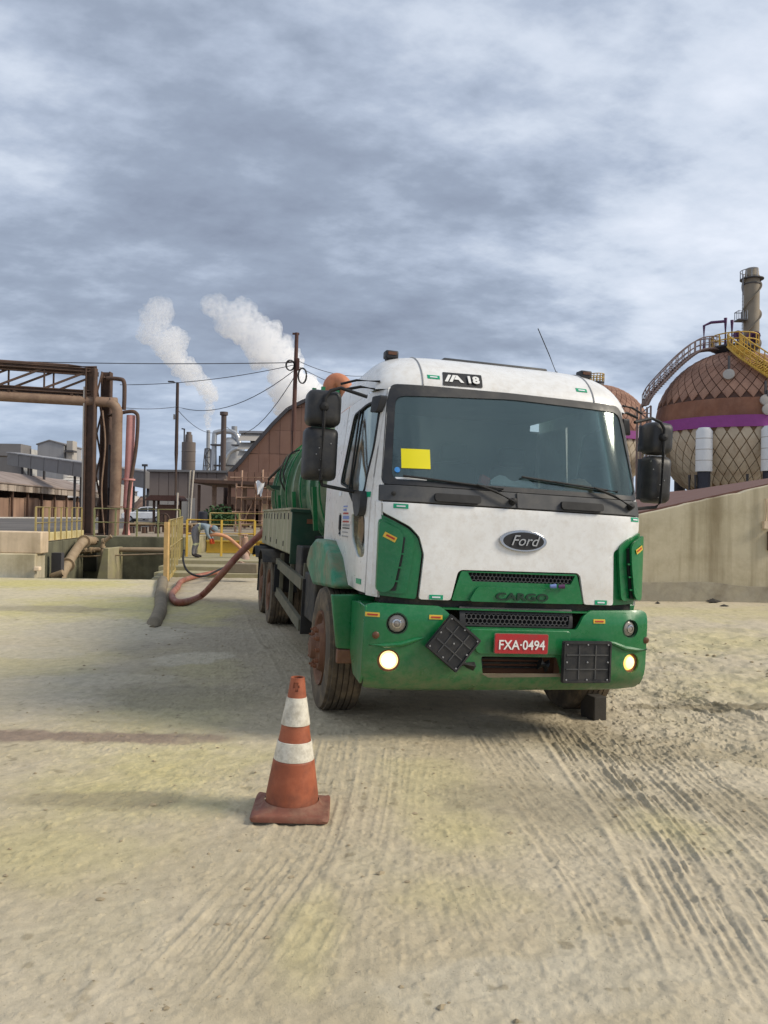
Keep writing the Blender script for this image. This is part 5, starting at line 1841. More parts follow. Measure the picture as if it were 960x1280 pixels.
# ------------------------------------------------------------------ steam plumes
def steam(name, label, pts, Y, dens, seed):
    """pts: (px, py, radius px); puffs merged into one closed skin, filled with a scattering volume"""
    mb = MB()
    rnd = random.Random(seed)
    base = None
    from mathutils import noise as mn
    for i in range(len(pts) - 1):
        (x0, y0, r0), (x1, y1, r1) = pts[i], pts[i + 1]
        n_ = max(2, int(math.hypot(x1 - x0, y1 - y0) / (min(r0, r1) * .55)))
        for k in range(n_):
            t = k / n_
            rr = (r0 + (r1 - r0) * t)
            for q in range(2 if rr > 8 else 1):
                jx, jy = rnd.gauss(0, rr * .28), rnd.gauss(0, rr * .28)
                c = at(x0 + (x1 - x0) * t + jx, y0 + (y1 - y0) * t + jy, Y + rnd.uniform(-1, 1) * rr * .06)
                s = rr * Y / F_PX * rnd.uniform(.62, 1.0)
                if base is None:
                    base = c.copy()
                bm = bmesh.new()
                bmesh.ops.create_icosphere(bm, subdivisions=3, radius=1)
                vs = []
                for v in bm.verts:
                    p_ = v.co * s
                    f = 1 + .42 * mn.fractal((p_ + c) * (1.5 / s), 0.6, 2.0, 4)
                    vs.append(c - base + p_ * f)
                mb.add(vs, [tuple(v.index for v in f.verts) for f in bm.faces])
                bm.free()
    o = mb.build(name, [], loc=base)
    # one closed skin
    rm = o.modifiers.new('merge', 'REMESH')
    rm.mode = 'VOXEL'
    rm.voxel_size = max(.3, 1.1 * Y / F_PX)
    sm = o.modifiers.new('soft', 'SMOOTH')
    sm.iterations = 3
    m = bpy.data.materials.new(name + '_vapour')
    m.use_nodes = True
    nt = m.node_tree
    nt.nodes.clear()
    N, L = nt.nodes.new, nt.links.new
    out = N('ShaderNodeOutputMaterial')
    pv = N('ShaderNodeVolumePrincipled')
    pv.inputs['Color'].default_value = (1, 1, 1, 1)
    pv.inputs['Anisotropy'].default_value = 0.15
    tc = N('ShaderNodeTexCoord')
    nz = N('ShaderNodeTexNoise')
    nz.inputs['Scale'].default_value = 9.0 / (pts[len(pts) // 2][2] * 2 * Y / F_PX)
    nz.inputs['Detail'].default_value = 2.5
    L(tc.outputs['Object'], nz.inputs['Vector'])
    mr = N('ShaderNodeMapRange')
    for i, v in zip((1, 2, 3, 4), (.33, .66, 0.0, dens * 1.7)):
        mr.inputs[i].default_value = v
    L(nz.outputs[0], mr.inputs[0])
    # thins out with height above the vent
    sp_ = N('ShaderNodeSeparateXYZ')
    L(tc.outputs['Object'], sp_.inputs[0])
    hgt = N('ShaderNodeMapRange')
    ztop = at(pts[-1][0], pts[-1][1] - pts[-1][2], Y).z - base.z
    for i, v in zip((1, 2, 3, 4), (ztop * .15, ztop, 1.0, .10)):
        hgt.inputs[i].default_value = v
    L(sp_.outputs[2], hgt.inputs[0])
    mu = N('ShaderNodeMath')
    mu.operation = 'MULTIPLY'
    L(mr.outputs[0], mu.inputs[0])
    L(hgt.outputs[0], mu.inputs[1])
    L(mu.outputs[0], pv.inputs['Density'])
    L(pv.outputs[0], out.inputs['Volume'])
    o.data.materials.clear()
    o.data.materials.append(m)
    tag(o, label, 'steam plume')
    stuff(o)
    return o


steam('steam_plume', 'thin white steam plume rising and widening from the lattice stack',
      [(260.5, 540, 2.6), (261, 522, 4.5), (262, 503, 7), (256, 483, 12), (240, 466, 15), (220, 450, 15), (204, 425, 19), (190, 400, 20), (205, 374, 14)], 250, .42, 3)
steam('steam_plume', 'broad white steam plume drifting up from behind the arched warehouse',
      [(392, 520, 20), (385, 498, 22), (366, 476, 27), (346, 448, 26), (322, 424, 24), (298, 402, 20), (272, 388, 17), (262, 380, 12)], 260, .55, 5)

# ------------------------------------------------------------------ parked car
q0, q1 = at(155, 655, 76), at(209, 655, 76)
L_ = 4.3
car = empty('parked_car', 'white estate car parked side on beyond the olive railing', 'car', ((q0.x + q1.x) / 2, 76, PZ), (0, 0, R(4)))
body = [(-2.15, .32), (-2.15, .75), (-2.0, .92), (-1.0, 1.02), (2.0, 1.05), (2.15, .9), (2.15, .35)]
cabn = [(-1.05, 1.02), (-.35, 1.48), (.3, 1.55), (1.6, 1.50), (2.05, 1.05)]
YF = lambda a, b, t: (a, t, b)
MB().prism(body, YF, -.85, .85).build('body', M['car'], car, bevel=.08)
MB().prism(cabn, YF, -.74, .74).build('cabin', M['car'], car, bevel=.06)
for sg in (-1, 1):
    for poly in ([(-.85, 1.07), (-.28, 1.42), (.32, 1.48), (.32, 1.07)], [(.42, 1.07), (.42, 1.48), (1.1, 1.46), (1.1, 1.07)], [(1.2, 1.07), (1.2, 1.45), (1.55, 1.42), (1.85, 1.07)]):
        MB().prism(poly, YF, sg * .735, sg * .765).build('side_window', M['car_glass'], car)
    for x in (-1.35, 1.35):
        wv = MB().lathe([(-.11, .2), (-.11, .32), (.11, .32), (.11, .2)], 20, axis=(0, 1, 0)).build('wheel', M['rubber'], car, loc=(x, sg * .78, .32))
        MB().lathe([(-.10, 0), (-.10, .2), (.10, .2), (.10, 0)], 16, axis=(0, 1, 0)).build('rim', M['stack_grey'], wv)
    MB().box((-2.1, sg * .6, .74), (.14, .36, .16)).build('headlight', M['lens'], car)
    MB().box((2.1, sg * .66, .85), (.14, .24, .2)).build('tail_light', M['plate_red'], car)

# ------------------------------------------------------------------ worker bent over the hose
wx = at(243, 697, 24)
wk = empty('person', 'person in grey overalls and orange gloves bent over a hose by the yellow railing', 'person', (wx.x, 24, .33))


def skin_mesh(name, chains, mats, pick, parent, root=0, sub=1):
    vs, es, rs, idx = [], [], [], {}
    for chn in chains:
        prev = None
        for key, co, r in chn:
            if key not in idx:
                idx[key] = len(vs)
                vs.append(co)
                rs.append(r)
            i = idx[key]
            if prev is not None and prev != i:
                es.append((prev, i))
            prev = i
    me = bpy.data.meshes.new(name)
    me.from_pydata(vs, es, [])
    o = bpy.data.objects.new(name, me)
    COL.objects.link(o)
    sk = o.modifiers.new('skin', 'SKIN')
    sk.use_smooth_shade = True
    for d, r in zip(me.skin_vertices[0].data, rs):
        d.radius = (r, r) if not isinstance(r, tuple) else r
    me.skin_vertices[0].data[root].use_root = True
    ss = o.modifiers.new('sub', 'SUBSURF')
    ss.levels = ss.render_levels = sub
    dg = bpy.context.evaluated_depsgraph_get()
    nm = bpy.data.meshes.new_from_object(o.evaluated_get(dg))
    nm.name = name
    bpy.data.objects.remove(o)
    nm.materials.clear()
    for m in mats:
        nm.materials.append(m)
    for p_ in nm.polygons:
        p_.material_index = pick(p_.center)
        p_.use_smooth = True
    ob = bpy.data.objects.new(name, nm)
    COL.objects.link(ob)
    ob.parent = parent
    return ob


chains = [
    [('pel', (0, 0, .86), .15), ('sp', (.14, 0, 1.0), .15), ('ch', (.34, 0, 1.02), .17), ('nk', (.49, 0, .96), .07), ('hd', (.58, 0, .90), .095), ('hd2', (.66, 0, .84), .085)],
]
for s, sx in (('l', 1), ('r', -1)):
    chains.append([('pel', (0, 0, .86), .15), ('hip' + s, (.0, .10 * sx, .80), .115), ('kn' + s, (.05, .12 * sx, .46), .078), ('cf' + s, (.0, .12 * sx, .30), .066), ('an' + s, (-.02, .12 * sx, .09), .048), ('to' + s, (.13, .13 * sx, .05), .046), ('tt' + s, (.2, .13 * sx, .04), .036)])
    hand = (.55 + .02 * sx, .10 * sx, .52)
    chains.append([('ch', (.34, 0, 1.02), .17), ('sh' + s, (.40, .20 * sx, .98), .085), ('el' + s, (.44, .24 * sx, .74), .055), ('wr' + s, (.53, .13 * sx, .58), .036), ('pm' + s, hand, .036)])
    for f in range(4):
        fx = -.03 + .02 * f
        chains.append([('pm' + s, hand, .036), ('fa%d' % f + s, (hand[0] + fx, hand[1] - .01 * sx, hand[2] - .055 + .004 * f), .0105), ('fb%d' % f + s, (hand[0] + fx + .012, hand[1] - .045 * sx, hand[2] - .085 + .005 * f), .009)])
    chains.append([('pm' + s, hand, .036), ('ta' + s, (hand[0] - .05, hand[1] - .03 * sx, hand[2] - .01), .012), ('tb' + s, (hand[0] - .05, hand[1] - .06 * sx, hand[2] - .035), .010)])


def pick(c):
    if c.x > .50 and c.z > .76:
        return 1
    if c.z < .60 and c.x > .42:
        return 2
    if c.z < .13:
        return 3
    if .40 < c.z < .46 or (abs(c.x - .18) < .03 and c.z > .8):
        return 4
    if c.x > .22 and c.z > .62:
        return 5
    return 0


wb = skin_mesh('body', chains, [M['coverall'], M['skin'], M['glove'], M['boot'], M['reflect'], M['hood']], pick, wk, sub=2)
mb = MB()
hc, hd = Vector((.60, 0, .895)), Vector((.32, 0, .55)).normalized()
mb.lathe([(-.02, .118), (.03, .125), (.03, .108), (.08, .098), (.115, .06), (.125, 0)], 18, hc, hd)
mb.build('helmet', M['hood'], wk)

# ------------------------------------------------------------------ hoses
hz_ = lambda px, py, Y: at(px, py, Y)
g1 = lambda px, py, up=.07: (lambda v: Vector((v.x, v.y, gz(v.x, v.y) + up)))(gnd(px, py, .02))
pipe('suction_hose', 'thick red brown suction hose looping from the truck locker onto the concrete',
     [hz_(340, 656, 14.6), hz_(326, 668, 14.5), hz_(300, 692, 14.2), hz_(276, 719, 14.0), g1(252, 748), g1(230, 757), g1(218, 755), g1(215, 746), g1(222, 737), g1(226, 730), g1(240, 724), hz_(262, 717, 20.2), hz_(282, 712.5, 21.0), hz_(300, 709.5, 21.4)], .062, M['hose'], n=14, cat='hose', flanges=(.02,))
pipe('hose', 'pale orange hose arching from the worker to the standpipe', [hz_(259, 670, 24), hz_(270, 668, 24), hz_(283, 671, 24.1), hz_(297, 682, 24.2), hz_(306, 692, 24.3)], .055, M['hose_o'], cat='hose')
pipe('hose', 'thin black hose drooping in a curve below the yellow railing', [hz_(230, 688, 20), hz_(229, 700, 19.4), hz_(233, 712, 19), hz_(243, 719, 18.6), hz_(256, 720, 18.6), hz_(270, 714, 19.4), hz_(281, 709, 20.2)], .026, M['rubber'], cat='hose')
pipe('standpipe', 'dusty pink standpipe joint lying at the end of the thick hose', [hz_(306, 668, 24.4), hz_(306, 690, 24.4), hz_(308, 702, 23.6), hz_(303, 708, 22.6), hz_(285, 709, 22.2)], .11, M['scaff'], n=12, flanges=(.3, .8), cat='pipe')
mb = MB()
q = gnd(304, 716, .22)
mb.box((0, 0, .12), (.75, .35, .24))
tag(mb.build('pipe_block', M['kerb'], loc=(q.x, q.y, .22), bevel=.02), 'small rough block under the standpipe', 'block')


# ------------------------------------------------------------------ the tank truck
TK = empty('tank_truck', 'green and white tank truck with lit lower lamps and a yellow card in its windscreen', 'truck', T0, (0, T_LEAN, T_A))


def yp(z):
    return float(np.interp(z, [1.0, 1.75, 1.9, 2.65, 2.72, 3.0], [.07, .09, .13, .36, .40, .7]))


def cabf(x, z):
    return yp(z) + .14 * abs(x / 1.1) ** 8


def bumpf(x, z):
    return .02 + .09 * abs(x / 1.17) ** 6 + .08 * max(0, (.56 - z) / .13) ** 2 + .03 * max(0, (z - .93) / .1) ** 2


CF = lambda a, b, o: (a, cabf(a, b) - o, b)
CFo = lambda d: (lambda a, b, o: (a, cabf(a, b) - d - o, b))
BF = lambda a, b, o: (a, bumpf(a, b) - o, b)
BFo = lambda d: (lambda a, b, o: (a, bumpf(a, b) - d - o, b))
xe = lambda z: float(np.interp(z, [1.0, 1.9, 2.66], [1.065, 1.065, 1.005]))
ye = lambda z: cabf(xe(z), z)


def sidex(y, z):
    wf = 1.15 - .06 * max(0, (z - 1.95) / .71)
    u = min(1, max(0, (y - ye(z)) / .38))
    return xe(z) + (wf - xe(z)) * (1 - (1 - u) ** 2)


def SF(sg, d=0.0):
    return lambda a, b, o: (sg * (sidex(a, b) + d + o), a, b)


Z0 = 2.66


def roof(u, v, o=0.0):
    a = math.pi * (1 - u)
    c, s = math.cos(a), math.sin(a)
    x = 1.09 * math.copysign(abs(c) ** .38, c)
    y0 = cabf(x, 2.68) + .01
    q = min(1, v / .28)
    h = .36 * (1 - (1 - q) ** 2) ** .6
    if v > .8:
        h -= .08 * ((v - .8) / .2) ** 2
    return (x, y0 + (2.2 - y0) * v - o, Z0 + h * abs(s) ** .5 + o * .4)


def roofy(x, z):
    s = math.sin(math.acos(min(1, abs(x / 1.09) ** (1 / .38))))
    f = min(1, max(0, (z - Z0) / (.36 * s ** .5)))
    q = 1 - math.sqrt(max(0, 1 - f ** (1 / .6)))
    y0 = cabf(x, 2.68) + .01
    return y0 + (2.2 - y0) * q * .28


RFo = lambda d: (lambda a, b, o: (a, roofy(a, b) - d - o, b + .0))

# cab shell: roof, sides, doors
mb = MB()
vs_ = [0, .002, .006, .012, .02, .03, .045, .065, .09, .12, .16, .2, .24, .28, .4, .6, .8, .9, 1.0]
vv, ff = [], []
nu = 49
for v in vs_:
    for i in range(nu):
        vv.append(roof(i / (nu - 1), v))
for j in range(len(vs_) - 1):
    for i in range(nu - 1):
        ff.append((j * nu + i, j * nu + i + 1, (j + 1) * nu + i + 1, (j + 1) * nu + i))
mb.add(vv, ff)
rf = mb.build('cab_roof', M['white'], TK, ang=60)
for sg in (-.735, .735):
    uu = .5 + .5 * (2 / math.pi) * math.asin(0) if False else None
    c = math.copysign(abs(sg / 1.09) ** (1 / .38), sg)
    u0 = 1 - math.acos(c) / math.pi
    MB().tube([roof(u0, v, .001) for v in vs_[1:17]], .007, 6).build('roof_seam', M['ink_grey'], rf)
MB().box((0.02, 1.05, 3.018), (.95, .5, .035)).build('roof_hatch', M['greypl'], rf, bevel=.015)
for sg in (-1, 1):
    zz = [1.07, 1.3, 1.6, 1.9, 2.2, 2.45, Z0 + .01]
    fr = [(ye(z), z) for z in zz]
    pil = fr + [(.43, Z0 + .01)] + [(.335 + .1 * max(0, (z - 1.9) / .76), z) for z in reversed(zz[:-1])]
    MB().patch(pil, SF(sg), .02, .07).build('front_pillar', M['white'], TK)
    win = rpoly([(.47, 2.585), (1.22, 2.55), (1.44, 1.95), (1.10, 1.90), (.82, 1.765), (.45, 1.83), (.42, 2.2)], .07)
    lowin = rpoly([(.88, 1.68), (.42, 1.68), (.38, 1.35), (.54, 1.34), (.80, 1.48)], .06)
    hnd = rpoly([(1.30, 1.68), (1.42, 1.69), (1.40, 1.49), (1.28, 1.48)], .04)
    dfront = [(.347 + .1 * max(0, (z - 1.9) / .76), z) for z in (1.085, 1.3, 1.6, 1.9, 2.2, 2.45, 2.655)]
    door = dfront + [(1.50, 2.655), (1.54, 2.0), (1.54, 1.425), (1.12, 1.30), (.85, 1.10)]
    dr = MB().patch(door, SF(sg, .004), .03, .07, [win, lowin, hnd]).build('door', M['white'], TK)
    MB().patch(win, SF(sg, -.008), .004, .12).build('door_window', M['glass_side'], dr)
    seal_in = [(1.0 + (a - .93) * .955 - .07, 2.2 + (b - 2.2) * .955) for a, b in win]
    MB().patch(win, SF(sg, .009), .012, .08, [seal_in]).build('window_seal', M['rubber'], dr)
    MB().bar(SF(sg, .006)(1.02, 1.88, 0), SF(sg, .006)(.98, 2.55, 0), .03, .012).build('window_bar', M['rubber'], dr)
    MB().patch(lowin, SF(sg, -.006), .004, .1).build('lower_window', M['glass_side'], dr)
    MB().patch(hnd, SF(sg, -.02), .01, .06).build('handle_recess', M['blackpl'], dr)
    MB().tube([SF(sg, .004)(1.36, z, 0) for z in (1.50, 1.55, 1.62, 1.67)], .012, 8).build('handle', M['blackpl'], dr)
    rq = [(1.555, 2.655), (2.2, 2.655), (2.2, 1.40), (1.62, 1.42), (1.555, 1.40)]
    MB().patch(rq, SF(sg), .02, .08).build('rear_quarter', M['white'], TK)
    MB().patch([(ye(1.2), 1.09), (2.18, 1.42), (2.18, 2.64), (ye(2.6) + .05, 2.64)] if False else [(.36, 1.12), (1.1, 1.34), (2.1, 1.45), (2.1, 1.72), (.4, 1.72)], SF(sg, -.06), .01, .15).build('door_lining', M['interior'], TK)
MB().box((0, 2.19, 2.05), (2.2, .04, 1.25)).build('cab_back', M['white'], TK)
MB().box((0, 2.13, 2.05), (2.06, .03, 1.2)).build('back_lining', M['interior'], TK)
MB().box((0, 2.14, 2.76), (1.9, .05, .26)).build('back_lining', M['interior'], TK)
MB().box((0, 1.25, 1.30), (2.1, 1.7, .06)).build('cab_floor', M['interior'], TK)
mb = MB()
mb.box((0, 1.36, 2.74), (1.9, 1.55, .03))
mb.build('headliner', M['interior'], TK)
# front carrier behind the panels
MB().patch([(-1.04, 1.0), (1.04, 1.0), (1.04, 1.92), (-1.04, 1.92)], CFo(-.05), .02, .15).build('front_carrier', M['chassis'], TK)

# windscreen
fro = rpoly([(-1.068, 1.908), (1.075, 1.908), (1.02, 2.55), (.985, 2.70), (0, 2.712), (-.985, 2.70), (-1.02, 2.55)], .05)
gl = rpoly([(-1.0, 1.945), (0, 1.945), (1.055, 1.945), (.965, 2.635), (0, 2.655), (-.955, 2.60)], .07)
fm = MB().patch(fro, CF, .02, .07, [gl]).build('windscreen_frame', M['blackpl'], TK)
MB().patch(gl, CFo(-.008), .005, .07).build('windscreen', M['glass'], TK)
mb = MB()
mb.patch([(-1.083, 1.783), (1.09, 1.783), (1.078, 1.903), (-1.078, 1.903)], CFo(.006), .03, .07)
cw = mb.build('cowl_panel', M['greypl'], TK, bevel=.006)
for a, b in ((-.69, -.33), (.33, .69)):
    MB().patch(rpoly([(a, 1.80), (b, 1.80), (b, 1.86), (a, 1.86)], .025), CFo(.035), .03, .06).build('grab_handle', M['rubber'], cw)
MB().bar((-.03, cabf(-.03, 1.79) - .012, 1.786), (-.03, cabf(-.03, 1.9) - .012, 1.90), .006).build('panel_joint', M['rubber'], cw)
mb = MB()
mb.lathe([(0, .016), (.012, .016), (.016, 0)], 12, CFo(.01)(-.99, 1.84, 0), (0, -1, 0))
mb.build('washer_jet', M['rubber'], cw)

# bonnet panel
wh = [(-1.082, 1.775), (1.088, 1.775), (1.086, 1.66), (.80, 1.49), (.812, 1.072), (.556, 1.072), (.515, 1.29), (.49, 1.312), (-.46, 1.300), (-.485, 1.28), (-.532, 1.072),
      (-.775, 1.072), (-.75, 1.40), (-.79, 1.53), (-.86, 1.60), (-1.03, 1.685), (-1.055, 1.70), (-1.055, 1.765)]
bn = MB().patch(rpoly(wh, .02, 2), CF, .03, .05).build('bonnet_panel', M['white'], TK, bevel=.008)
MB().patch([(-1.10, 1.775), (-1.066, 1.775), (-1.066, 1.09), (-1.10, 1.09)], CF, .03, .06).build('edge_strip', M['white'], TK)
# badge
oc = CFo(.012)(.022, 1.538, 0)
el = lambda rx, rz, n=40: [(.022 + rx * math.cos(t), 1.538 + rz * math.sin(t)) for t in np.linspace(0, 2 * math.pi, n + 1)[:-1]]
bg_ = MB().patch(el(.192, .083), CFo(.022), .02, .05).build('badge', M['chrome'], TK, bevel=.005)
MB().patch(el(.165, .067), CFo(.026), .006, .05).build('badge_field', M['black_ink'], bg_)
front_mtx = lambda x, z, d, fn=cabf: Matrix.Translation((x, fn(x, z) - d, z)) @ Matrix.Rotation(math.pi / 2, 4, 'X')
text_obj('badge_lettering', 'Ford', .112, M['badge_ink'], bg_, front_mtx(.022, 1.538, .034), .002, .35, .0, 1.02)

# green corner vents
for sg in (-1, 1):
    m_ = lambda pts: [(sg * a, b) for a, b in pts]
    base = m_([(1.083, 1.69), (.87, 1.585), (.80, 1.52), (.765, 1.41), (.792, 1.072), (1.06, 1.085), (1.083, 1.12)])
    cv = MB().patch(rpoly(base, .02, 2), CFo(-.012), .03, .05).build('corner_vent', M['green'], TK, bevel=.006)
    mid = m_([(1.083, 1.66), (.90, 1.585), (.835, 1.53), (.84, 1.40), (.875, 1.11), (1.08, 1.11)])
    MB().patch(rpoly(mid, .04, 3), CFo(.025), .035, .05).build('vent_blade', M['green'], cv, bevel=.012)
    wing = m_([(1.088, 1.64), (.955, 1.575), (.925, 1.535), (.935, 1.40), (.975, 1.16), (1.02, 1.115), (1.088, 1.12)])
    MB().patch(rpoly(wing, .04, 3), CFo(.075), .03, .05).build('vent_wing', M['green'], cv, bevel=.014)
    slot = m_([(.935, 1.53), (.905, 1.52), (.915, 1.38), (.955, 1.13), (1.0, 1.13)])
    MB().patch(slot, CFo(.045), .02, .05).build('vent_slot', M['black_ink'], cv)
    for z in (1.2, 1.3, 1.4):
        xx = float(np.interp(z, [1.13, 1.38, 1.53], [.955, .912, .907]))
        MB().patch(m_([(xx - .006, z - .006), (xx + .06, z - .006), (xx + .06, z + .006), (xx - .006, z + .006)]), CFo(.062), .02, .05).build('slat', M['green'], cv)
    MB().patch(m_([(1.05, 1.555), (.97, 1.515), (.985, 1.48), (1.065, 1.52)]), CFo(.083), .004, .05).build('marker_sticker', M['syellow'], cv)
    MB().patch(m_([(1.04, 1.538), (.985, 1.510), (.990, 1.498), (1.046, 1.526)]), CFo(.086), .003, .05).build('sticker_print', M['sred'], cv)


def honeycomb(mb, x0, x1, z0, z1, r, fn, wall=.16, depth=.025, tap=0.0):
    dx, dz = r * math.sqrt(3), r * 1.5
    ni, nj = int((x1 - x0) / dx) + 2, int((z1 - z0) / dz) + 2
    for j in range(nj):
        for i in range(ni):
            cx, cz = x0 + (i + .5 * (j % 2)) * dx, z0 + j * dz
            f = (cz - z0) / max(1e-6, z1 - z0)
            if not (x0 + tap * (1 - f) - dx * .3 <= cx <= x1 - tap * (1 - f) + dx * .3):
                continue
            ou, inn, inb = [], [], []
            for k in range(6):
                a = math.pi / 6 + k * math.pi / 3
                px_, pz_ = cx + r * math.cos(a), min(z1, max(z0, cz + r * math.sin(a)))
                qx, qz = cx + r * (1 - wall) * math.cos(a), min(z1 - .004, max(z0 + .004, cz + r * (1 - wall) * math.sin(a)))
                ou.append(fn(px_, pz_, 0))
                inn.append(fn(qx, qz, 0))
                inb.append(fn(qx, qz, -depth))
            mb.add(ou + inn + inb, [(k, (k + 1) % 6, (k + 1) % 6 + 6, k + 6) for k in range(6)] + [(k + 6, (k + 1) % 6 + 6, (k + 1) % 6 + 12, k + 12) for k in range(6)])
    return mb


# upper grille
comb_o = [(-.405, 1.285), (.475, 1.290), (.44, 1.222), (-.365, 1.218)]
gr = MB().patch(rpoly([(-.455, 1.293), (.488, 1.303), (.552, 1.075), (-.522, 1.072)], .012, 2), CFo(-.006), .03, .05, [comb_o]).build('upper_grille', M['green'], TK, bevel=.006)
honeycomb(MB(), -.41, .48, 1.217, 1.292, .0185, CFo(-.022), tap=.03).build('honeycomb', M['greypl'], gr)
MB().patch([(-.42, 1.21), (.49, 1.21), (.49, 1.30), (-.42, 1.30)], CFo(-.047), .004, .1).build('grille_back', M['rubber'], gr)
MB().patch(rpoly([(-.33, 1.185), (.385, 1.185), (.445, 1.075), (-.395, 1.072)], .03, 3), CFo(.022), .03, .05).build('grille_panel', M['green'], gr, bevel=.012)
text_obj('grille_lettering', 'CARGO', .075, M['dgreen_ink'], gr, front_mtx(.025, 1.115, .030), .003, 0, .0022, 1.62)
for x, c in ((.245, M['ink_blue']), (.315, M['purple_d'])):
    MB().lathe([(0, 0), (.004, .014), (.05, .018), (.054, 0)], 12, (x, cabf(x, 1.2) - .03, 1.205), (.9, -.2, .1)).build('rag_scrap', c, gr)

# bumper
hol = []
lampU = [(-.94, .895, .078), (.955, .897, .072)]
lampL = [(-.985, .626, .082), (.975, .630, .076)]
cir = lambda c, n=20: [(c[0] + c[2] * math.cos(t), c[1] + c[2] * math.sin(t)) for t in np.linspace(0, 2 * math.pi, n + 1)[:-1]]
opening = rpoly([(-.29, .672), (.33, .672), (.37, .545), (-.27, .540)], .02, 2)
bp_ = [(-1.165, 1.012), (-1.10, 1.035), (-.62, 1.03), (-.555, .985), (-.50, .885), (-.47, .885), (.44, .885), (.475, .885), (.53, .985), (.60, 1.03), (1.08, 1.04), (1.128, 1.018),
       (1.126, .60), (1.10, .42), (.9, .405), (.30, .40), (-.30, .395), (-.9, .39), (-1.13, .40), (-1.165, .55)]
bm_ = MB().patch(rpoly(bp_, .02, 2), BF, .03, .05, [cir(c) for c in lampU + lampL] + [opening]).build('bumper', M['green'], TK, bevel=.008)
for sg in (-1, 1):
    MB().prism([(.115, .50), (.110, 1.01), (.30, 1.02), (.58, 1.0), (.56, .62), (.40, .46), (.16, .44)], lambda a, b, t: (sg * ((1.15 if sg < 0 else 1.108) + t), a, b), 0, .020).build('bumper_end', M['green'], bm_, bevel=.006)
mb = MB()
mb.patch([(-1.15, 0), (1.11, 0), (1.11, 1), (-1.15, 1)], lambda a, b, o: (a, bumpf(a, 1.0) + .01 + b * (.36 - bumpf(a, 1.0) * .3), 1.018 + o), .01, .1)
mb.build('bumper_top', M['green'], bm_)
MB().patch(rpoly([(-.46, 1.03), (.455, 1.03), (.455, .89), (-.46, .89)], .01, 2), BFo(-.03), .02, .08, [[(-.42, .985), (.43, .985), (.42, .902), (-.41, .900)]]).build('grille_trim', M['blackpl'], bm_)
honeycomb(MB(), -.42, .43, .898, .988, .0205, BFo(-.038)).build('honeycomb', M['greypl'], bm_)
MB().patch([(-.44, .88), (.45, .88), (.45, 1.0), (-.44, 1.0)], BFo(-.062), .004, .1).build('grille_back', M['rubber'], bm_)
MB().patch(rpoly([(-.40, .875), (.43, .875), (.40, .69), (-.33, .69)], .04, 3), BFo(.012), .02, .06).build('centre_panel', M['green'], bm_, bevel=.010)
# air intake behind the opening
MB().box((.02, .22, .61), (.75, .02, .2)).build('intake_screen', M['mudrust'], bm_)
for k in range(4):
    MB().box((-.02 + .0, .19, .565 + k * .032), (.55, .03, .012)).build('intake_slat', M['chassis'], bm_)
MB().tube([(-.50, .02, .63), (-.36, .06, .60), (-.28, .12, .60)], .055, 10).build('tow_cover', M['blackpl'], bm_)
MB().tube([(.20, .06, .62), (.26, .05, .60)], .05, 10).build('tow_pin', M['blackpl'], bm_)
MB().patch([(-.28, .545), (.36, .55), (.38, .525), (-.22, .515)], BFo(.006), .01, .06).build('lip', M['kerb'], bm_)
for sg in (-1, 1):
    mb = MB()
    mb.tube([BFo(.004)(sg * x, z, 0) for x, z in ((1.13, .735), (1.02, .735), (.90, .75), (.80, .785), (.74, .80))], [.006, .018, .020, .016, .004], 8)
    mb.build('crease', M['green'], bm_)
for (c, kind) in [(c, 'u') for c in lampU] + [(c, 'l') for c in lampL]:
    x, z, r_ = c
    y = bumpf(x, z)
    nrm = Vector((.45 * (1 if x > 0 else -1) * .6, -1, 0)).normalized()
    o_ = Vector((x, y, z)) - nrm * .05
    if kind == 'u':
        hl = MB().lathe([(-.03, 0), (-.03, r_ * 1.1), (.045, r_ * 1.05), (.045, r_ * .92), (.0, r_ * .9)], 28, o_, nrm).build('headlight', M['green_dark'], TK)
        MB().lathe([(0.0, r_ * .93), (.03, r_ * .8), (.045, r_ * .4), (.05, 0)], 28, o_, nrm).build('lens', M['lens'], hl)
        MB().lathe([(.02, r_ * .6), (.048, r_ * .45), (.05, r_ * .3)], 20, o_, nrm).build('reflector', M['chrome'], hl)
    else:
        hl = MB().lathe([(-.03, 0), (-.03, r_ * 1.1), (.03, r_ * 1.05), (.03, r_ * .84), (.0, r_ * .8)], 28, o_, nrm).build('fog_lamp', M['mudrust'], TK)
        MB().lathe([(0.01, r_ * .84), (.03, r_ * .7), (.04, r_ * .35), (.043, 0)], 28, o_, nrm).build('lens', M['lity'] if x > 0 else M['litw'], hl, label='lit lamp lens')
        MB().lathe([(.036, r_ * .62), (.046, r_ * .4), (.050, 0)], 24, o_, nrm).build('bulb_glow', M['lit'] if x < 0 else M['litw'], hl)
for x in (-1.085, 1.115):
    MB().lathe([(0, .026), (.012, .026), (.02, .012), (.02, 0)], 14, BFo(-.004)(x, .806, 0), (0, -1, 0)).build('reflector', M['amber'], bm_)
for x in (-1.115, -.655, .665):
    s_ = MB().patch([(x - .05, .937), (x + .05, .937), (x + .05, .968), (x - .05, .968)], BFo(.004), .004, .06).build('marker_sticker', M['syellow'], bm_)
    MB().patch([(x - .036, .947), (x + .036, .947), (x + .036, .958), (x - .036, .958)], BFo(.007), .003, .06).build('sticker_print', M['sred'], s_)
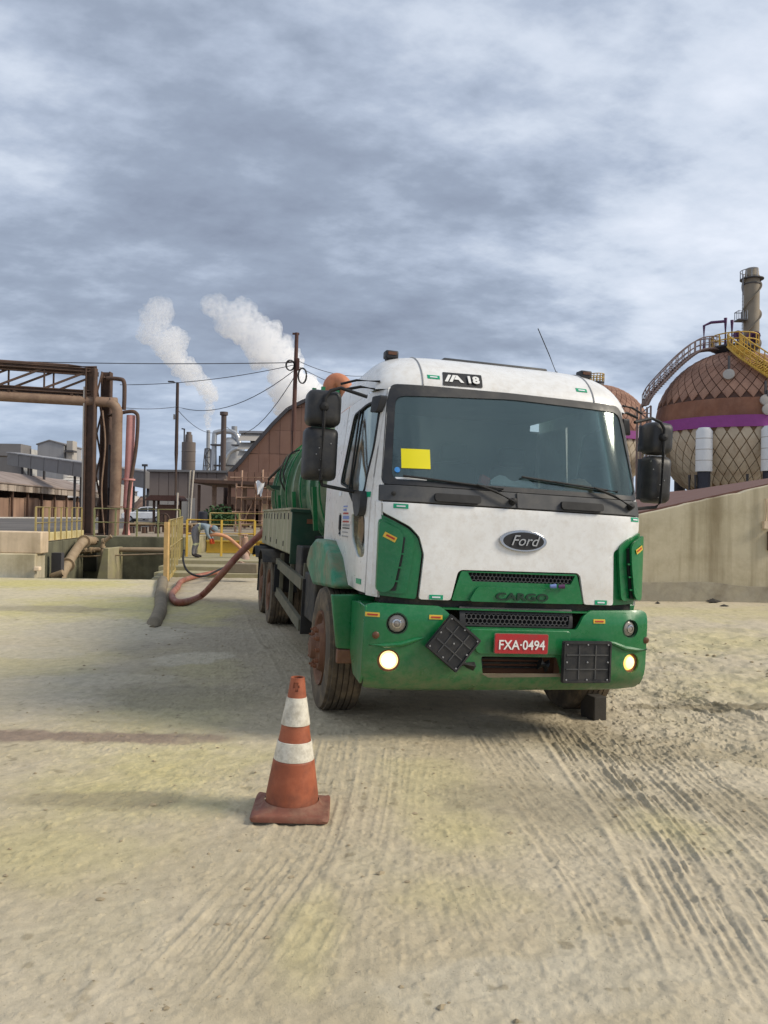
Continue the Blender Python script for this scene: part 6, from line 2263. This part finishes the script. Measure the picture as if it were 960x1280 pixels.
# number plate
pl_ = MB().patch(rpoly([(-.205, .705), (.218, .705), (.218, .848), (-.205, .848)], .012, 2), BFo(.05), .008, .1).build('number_plate', M['plate_red'], TK)
MB().patch(rpoly([(-.210, .700), (.223, .700), (.223, .853), (-.210, .853)], .014, 2), BFo(.046), .008, .1, [[(-.198, .712), (.211, .712), (.211, .841), (-.198, .841)]]).build('plate_frame', M['kerb'], pl_)
text_obj('plate_lettering', 'FXA\u00b70494', .098, M['white_ink'], pl_, front_mtx(.007, .765, .053, bumpf), .002, 0, .0012, .93)
# placard holders
def placard(ctr, ang, w, h, y):
    mx = Matrix.Translation((ctr[0], y, ctr[1])) @ Matrix.Rotation(ang, 4, 'Y')
    T = lambda v: mx @ Vector(v)
    mb = MB()
    mb.prism(rpoly([(-w / 2, -h / 2), (w / 2, -h / 2), (w / 2, h / 2), (-w / 2, h / 2)], .012, 2), lambda a, b, t: T((a, t, b)), -.008, .012)
    p_ = mb.build('placard_holder', M['blackpl'], TK)
    mb = MB()
    for k in range(2):
        for s in (-1, 1):
            a, b = (Vector((-w / 2 + .012, -.014, s * (h / 2 - .012))), Vector((w / 2 - .012, -.014, s * (h / 2 - .012)))) if k else (Vector((s * (w / 2 - .012), -.014, -h / 2 + .012)), Vector((s * (w / 2 - .012), -.014, h / 2 - .012)))
            mb.bar(T(a), T(b), .016, .012)
    mb.build('holder_rim', M['blackpl'], p_)
    for s in (-.17, .17):
        MB().bar(T((s * w, -.012, -h / 2 + .03)), T((s * w, -.012, h / 2 - .03)), .008).build('holder_bar', M['greypl'], p_)
        MB().bar(T((-w / 2 + .03, -.012, s * h)), T((w / 2 - .03, -.012, s * h)), .008).build('holder_bar', M['greypl'], p_)
    for a in (-.42, 0, .42):
        for b in (-.42, 0, .42):
            MB().lathe([(0, .007), (.006, .006), (.007, 0)], 8, T((a * w, -.014, b * h)), (0, -1, 0)).build('rivet', M['ink_grey'], p_)
    MB().box(T((0, .03, 0)), (.1, .06, .1)).build('bracket', M['chassis'], p_)


placard((-.535, .775), R(38), .31, .30, -.045)
placard((.535, .652), R(-.5), .405, .315, -.045)


# stickers on the white paint
def gsticker(x, z, w, h, fn):
    s_ = MB().patch([(x - w / 2, z - h / 2), (x + w / 2, z - h / 2), (x + w / 2, z + h / 2), (x - w / 2, z + h / 2)], fn(.004), .004, .06).build('marker_sticker', M['sgreen'], TK)
    MB().patch([(x - w * .3, z - h * .16), (x + w * .3, z - h * .16), (x + w * .3, z + h * .16), (x - w * .3, z + h * .16)], fn(.007), .003, .06).build('sticker_print', M['paper'], s_)


for x, z in ((-.935, 1.748), (1.02, 1.755), (-.645, 1.093), (.70, 1.093)):
    gsticker(x, z, .105, .034, CFo)
for x, z in ((-.645, 2.785), (.64, 2.805)):
    gsticker(x, z, .10, .032, RFo)
for y, z in ((.40, 1.83), (.47, 1.16), (1.40, 1.86)):
    s_ = MB().patch([(y - .055, z - .02), (y + .055, z - .02), (y + .055, z + .02), (y - .055, z + .02)], SF(-1, .010), .004, .06).build('marker_sticker', M['sgreen'] if y < 1 else M['paper'], TK)
# number board on the roof front
nb = MB().patch(rpoly([(-.575, 2.722), (-.245, 2.732), (-.235, 2.848), (-.563, 2.84)], .008, 2), RFo(.006), .012, .06).build('number_board', M['black_ink'], TK)
sl = math.atan2(roofy(-.4, 2.84) - roofy(-.4, 2.73), .11)
bmx = Matrix.Translation((-.325, roofy(-.325, 2.786) - .016, 2.786)) @ Matrix.Rotation(math.pi / 2 - sl, 4, 'X') @ Matrix.Rotation(R(1.5), 4, 'Z')
text_obj('board_lettering', '18', .098, M['white_ink'], nb, bmx, .003, 0, .004, 1.15)
for poly in ([(-.560, 2.755), (-.535, 2.755), (-.498, 2.818), (-.523, 2.818)], [(-.522, 2.756), (-.497, 2.756), (-.460, 2.819), (-.485, 2.819)],
             [(-.470, 2.819), (-.444, 2.819), (-.398, 2.757), (-.425, 2.757)], [(-.478, 2.78), (-.468, 2.80), (-.45, 2.80), (-.44, 2.78)]):
    MB().patch(poly, RFo(.012), .006, .08).build('board_mark', M['white_ink'], nb)
# door lettering: rows of small print
for k, (z, w, m_, h) in enumerate(((1.745, .20, 'ink_blue', .012), (1.715, .16, 'ink_blue', .02), (1.685, .26, 'sred', .014), (1.650, .30, 'ink_blue', .028), (1.615, .30, 'sred', .014),
                                   (1.585, .34, 'ink_grey', .020), (1.560, .34, 'black_ink', .010), (1.525, .28, 'ink_grey', .010), (1.490, .30, 'ink_grey', .012))):
    n_ = 5
    for q in range(n_):
        y1 = 1.22 - q * w / n_ * .92
        MB().patch([(y1 - w / n_ * .75, z - h / 2), (y1, z - h / 2), (y1, z + h / 2), (y1 - w / n_ * .75, z + h / 2)], SF(-1, .007), .002, .1).build('door_print', M[m_], TK)

# wipers
for (p0, p1, tip) in (((-.07, 1.83), (-.36, 1.945), (-.92, 1.975)), ((.955, 1.85), (.62, 1.985), (.02, 2.03))):
    mb = MB()
    mb.lathe([(0, .03), (.05, .024), (.06, 0)], 12, CFo(.0)(*p0, 0), (0, -1, .2))
    mb.tube([CFo(.05)(*p0, 0), CFo(.05)((p0[0] + p1[0]) / 2, (p0[1] + p1[1]) / 2 + .01, 0), CFo(.035)(*p1, 0)], [.014, .012, .009], 6)
    wi = mb.build('wiper', M['rubber'], TK)
    n_ = 9
    MB().tube([CFo(.014)(p1[0] + .22 + (tip[0] - p1[0] - .22) * t, p1[1] - .02 + (tip[1] - p1[1] + .02) * t, 0) for t in np.linspace(0, 1, n_)], .009, 6).build('blade', M['rubber'], wi)

# things seen through the windscreen
MB().patch([(-.925, 2.035), (-.707, 2.04), (-.707, 2.19), (-.925, 2.185)], CFo(-.003), .003, .06).build('yellow_card', M['card'], TK, label='yellow card behind the windscreen')
MB().lathe([(0, 0), (.002, .022), (.003, 0)], 20, CFo(-.004)(-.955, 2.02, 0), (0, -1, .3)).build('round_sticker', mat('blue_sticker', (40, 120, 190), .4), TK)
MB().patch([(-.97, 1.95), (-.74, 1.95), (-.74, 1.965), (-.97, 1.965)], CFo(-.004), .003, .06).build('paper_strip', M['paper'], TK)
ds = MB().prism([(.30, 1.60), (.30, 1.86), (.40, 1.93), (.72, 1.94), (.86, 1.88), (.86, 1.55)], lambda a, b, t: (t, a + .08 * abs(t) ** 3, b), -1.0, 1.0).build('dashboard', M['interior'], TK, bevel=.02)
MB().lathe([(0, .0), (.01, .10), (.07, .09), (.09, 0)], 16, (.15, .52, 1.94), (0, 0, 1)).build('dash_hump', M['interior'], ds)
mb = MB()
mb.grid(10, 6, lambda u, v: (-.20 + .38 * u, cabf(0, 2.0) + .045 + .05 * v + .012 * math.sin(u * 17 + v * 5), 1.955 + (.075 + .03 * math.sin(u * 9)) * v * math.sin(.5 + u * 2.3)))
mb.build('crumpled_paper', M['paper'], TK)
MB().box((-.265, cabf(-.26, 2.0) + .05, 1.985), (.085, .03, .07), (0, .3, .3)).build('red_box', M['sred'], TK)
mb = MB()
mb.lathe([(0, .13), (.02, .12), (.07, .10), (.11, .05), (.12, 0)], 18, (.58, cabf(.58, 1.96) + .16, 1.945), (0, 0, 1))
mb.build('cap', M['tan'], TK)
for x in (-.62, .05, .66):
    st_ = MB().box((x, 1.55, 1.52), (.46, .5, .18)).build('seat', M['seat'], TK, bevel=.04)
    MB().box((x, 1.83, 1.92), (.46, .14, .66), (R(-8), 0, 0)).build('backrest', M['seat'], st_, bevel=.05)
    MB().box((x, 1.90, 2.36), (.26, .10, .18)).build('headrest', M['seat'], st_, bevel=.03)
sw = Vector((.66, .95, 1.86))
mb = MB()
mb.tube([sw + Vector((math.cos(t) * .23, -math.sin(t) * .15, math.sin(t) * .17)) for t in np.linspace(0, 2 * math.pi, 25)], .018, 8)
mb.bar(sw, sw + Vector((0, .0, -.3)), .06)
mb.bar(sw + Vector((-.22, 0, 0)), sw + Vector((.22, 0, 0)), .03)
mb.build('steering_wheel', M['rubber'], TK)

# roof lamps and aerial
for x, z in ((-.90, 0), (.86, 0)):
    p_ = Vector(roof(1 - math.acos(math.copysign(abs(x / 1.09) ** (1 / .38), x)) / math.pi, .24))
    ml = MB().box(p_ + Vector((0, 0, .035)), (.11, .10, .065)).build('marker_lamp', M['blackpl'], TK, bevel=.012)
    MB().box(p_ + Vector((0, -.042, .042)), (.07, .03, .024)).build('lens', M['amber'], ml)
    MB().box(p_ + Vector((0, 0, .002)), (.08, .07, .04)).build('lamp_foot', M['rubber'], ml)
ae = MB().lathe([(-.02, .022), (.0, .022), (.03, .010), (.05, 0)], 12, (.68, 1.0, 3.02), (0, 0, 1)).build('aerial', M['rubber'], TK)
MB().tube([(.68, 1.0, 3.04), (.62, 1.05, 3.22), (.52, 1.1, 3.46)], .0045, 5).build('aerial_rod', M['rubber'], ae)

# door mirrors
for sg in (-1, 1):
    def rbox(name, x0, x1, z0, z1, y0, y1, r_, m_, par, taper=.03):
        mb = MB()
        po = rpoly([(x0, z0), (x1, z0), (x1, z1), (x0, z1)], r_, 4)
        cx_m, cz_m = (x0 + x1) / 2, (z0 + z1) / 2
        sh2 = lambda f: [(cx_m + (a - cx_m) * f, cz_m + (b - cz_m) * f) for a, b in po]
        n_ = len(po)
        rings = [(y0, .55), (y0 + .008, .78), (y0 + .03, .93), (y0 + .07, 1.0), (y1, 1.0)]
        vs = []
        for yy, f in rings:
            vs += [(sg * a, yy, b) for a, b in sh2(f)]
        fs = [tuple(range(n_))] + [tuple((len(rings) - 1) * n_ + i for i in range(n_))]
        for j in range(len(rings) - 1):
            fs += [(j * n_ + i, j * n_ + (i + 1) % n_, (j + 1) * n_ + (i + 1) % n_, (j + 1) * n_ + i) for i in range(n_)]
        mb.add(vs, fs)
        return mb.build(name, m_, par)
    mi_ = 1.345 if sg < 0 else 1.395
    mir = rbox('mirror', mi_, 1.610, 1.925, 2.335, .55, .72, .05, M['blackpl'], TK)
    up_ = rbox('upper_mirror', mi_ - .01, 1.605, 2.350, 2.630, .54, .72, .06, M['blackpl'], mir)
    MB().box((sg * 1.482, .722, 2.13), (.235, .006, .36)).build('mirror_glass', M['mirror'], mir)
    MB().box((sg * 1.475, .722, 2.49), (.235, .006, .235)).build('mirror_glass', M['mirror'], mir)
    MB().tube([(sg * 1.48, .53, 1.92), (sg * 1.48, .52, 2.36), (sg * 1.48, .52, 2.56), (sg * 1.44, .52, 2.615), (sg * 1.36, .53, 2.645), (sg * 1.16, .47, 2.585)], .014, 8).build('mirror_arm', M['rubber'], mir)
    MB().tube([(sg * 1.48, .53, 1.93), (sg * 1.46, .56, 1.885), (sg * 1.38, .58, 1.875), (sg * 1.17, .55, 1.845)], .015, 8).build('mirror_arm', M['rubber'], mir)
    MB().patch(rpoly([(.40, 1.855), (.62, 1.855), (.60, 1.80), (.50, 1.66), (.42, 1.66), (.39, 1.72)], .04, 3), SF(sg, .06), .055, .08).build('mirror_foot', M['blackpl'], mir, bevel=.01)
    MB().patch(rpoly([(.40, 2.60), (.52, 2.60), (.50, 2.47), (.42, 2.47)], .02, 3), SF(sg, .06), .055, .08).build('mirror_foot', M['blackpl'], mir, bevel=.01)
    MB().lathe([(0, .04), (.05, .03), (.06, 0)], 14, (sg * 1.48, .55, 2.49), (0, -1, 0)).build('pivot', M['rubber'], mir)
    for k, (dx, dz) in enumerate(((0, .32), (.07, .26), (-.02, .22), (-.04, .17), (0, .13), (-.01, .05), (.01, .02))):
        MB().lathe([(0, .006), (.004, .004), (.005, 0)], 6, (sg * (1.48 - dx), .548, 1.95 + dz), (0, -1, 0)).build('screw', M['ink_grey'], mir)
    # kerb mirror stays above the door
    MB().tube([(sg * 1.06, .50, 2.72), (sg * 1.22, .62, 2.735), (sg * 1.34, .66, 2.70)], .010, 6).build('mirror_stay', M['rubber'], mir)
    MB().tube([(sg * 1.07, .52, 2.66), (sg * 1.18, .64, 2.69), (sg * 1.30, .66, 2.66)], .012, 6).build('mirror_stay', M['rubber'], mir)

# mudguards and splash pieces at the front wheels
for sg in (-1, 1):
    MB().prism([(.86, 1.10), (1.12, 1.305), (1.5, 1.44), (1.95, 1.44), (2.28, 1.36), (2.46, 1.22), (2.44, 1.14), (2.22, 1.07), (2.0, 1.0), (.90, 1.06)],
               lambda a, b, t: (sg * t, a, b), .85, 1.275).build('mudguard', M['green_old'], TK, bevel=.03)
    MB().prism([(1.33, 1.035), (1.265, .62), (.98, .60), (.98, 1.05)], lambda a, b, t: (sg * a, t, b), .60, .66).build('splash_plate', M['green'], TK, bevel=.01)
    MB().box((sg * 1.15, .63, .555), (.22, .06, .11)).build('splash_bracket', M['rim'], TK, bevel=.01)
    MB().tube([(sg * 1.10, .56, .83), (sg * 1.10, .50, .83)], .035, 8).build('step_bolt', M['kerb'], TK)


# wheels
def wheel(y, sg, outer=1.295, rad=.53, w=.315, steer=True, z=None):
    z = rad - .018 if z is None else z
    T_ = [(-w / 2 + .02, rad * .60), (-w / 2, rad * .70), (-w / 2, rad * .86), (-w / 2 + .012, rad * .965), (-w / 2 + .035, rad * .995)]
    n_ = 5
    for k in range(n_):
        a, b = -w / 2 + .035 + (w - .07) * k / n_, -w / 2 + .035 + (w - .07) * (k + 1) / n_
        T_ += [(a + .006, rad), (b - .006, rad), (b - .003, rad - .014), (b + .003, rad - .014)]
    T_ += [(w / 2 - .012, rad * .965), (w / 2, rad * .86), (w / 2, rad * .70), (w / 2 - .02, rad * .60)]
    x = sg * (outer - w / 2)
    if steer:
        rp = [(w / 2 - .03, rad * .605), (w / 2 + .0, rad * .60), (w / 2 - .01, rad * .55), (w / 2 - .05, rad * .50), (w / 2 - .04, rad * .40), (w / 2 + .015, rad * .36), (w / 2 + .02, rad * .24),
              (w / 2 + .035, rad * .20), (w / 2 + .075, rad * .17), (w / 2 + .085, 0)]
        nr_, nx_ = rad * .30, w / 2 + .018
    else:
        rp = [(w / 2 - .03, rad * .605), (w / 2 + .0, rad * .60), (w / 2 - .02, rad * .54), (w / 2 - .14, rad * .50), (w / 2 - .15, rad * .38), (w / 2 - .12, rad * .25), (w / 2 - .02, rad * .22), (w / 2 + .0, rad * .16), (w / 2 + .0, 0)]
        nr_, nx_ = rad * .31, w / 2 - .135
    wl = MB().lathe([(-w / 2 + .03, 0), (-w / 2 + .03, rad * .605)] + rp, 36, (0, 0, 0), (sg, 0, 0)).build('wheel', M['rim'], TK, loc=(x, y, z), ang=30)
    MB().lathe(T_, 48, (0, 0, 0), (sg, 0, 0)).build('tyre', M['tyre'], wl, ang=30)
    nut = MB().lathe([(0, .020), (.03, .020), (.034, .010), (.05, .010), (.05, 0)], 6, (0, 0, 0), (sg, 0, 0)).mesh('lug_nut', M['mudrust'])
    for k in range(10):
        a = 2 * math.pi * k / 10
        ob = bpy.data.objects.new('lug_nut', nut)
        COL.objects.link(ob)
        ob.parent = wl
        ob.location = (sg * nx_, math.cos(a) * nr_, math.sin(a) * nr_)
    return wl


for sg in (-1, 1):
    wheel(1.30, sg)
    for y in (6.70, 8.05):
        wheel(y, sg, 1.235, steer=False)
        wheel(y, sg, 1.235 - .345, steer=False)

# chassis
MB().box((0, 4.8, .92), (.10, 8.4, .24)).build('spine', M['chassis'], TK)
for sg in (-1, 1):
    MB().box((sg * .43, 4.9, .90), (.08, 8.6, .26)).build('frame_rail', M['chassis'], TK)
for y in (1.30, 6.7, 8.05):
    MB().tube([(-.95, y, .52), (0, y, .50 if y > 2 else .46), (.95, y, .52)], .075, 10).build('axle', M['chassis'], TK)
MB().box((0, 1.6, 1.0), (1.5, 1.7, .5)).build('engine_bay', M['chassis'], TK)
MB().box((0, .75, .80), (1.7, .5, .36)).build('radiator', M['chassis'], TK)
MB().box((0, 1.0, .60), (.5, .7, .3)).build('sump', M['chassis'], TK)
for x, y, z, d in ((-.90, 3.0, .78, (.5, .8, .5)), (.85, 3.4, .75, (.55, 1.5, .6)), (-.85, 4.0, 1.05, (.6, .5, .5)), (-.55, 2.75, 1.5, (.5, .4, .7)), (.5, 2.7, 1.6, (.7, .4, .9))):
    MB().box((x, y, z), d).build('side_box', M['chassis'], TK, bevel=.02)
MB().lathe([(0, .14), (.9, .14), (.95, .1), (.95, 0)], 16, (-.80, 2.62, 1.5), (0, 0, 1)).build('air_intake', M['blackpl'], TK)
for k in range(5):
    MB().tube(smoothpath([(-1.02 + .05 * k, 2.5, 1.2 + .06 * k), (-1.05 + .05 * k, 2.9, 1.12), (-1.0 + .04 * k, 3.4, 1.25 + .04 * k), (-.9, 4.3, 1.28 + .03 * k)], 4), .022, 6).build('air_line', M['rubber'], TK)
MB().box((-1.0, 3.30, .64), (.36, .03, .62)).build('splash_guard', M['chassis'], TK)

# tank
TR_, TZ = 1.03, 2.05
y0, y1 = 2.95, 8.75
prof = [(y0 - .30, 0), (y0 - .28, .35), (y0 - .20, .68), (y0 - .08, .92), (y0, TR_)] + [(y0 + (y1 - y0) * k / 10, TR_) for k in range(1, 10)] + [(y1, TR_), (y1 + .08, .92), (y1 + .2, .68), (y1 + .28, .35), (y1 + .3, 0)]
tank = MB().lathe([(a, r_) for a, r_ in prof], 64, (0, 0, TZ), (0, 1, 0)).build('tank', M['green_tank'], TK)
for k in range(8):
    y = y0 + .12 + k * (y1 - y0 - .24) / 7
    MB().lathe([(y - .035, TR_ - .01), (y - .035, TR_ + .055), (y + .035, TR_ + .055), (y + .035, TR_ - .01)], 64, (0, 0, TZ), (0, 1, 0)).build('hoop', M['green_tank'], tank)
    if k % 2 == 0:
        MB().lathe([(y - .02, TR_ + .05), (y - .02, TR_ + .075), (y + .02, TR_ + .075), (y + .02, TR_ + .05)], 64, (0, 0, TZ), (0, 1, 0)).build('hoop_edge', M['green'], tank)
for k in range(3):
    y = y0 + .5 + k * 1.9
    MB().bar((-TR_ * .985 - .03, y, TZ - .55), (-TR_ - .06, y, TZ - .05), .05).build('tank_strut', M['green'], tank)
# pipework on top
e_ = Vector((-.50, 6.5, 0))
MB().lathe([(2.9, .24), (3.46, .24), (3.46, .28), (3.53, .28), (3.53, 0)], 24, (e_.x, e_.y, 0), (0, 0, 1)).build('riser', M['green_dark'], tank)
MB().lathe([(3.53, .26), (3.58, .26), (3.58, .0)], 24, (e_.x, e_.y, 0), (0, 0, 1)).build('flange', M['kerb'], tank)
for k in range(6):
    a = k * math.pi / 3
    MB().box((e_.x + .22 * math.cos(a), e_.y + .22 * math.sin(a), 3.61), (.06, .06, .12)).build('flange_bolt', M['green'], tank)
MB().tube(smoothpath([(e_.x + .04, e_.y, 3.60), (e_.x + .04, e_.y - .02, 3.74), (e_.x + .12, e_.y - .05, 3.81), (e_.x + .22, e_.y - .1, 3.74), (e_.x + .26, e_.y - .12, 3.56), (e_.x + .26, e_.y - .12, 3.05)], 6), .125, 16).build('elbow', M['orange_pipe'], tank)
MB().lathe([(2.98, .3), (3.2, .3), (3.24, .34), (3.3, .34), (3.34, 0)], 28, (0, 5.0, 0), (0, 0, 1)).build('manhole', M['green_dark'], tank)
# handles and ladder rails on the side of the tank
for y, dy in ((6.5, .25), (7.0, .3)):
    MB().tube(smoothpath([(-1.02, y, 2.05), (-1.12, y, 2.3), (-1.02, y + dy * .5, 2.62), (-.86, y + dy, 2.72)], 5), .013, 8).build('side_rail', M['chassis'], tank)
MB().prism([(-1.22, 2.18), (-.95, 2.18), (-1.0, 2.10), (-1.15, 2.12)], lambda a, b, t: (a, t, b), 7.8, 8.5).build('hook_plate', M['green_dark'], tank)
MB().tube([(-1.22, 8.0, 2.18), (-1.20, 8.0, 2.3), (-1.02, 7.6, 2.52)], .022, 6).build('hook_rail', M['chassis'], tank)

# locker along the side under the tank
lk = MB().box((-1.09, 6.5, 1.455), (.24, 4.2, .57)).build('locker', M['locker'], TK, bevel=.015)
MB().box((-.78, 4.40, 1.40), (.86, .05, .70)).build('locker_front', M['green_dark'], lk, bevel=.01)
MB().box((-.78, 4.385, 1.725), (.90, .09, .035)).build('locker_rim', M['green_dark'], lk)
MB().box((-.95, 4.37, 1.60), (.14, .012, .06)).build('warning_sticker', M['mudrust'], lk)
MB().box((-1.09, 6.5, 1.75), (.28, 4.24, .03)).build('locker_rim', M['locker'], lk)
for k in range(9):
    MB().box((-1.212, 4.75 + k * .45, 1.655), (.012, .05, .085)).build('slot', M['black_ink'], lk)
    if k % 2:
        MB().box((-1.212, 4.75 + k * .45, 1.28), (.012, .04, .07)).build('slot', M['black_ink'], lk)
MB().box((-.55, 6.3, 1.16), (1.1, 4.4, .06)).build('deck_bearer', M['chassis'], TK)
for sg in (-1, 1):
    MB().bar((sg * 1.17, 3.36, .885), (sg * 1.17, 6.15, .965), .05, .13).build('side_guard_rail', M['guard'], TK)
    MB().bar((sg * 1.17, 3.36, .42), (sg * 1.17, 6.05, .555), .05, .13).build('side_guard_rail', M['guard'], TK)
    for y in (3.45, 4.7, 5.9):
        f = (y - 3.36) / 2.79
        MB().bar((sg * 1.13, y, .42 + .13 * f), (sg * 1.13, y, 1.12), .05).build('side_guard_post', M['guard'], TK)
    MB().box((sg * 1.06, 8.85, .72), (.34, .03, .85)).build('mud_flap', M['rubber'], TK)
    MB().box((sg * 1.06, 5.95, .75), (.34, .03, .40)).build('mud_flap', M['rubber'], TK)
    for y in (6.7, 8.05):
        mb = MB()
        mb.lathe([(-.33, .60), (-.33, .62), (.33, .62), (.33, .60)], 40, (sg * 1.05, y, .52), (1, 0, 0), skip=None)
        # keep only the upper third of the ring as a mudguard
        kv = [(i, v) for i, v in enumerate(mb.v)]
        mb.f = [f for f in mb.f if all(mb.v[i][2] > .52 + .38 for i in f)]
        mb.mi = mb.mi[:len(mb.f)]
        mb.build('rear_mudguard', M['chassis'], TK)
MB().box((0, 9.2, .62), (2.2, .12, .16)).build('rear_bumper', M['chassis'], TK)
MB().lathe([(0, .16), (.25, .16), (.25, .22), (.30, .22), (.30, 0)], 20, (-.75, 8.9, 1.35), (-.6, .8, 0)).build('outlet', M['orange_pipe'], TK)

# wheel chock
cp = T0 + TRM @ Vector((1.13, .84, 0))
mb = MB()
mb.prism([(-.09, -.02), (.12, -.02), (.12, .13), (.06, .20), (-.09, .20)], lambda a, b, t: (t, a, b), -.065, .065)
tag(mb.build('wheel_chock', M['wood_block'], loc=(cp.x, cp.y, gz(cp.x, cp.y) - .01), rot=(0, 0, T_A + .1), bevel=.01), 'dark wooden chock block in front of a truck front wheel', 'chock')

# ------------------------------------------------------------------ traffic cone
cpos = Vector((-.488, 4.275, 0))
cpos.z = gz(cpos.x, cpos.y) + .004
cone = empty('traffic_cone', 'worn orange traffic cone with two white bands and a torn tip', 'traffic cone', cpos, (R(-.6), R(1.8), R(3)))
mb = MB()
n_ = 40
sq = lambda t, h, r_: (math.copysign(abs(math.cos(t)) ** .13, math.cos(t)) * h, math.copysign(abs(math.sin(t)) ** .13, math.sin(t)) * h * .9)
vs, fs = [], []
rings = [(0, .208, 1), (.018, .213, 1), (.030, .205, 1), (.032, .185, .9), (.040, .168, .45), (.052, .158, .15), (.066, .150, 0)]
for z, h, mixv in rings:
    for k in range(n_):
        t = 2 * math.pi * k / n_
        a, b = sq(t, h, 0), (math.cos(t) * h, math.sin(t) * h)
        vs.append((a[0] * mixv + b[0] * (1 - mixv), a[1] * mixv + b[1] * (1 - mixv), z + (.006 * math.sin(3 * t + 1) if z > 0.01 and mixv > .5 else 0)))
for j in range(len(rings) - 1):
    fs += [(j * n_ + k, j * n_ + (k + 1) % n_, (j + 1) * n_ + (k + 1) % n_, (j + 1) * n_ + k) for k in range(n_)]
mb.add(vs, fs)
mb.build('base', M['cone_base'], cone, ang=50)
rz = lambda z: float(np.interp(z, [.06, .30, .40, .49, .635, .735], [.146, .108, .092, .077, .052, .039]))
mb = MB()
zs = [.055, .07, .10, .16, .22, .27, .280, .286, .290, .392, .48, .60, .63, .665, .685, .70, .715, .728, .738]
tw = lambda i, j: (13 <= i <= 15) and (18 <= j <= 22) and not (i == 13 and j in (18, 22, 21)) and not (i == 15 and j == 18)
mb.lathe([(z, rz(z) + (.004 if .07 < z < .29 else 0) - (.003 if .295 < z < .60 else 0)) for z in zs], 40, skip=tw)
# wall thickness at the tip
mb.lathe([(.738, rz(.738)), (.738, rz(.738) - .007), (.64, rz(.64) - .008)], 40)
mb.build('body', M['cone'], cone, ang=50)
MB().lathe([(.62, 0), (.62, .035), (.73, .028)], 24).build('inside', M['cone_hole'], cone)
for za, zb_ in ((.290, .392), (.480, .630)):
    MB().lathe([(za, rz(za) - .001), (za + .002, rz(za) + .0025), ((za + zb_) / 2, rz((za + zb_) / 2) + .003), (zb_ - .002, rz(zb_) + .0025), (zb_, rz(zb_) - .001)], 40).build('white_band', M['cone_white'], cone)
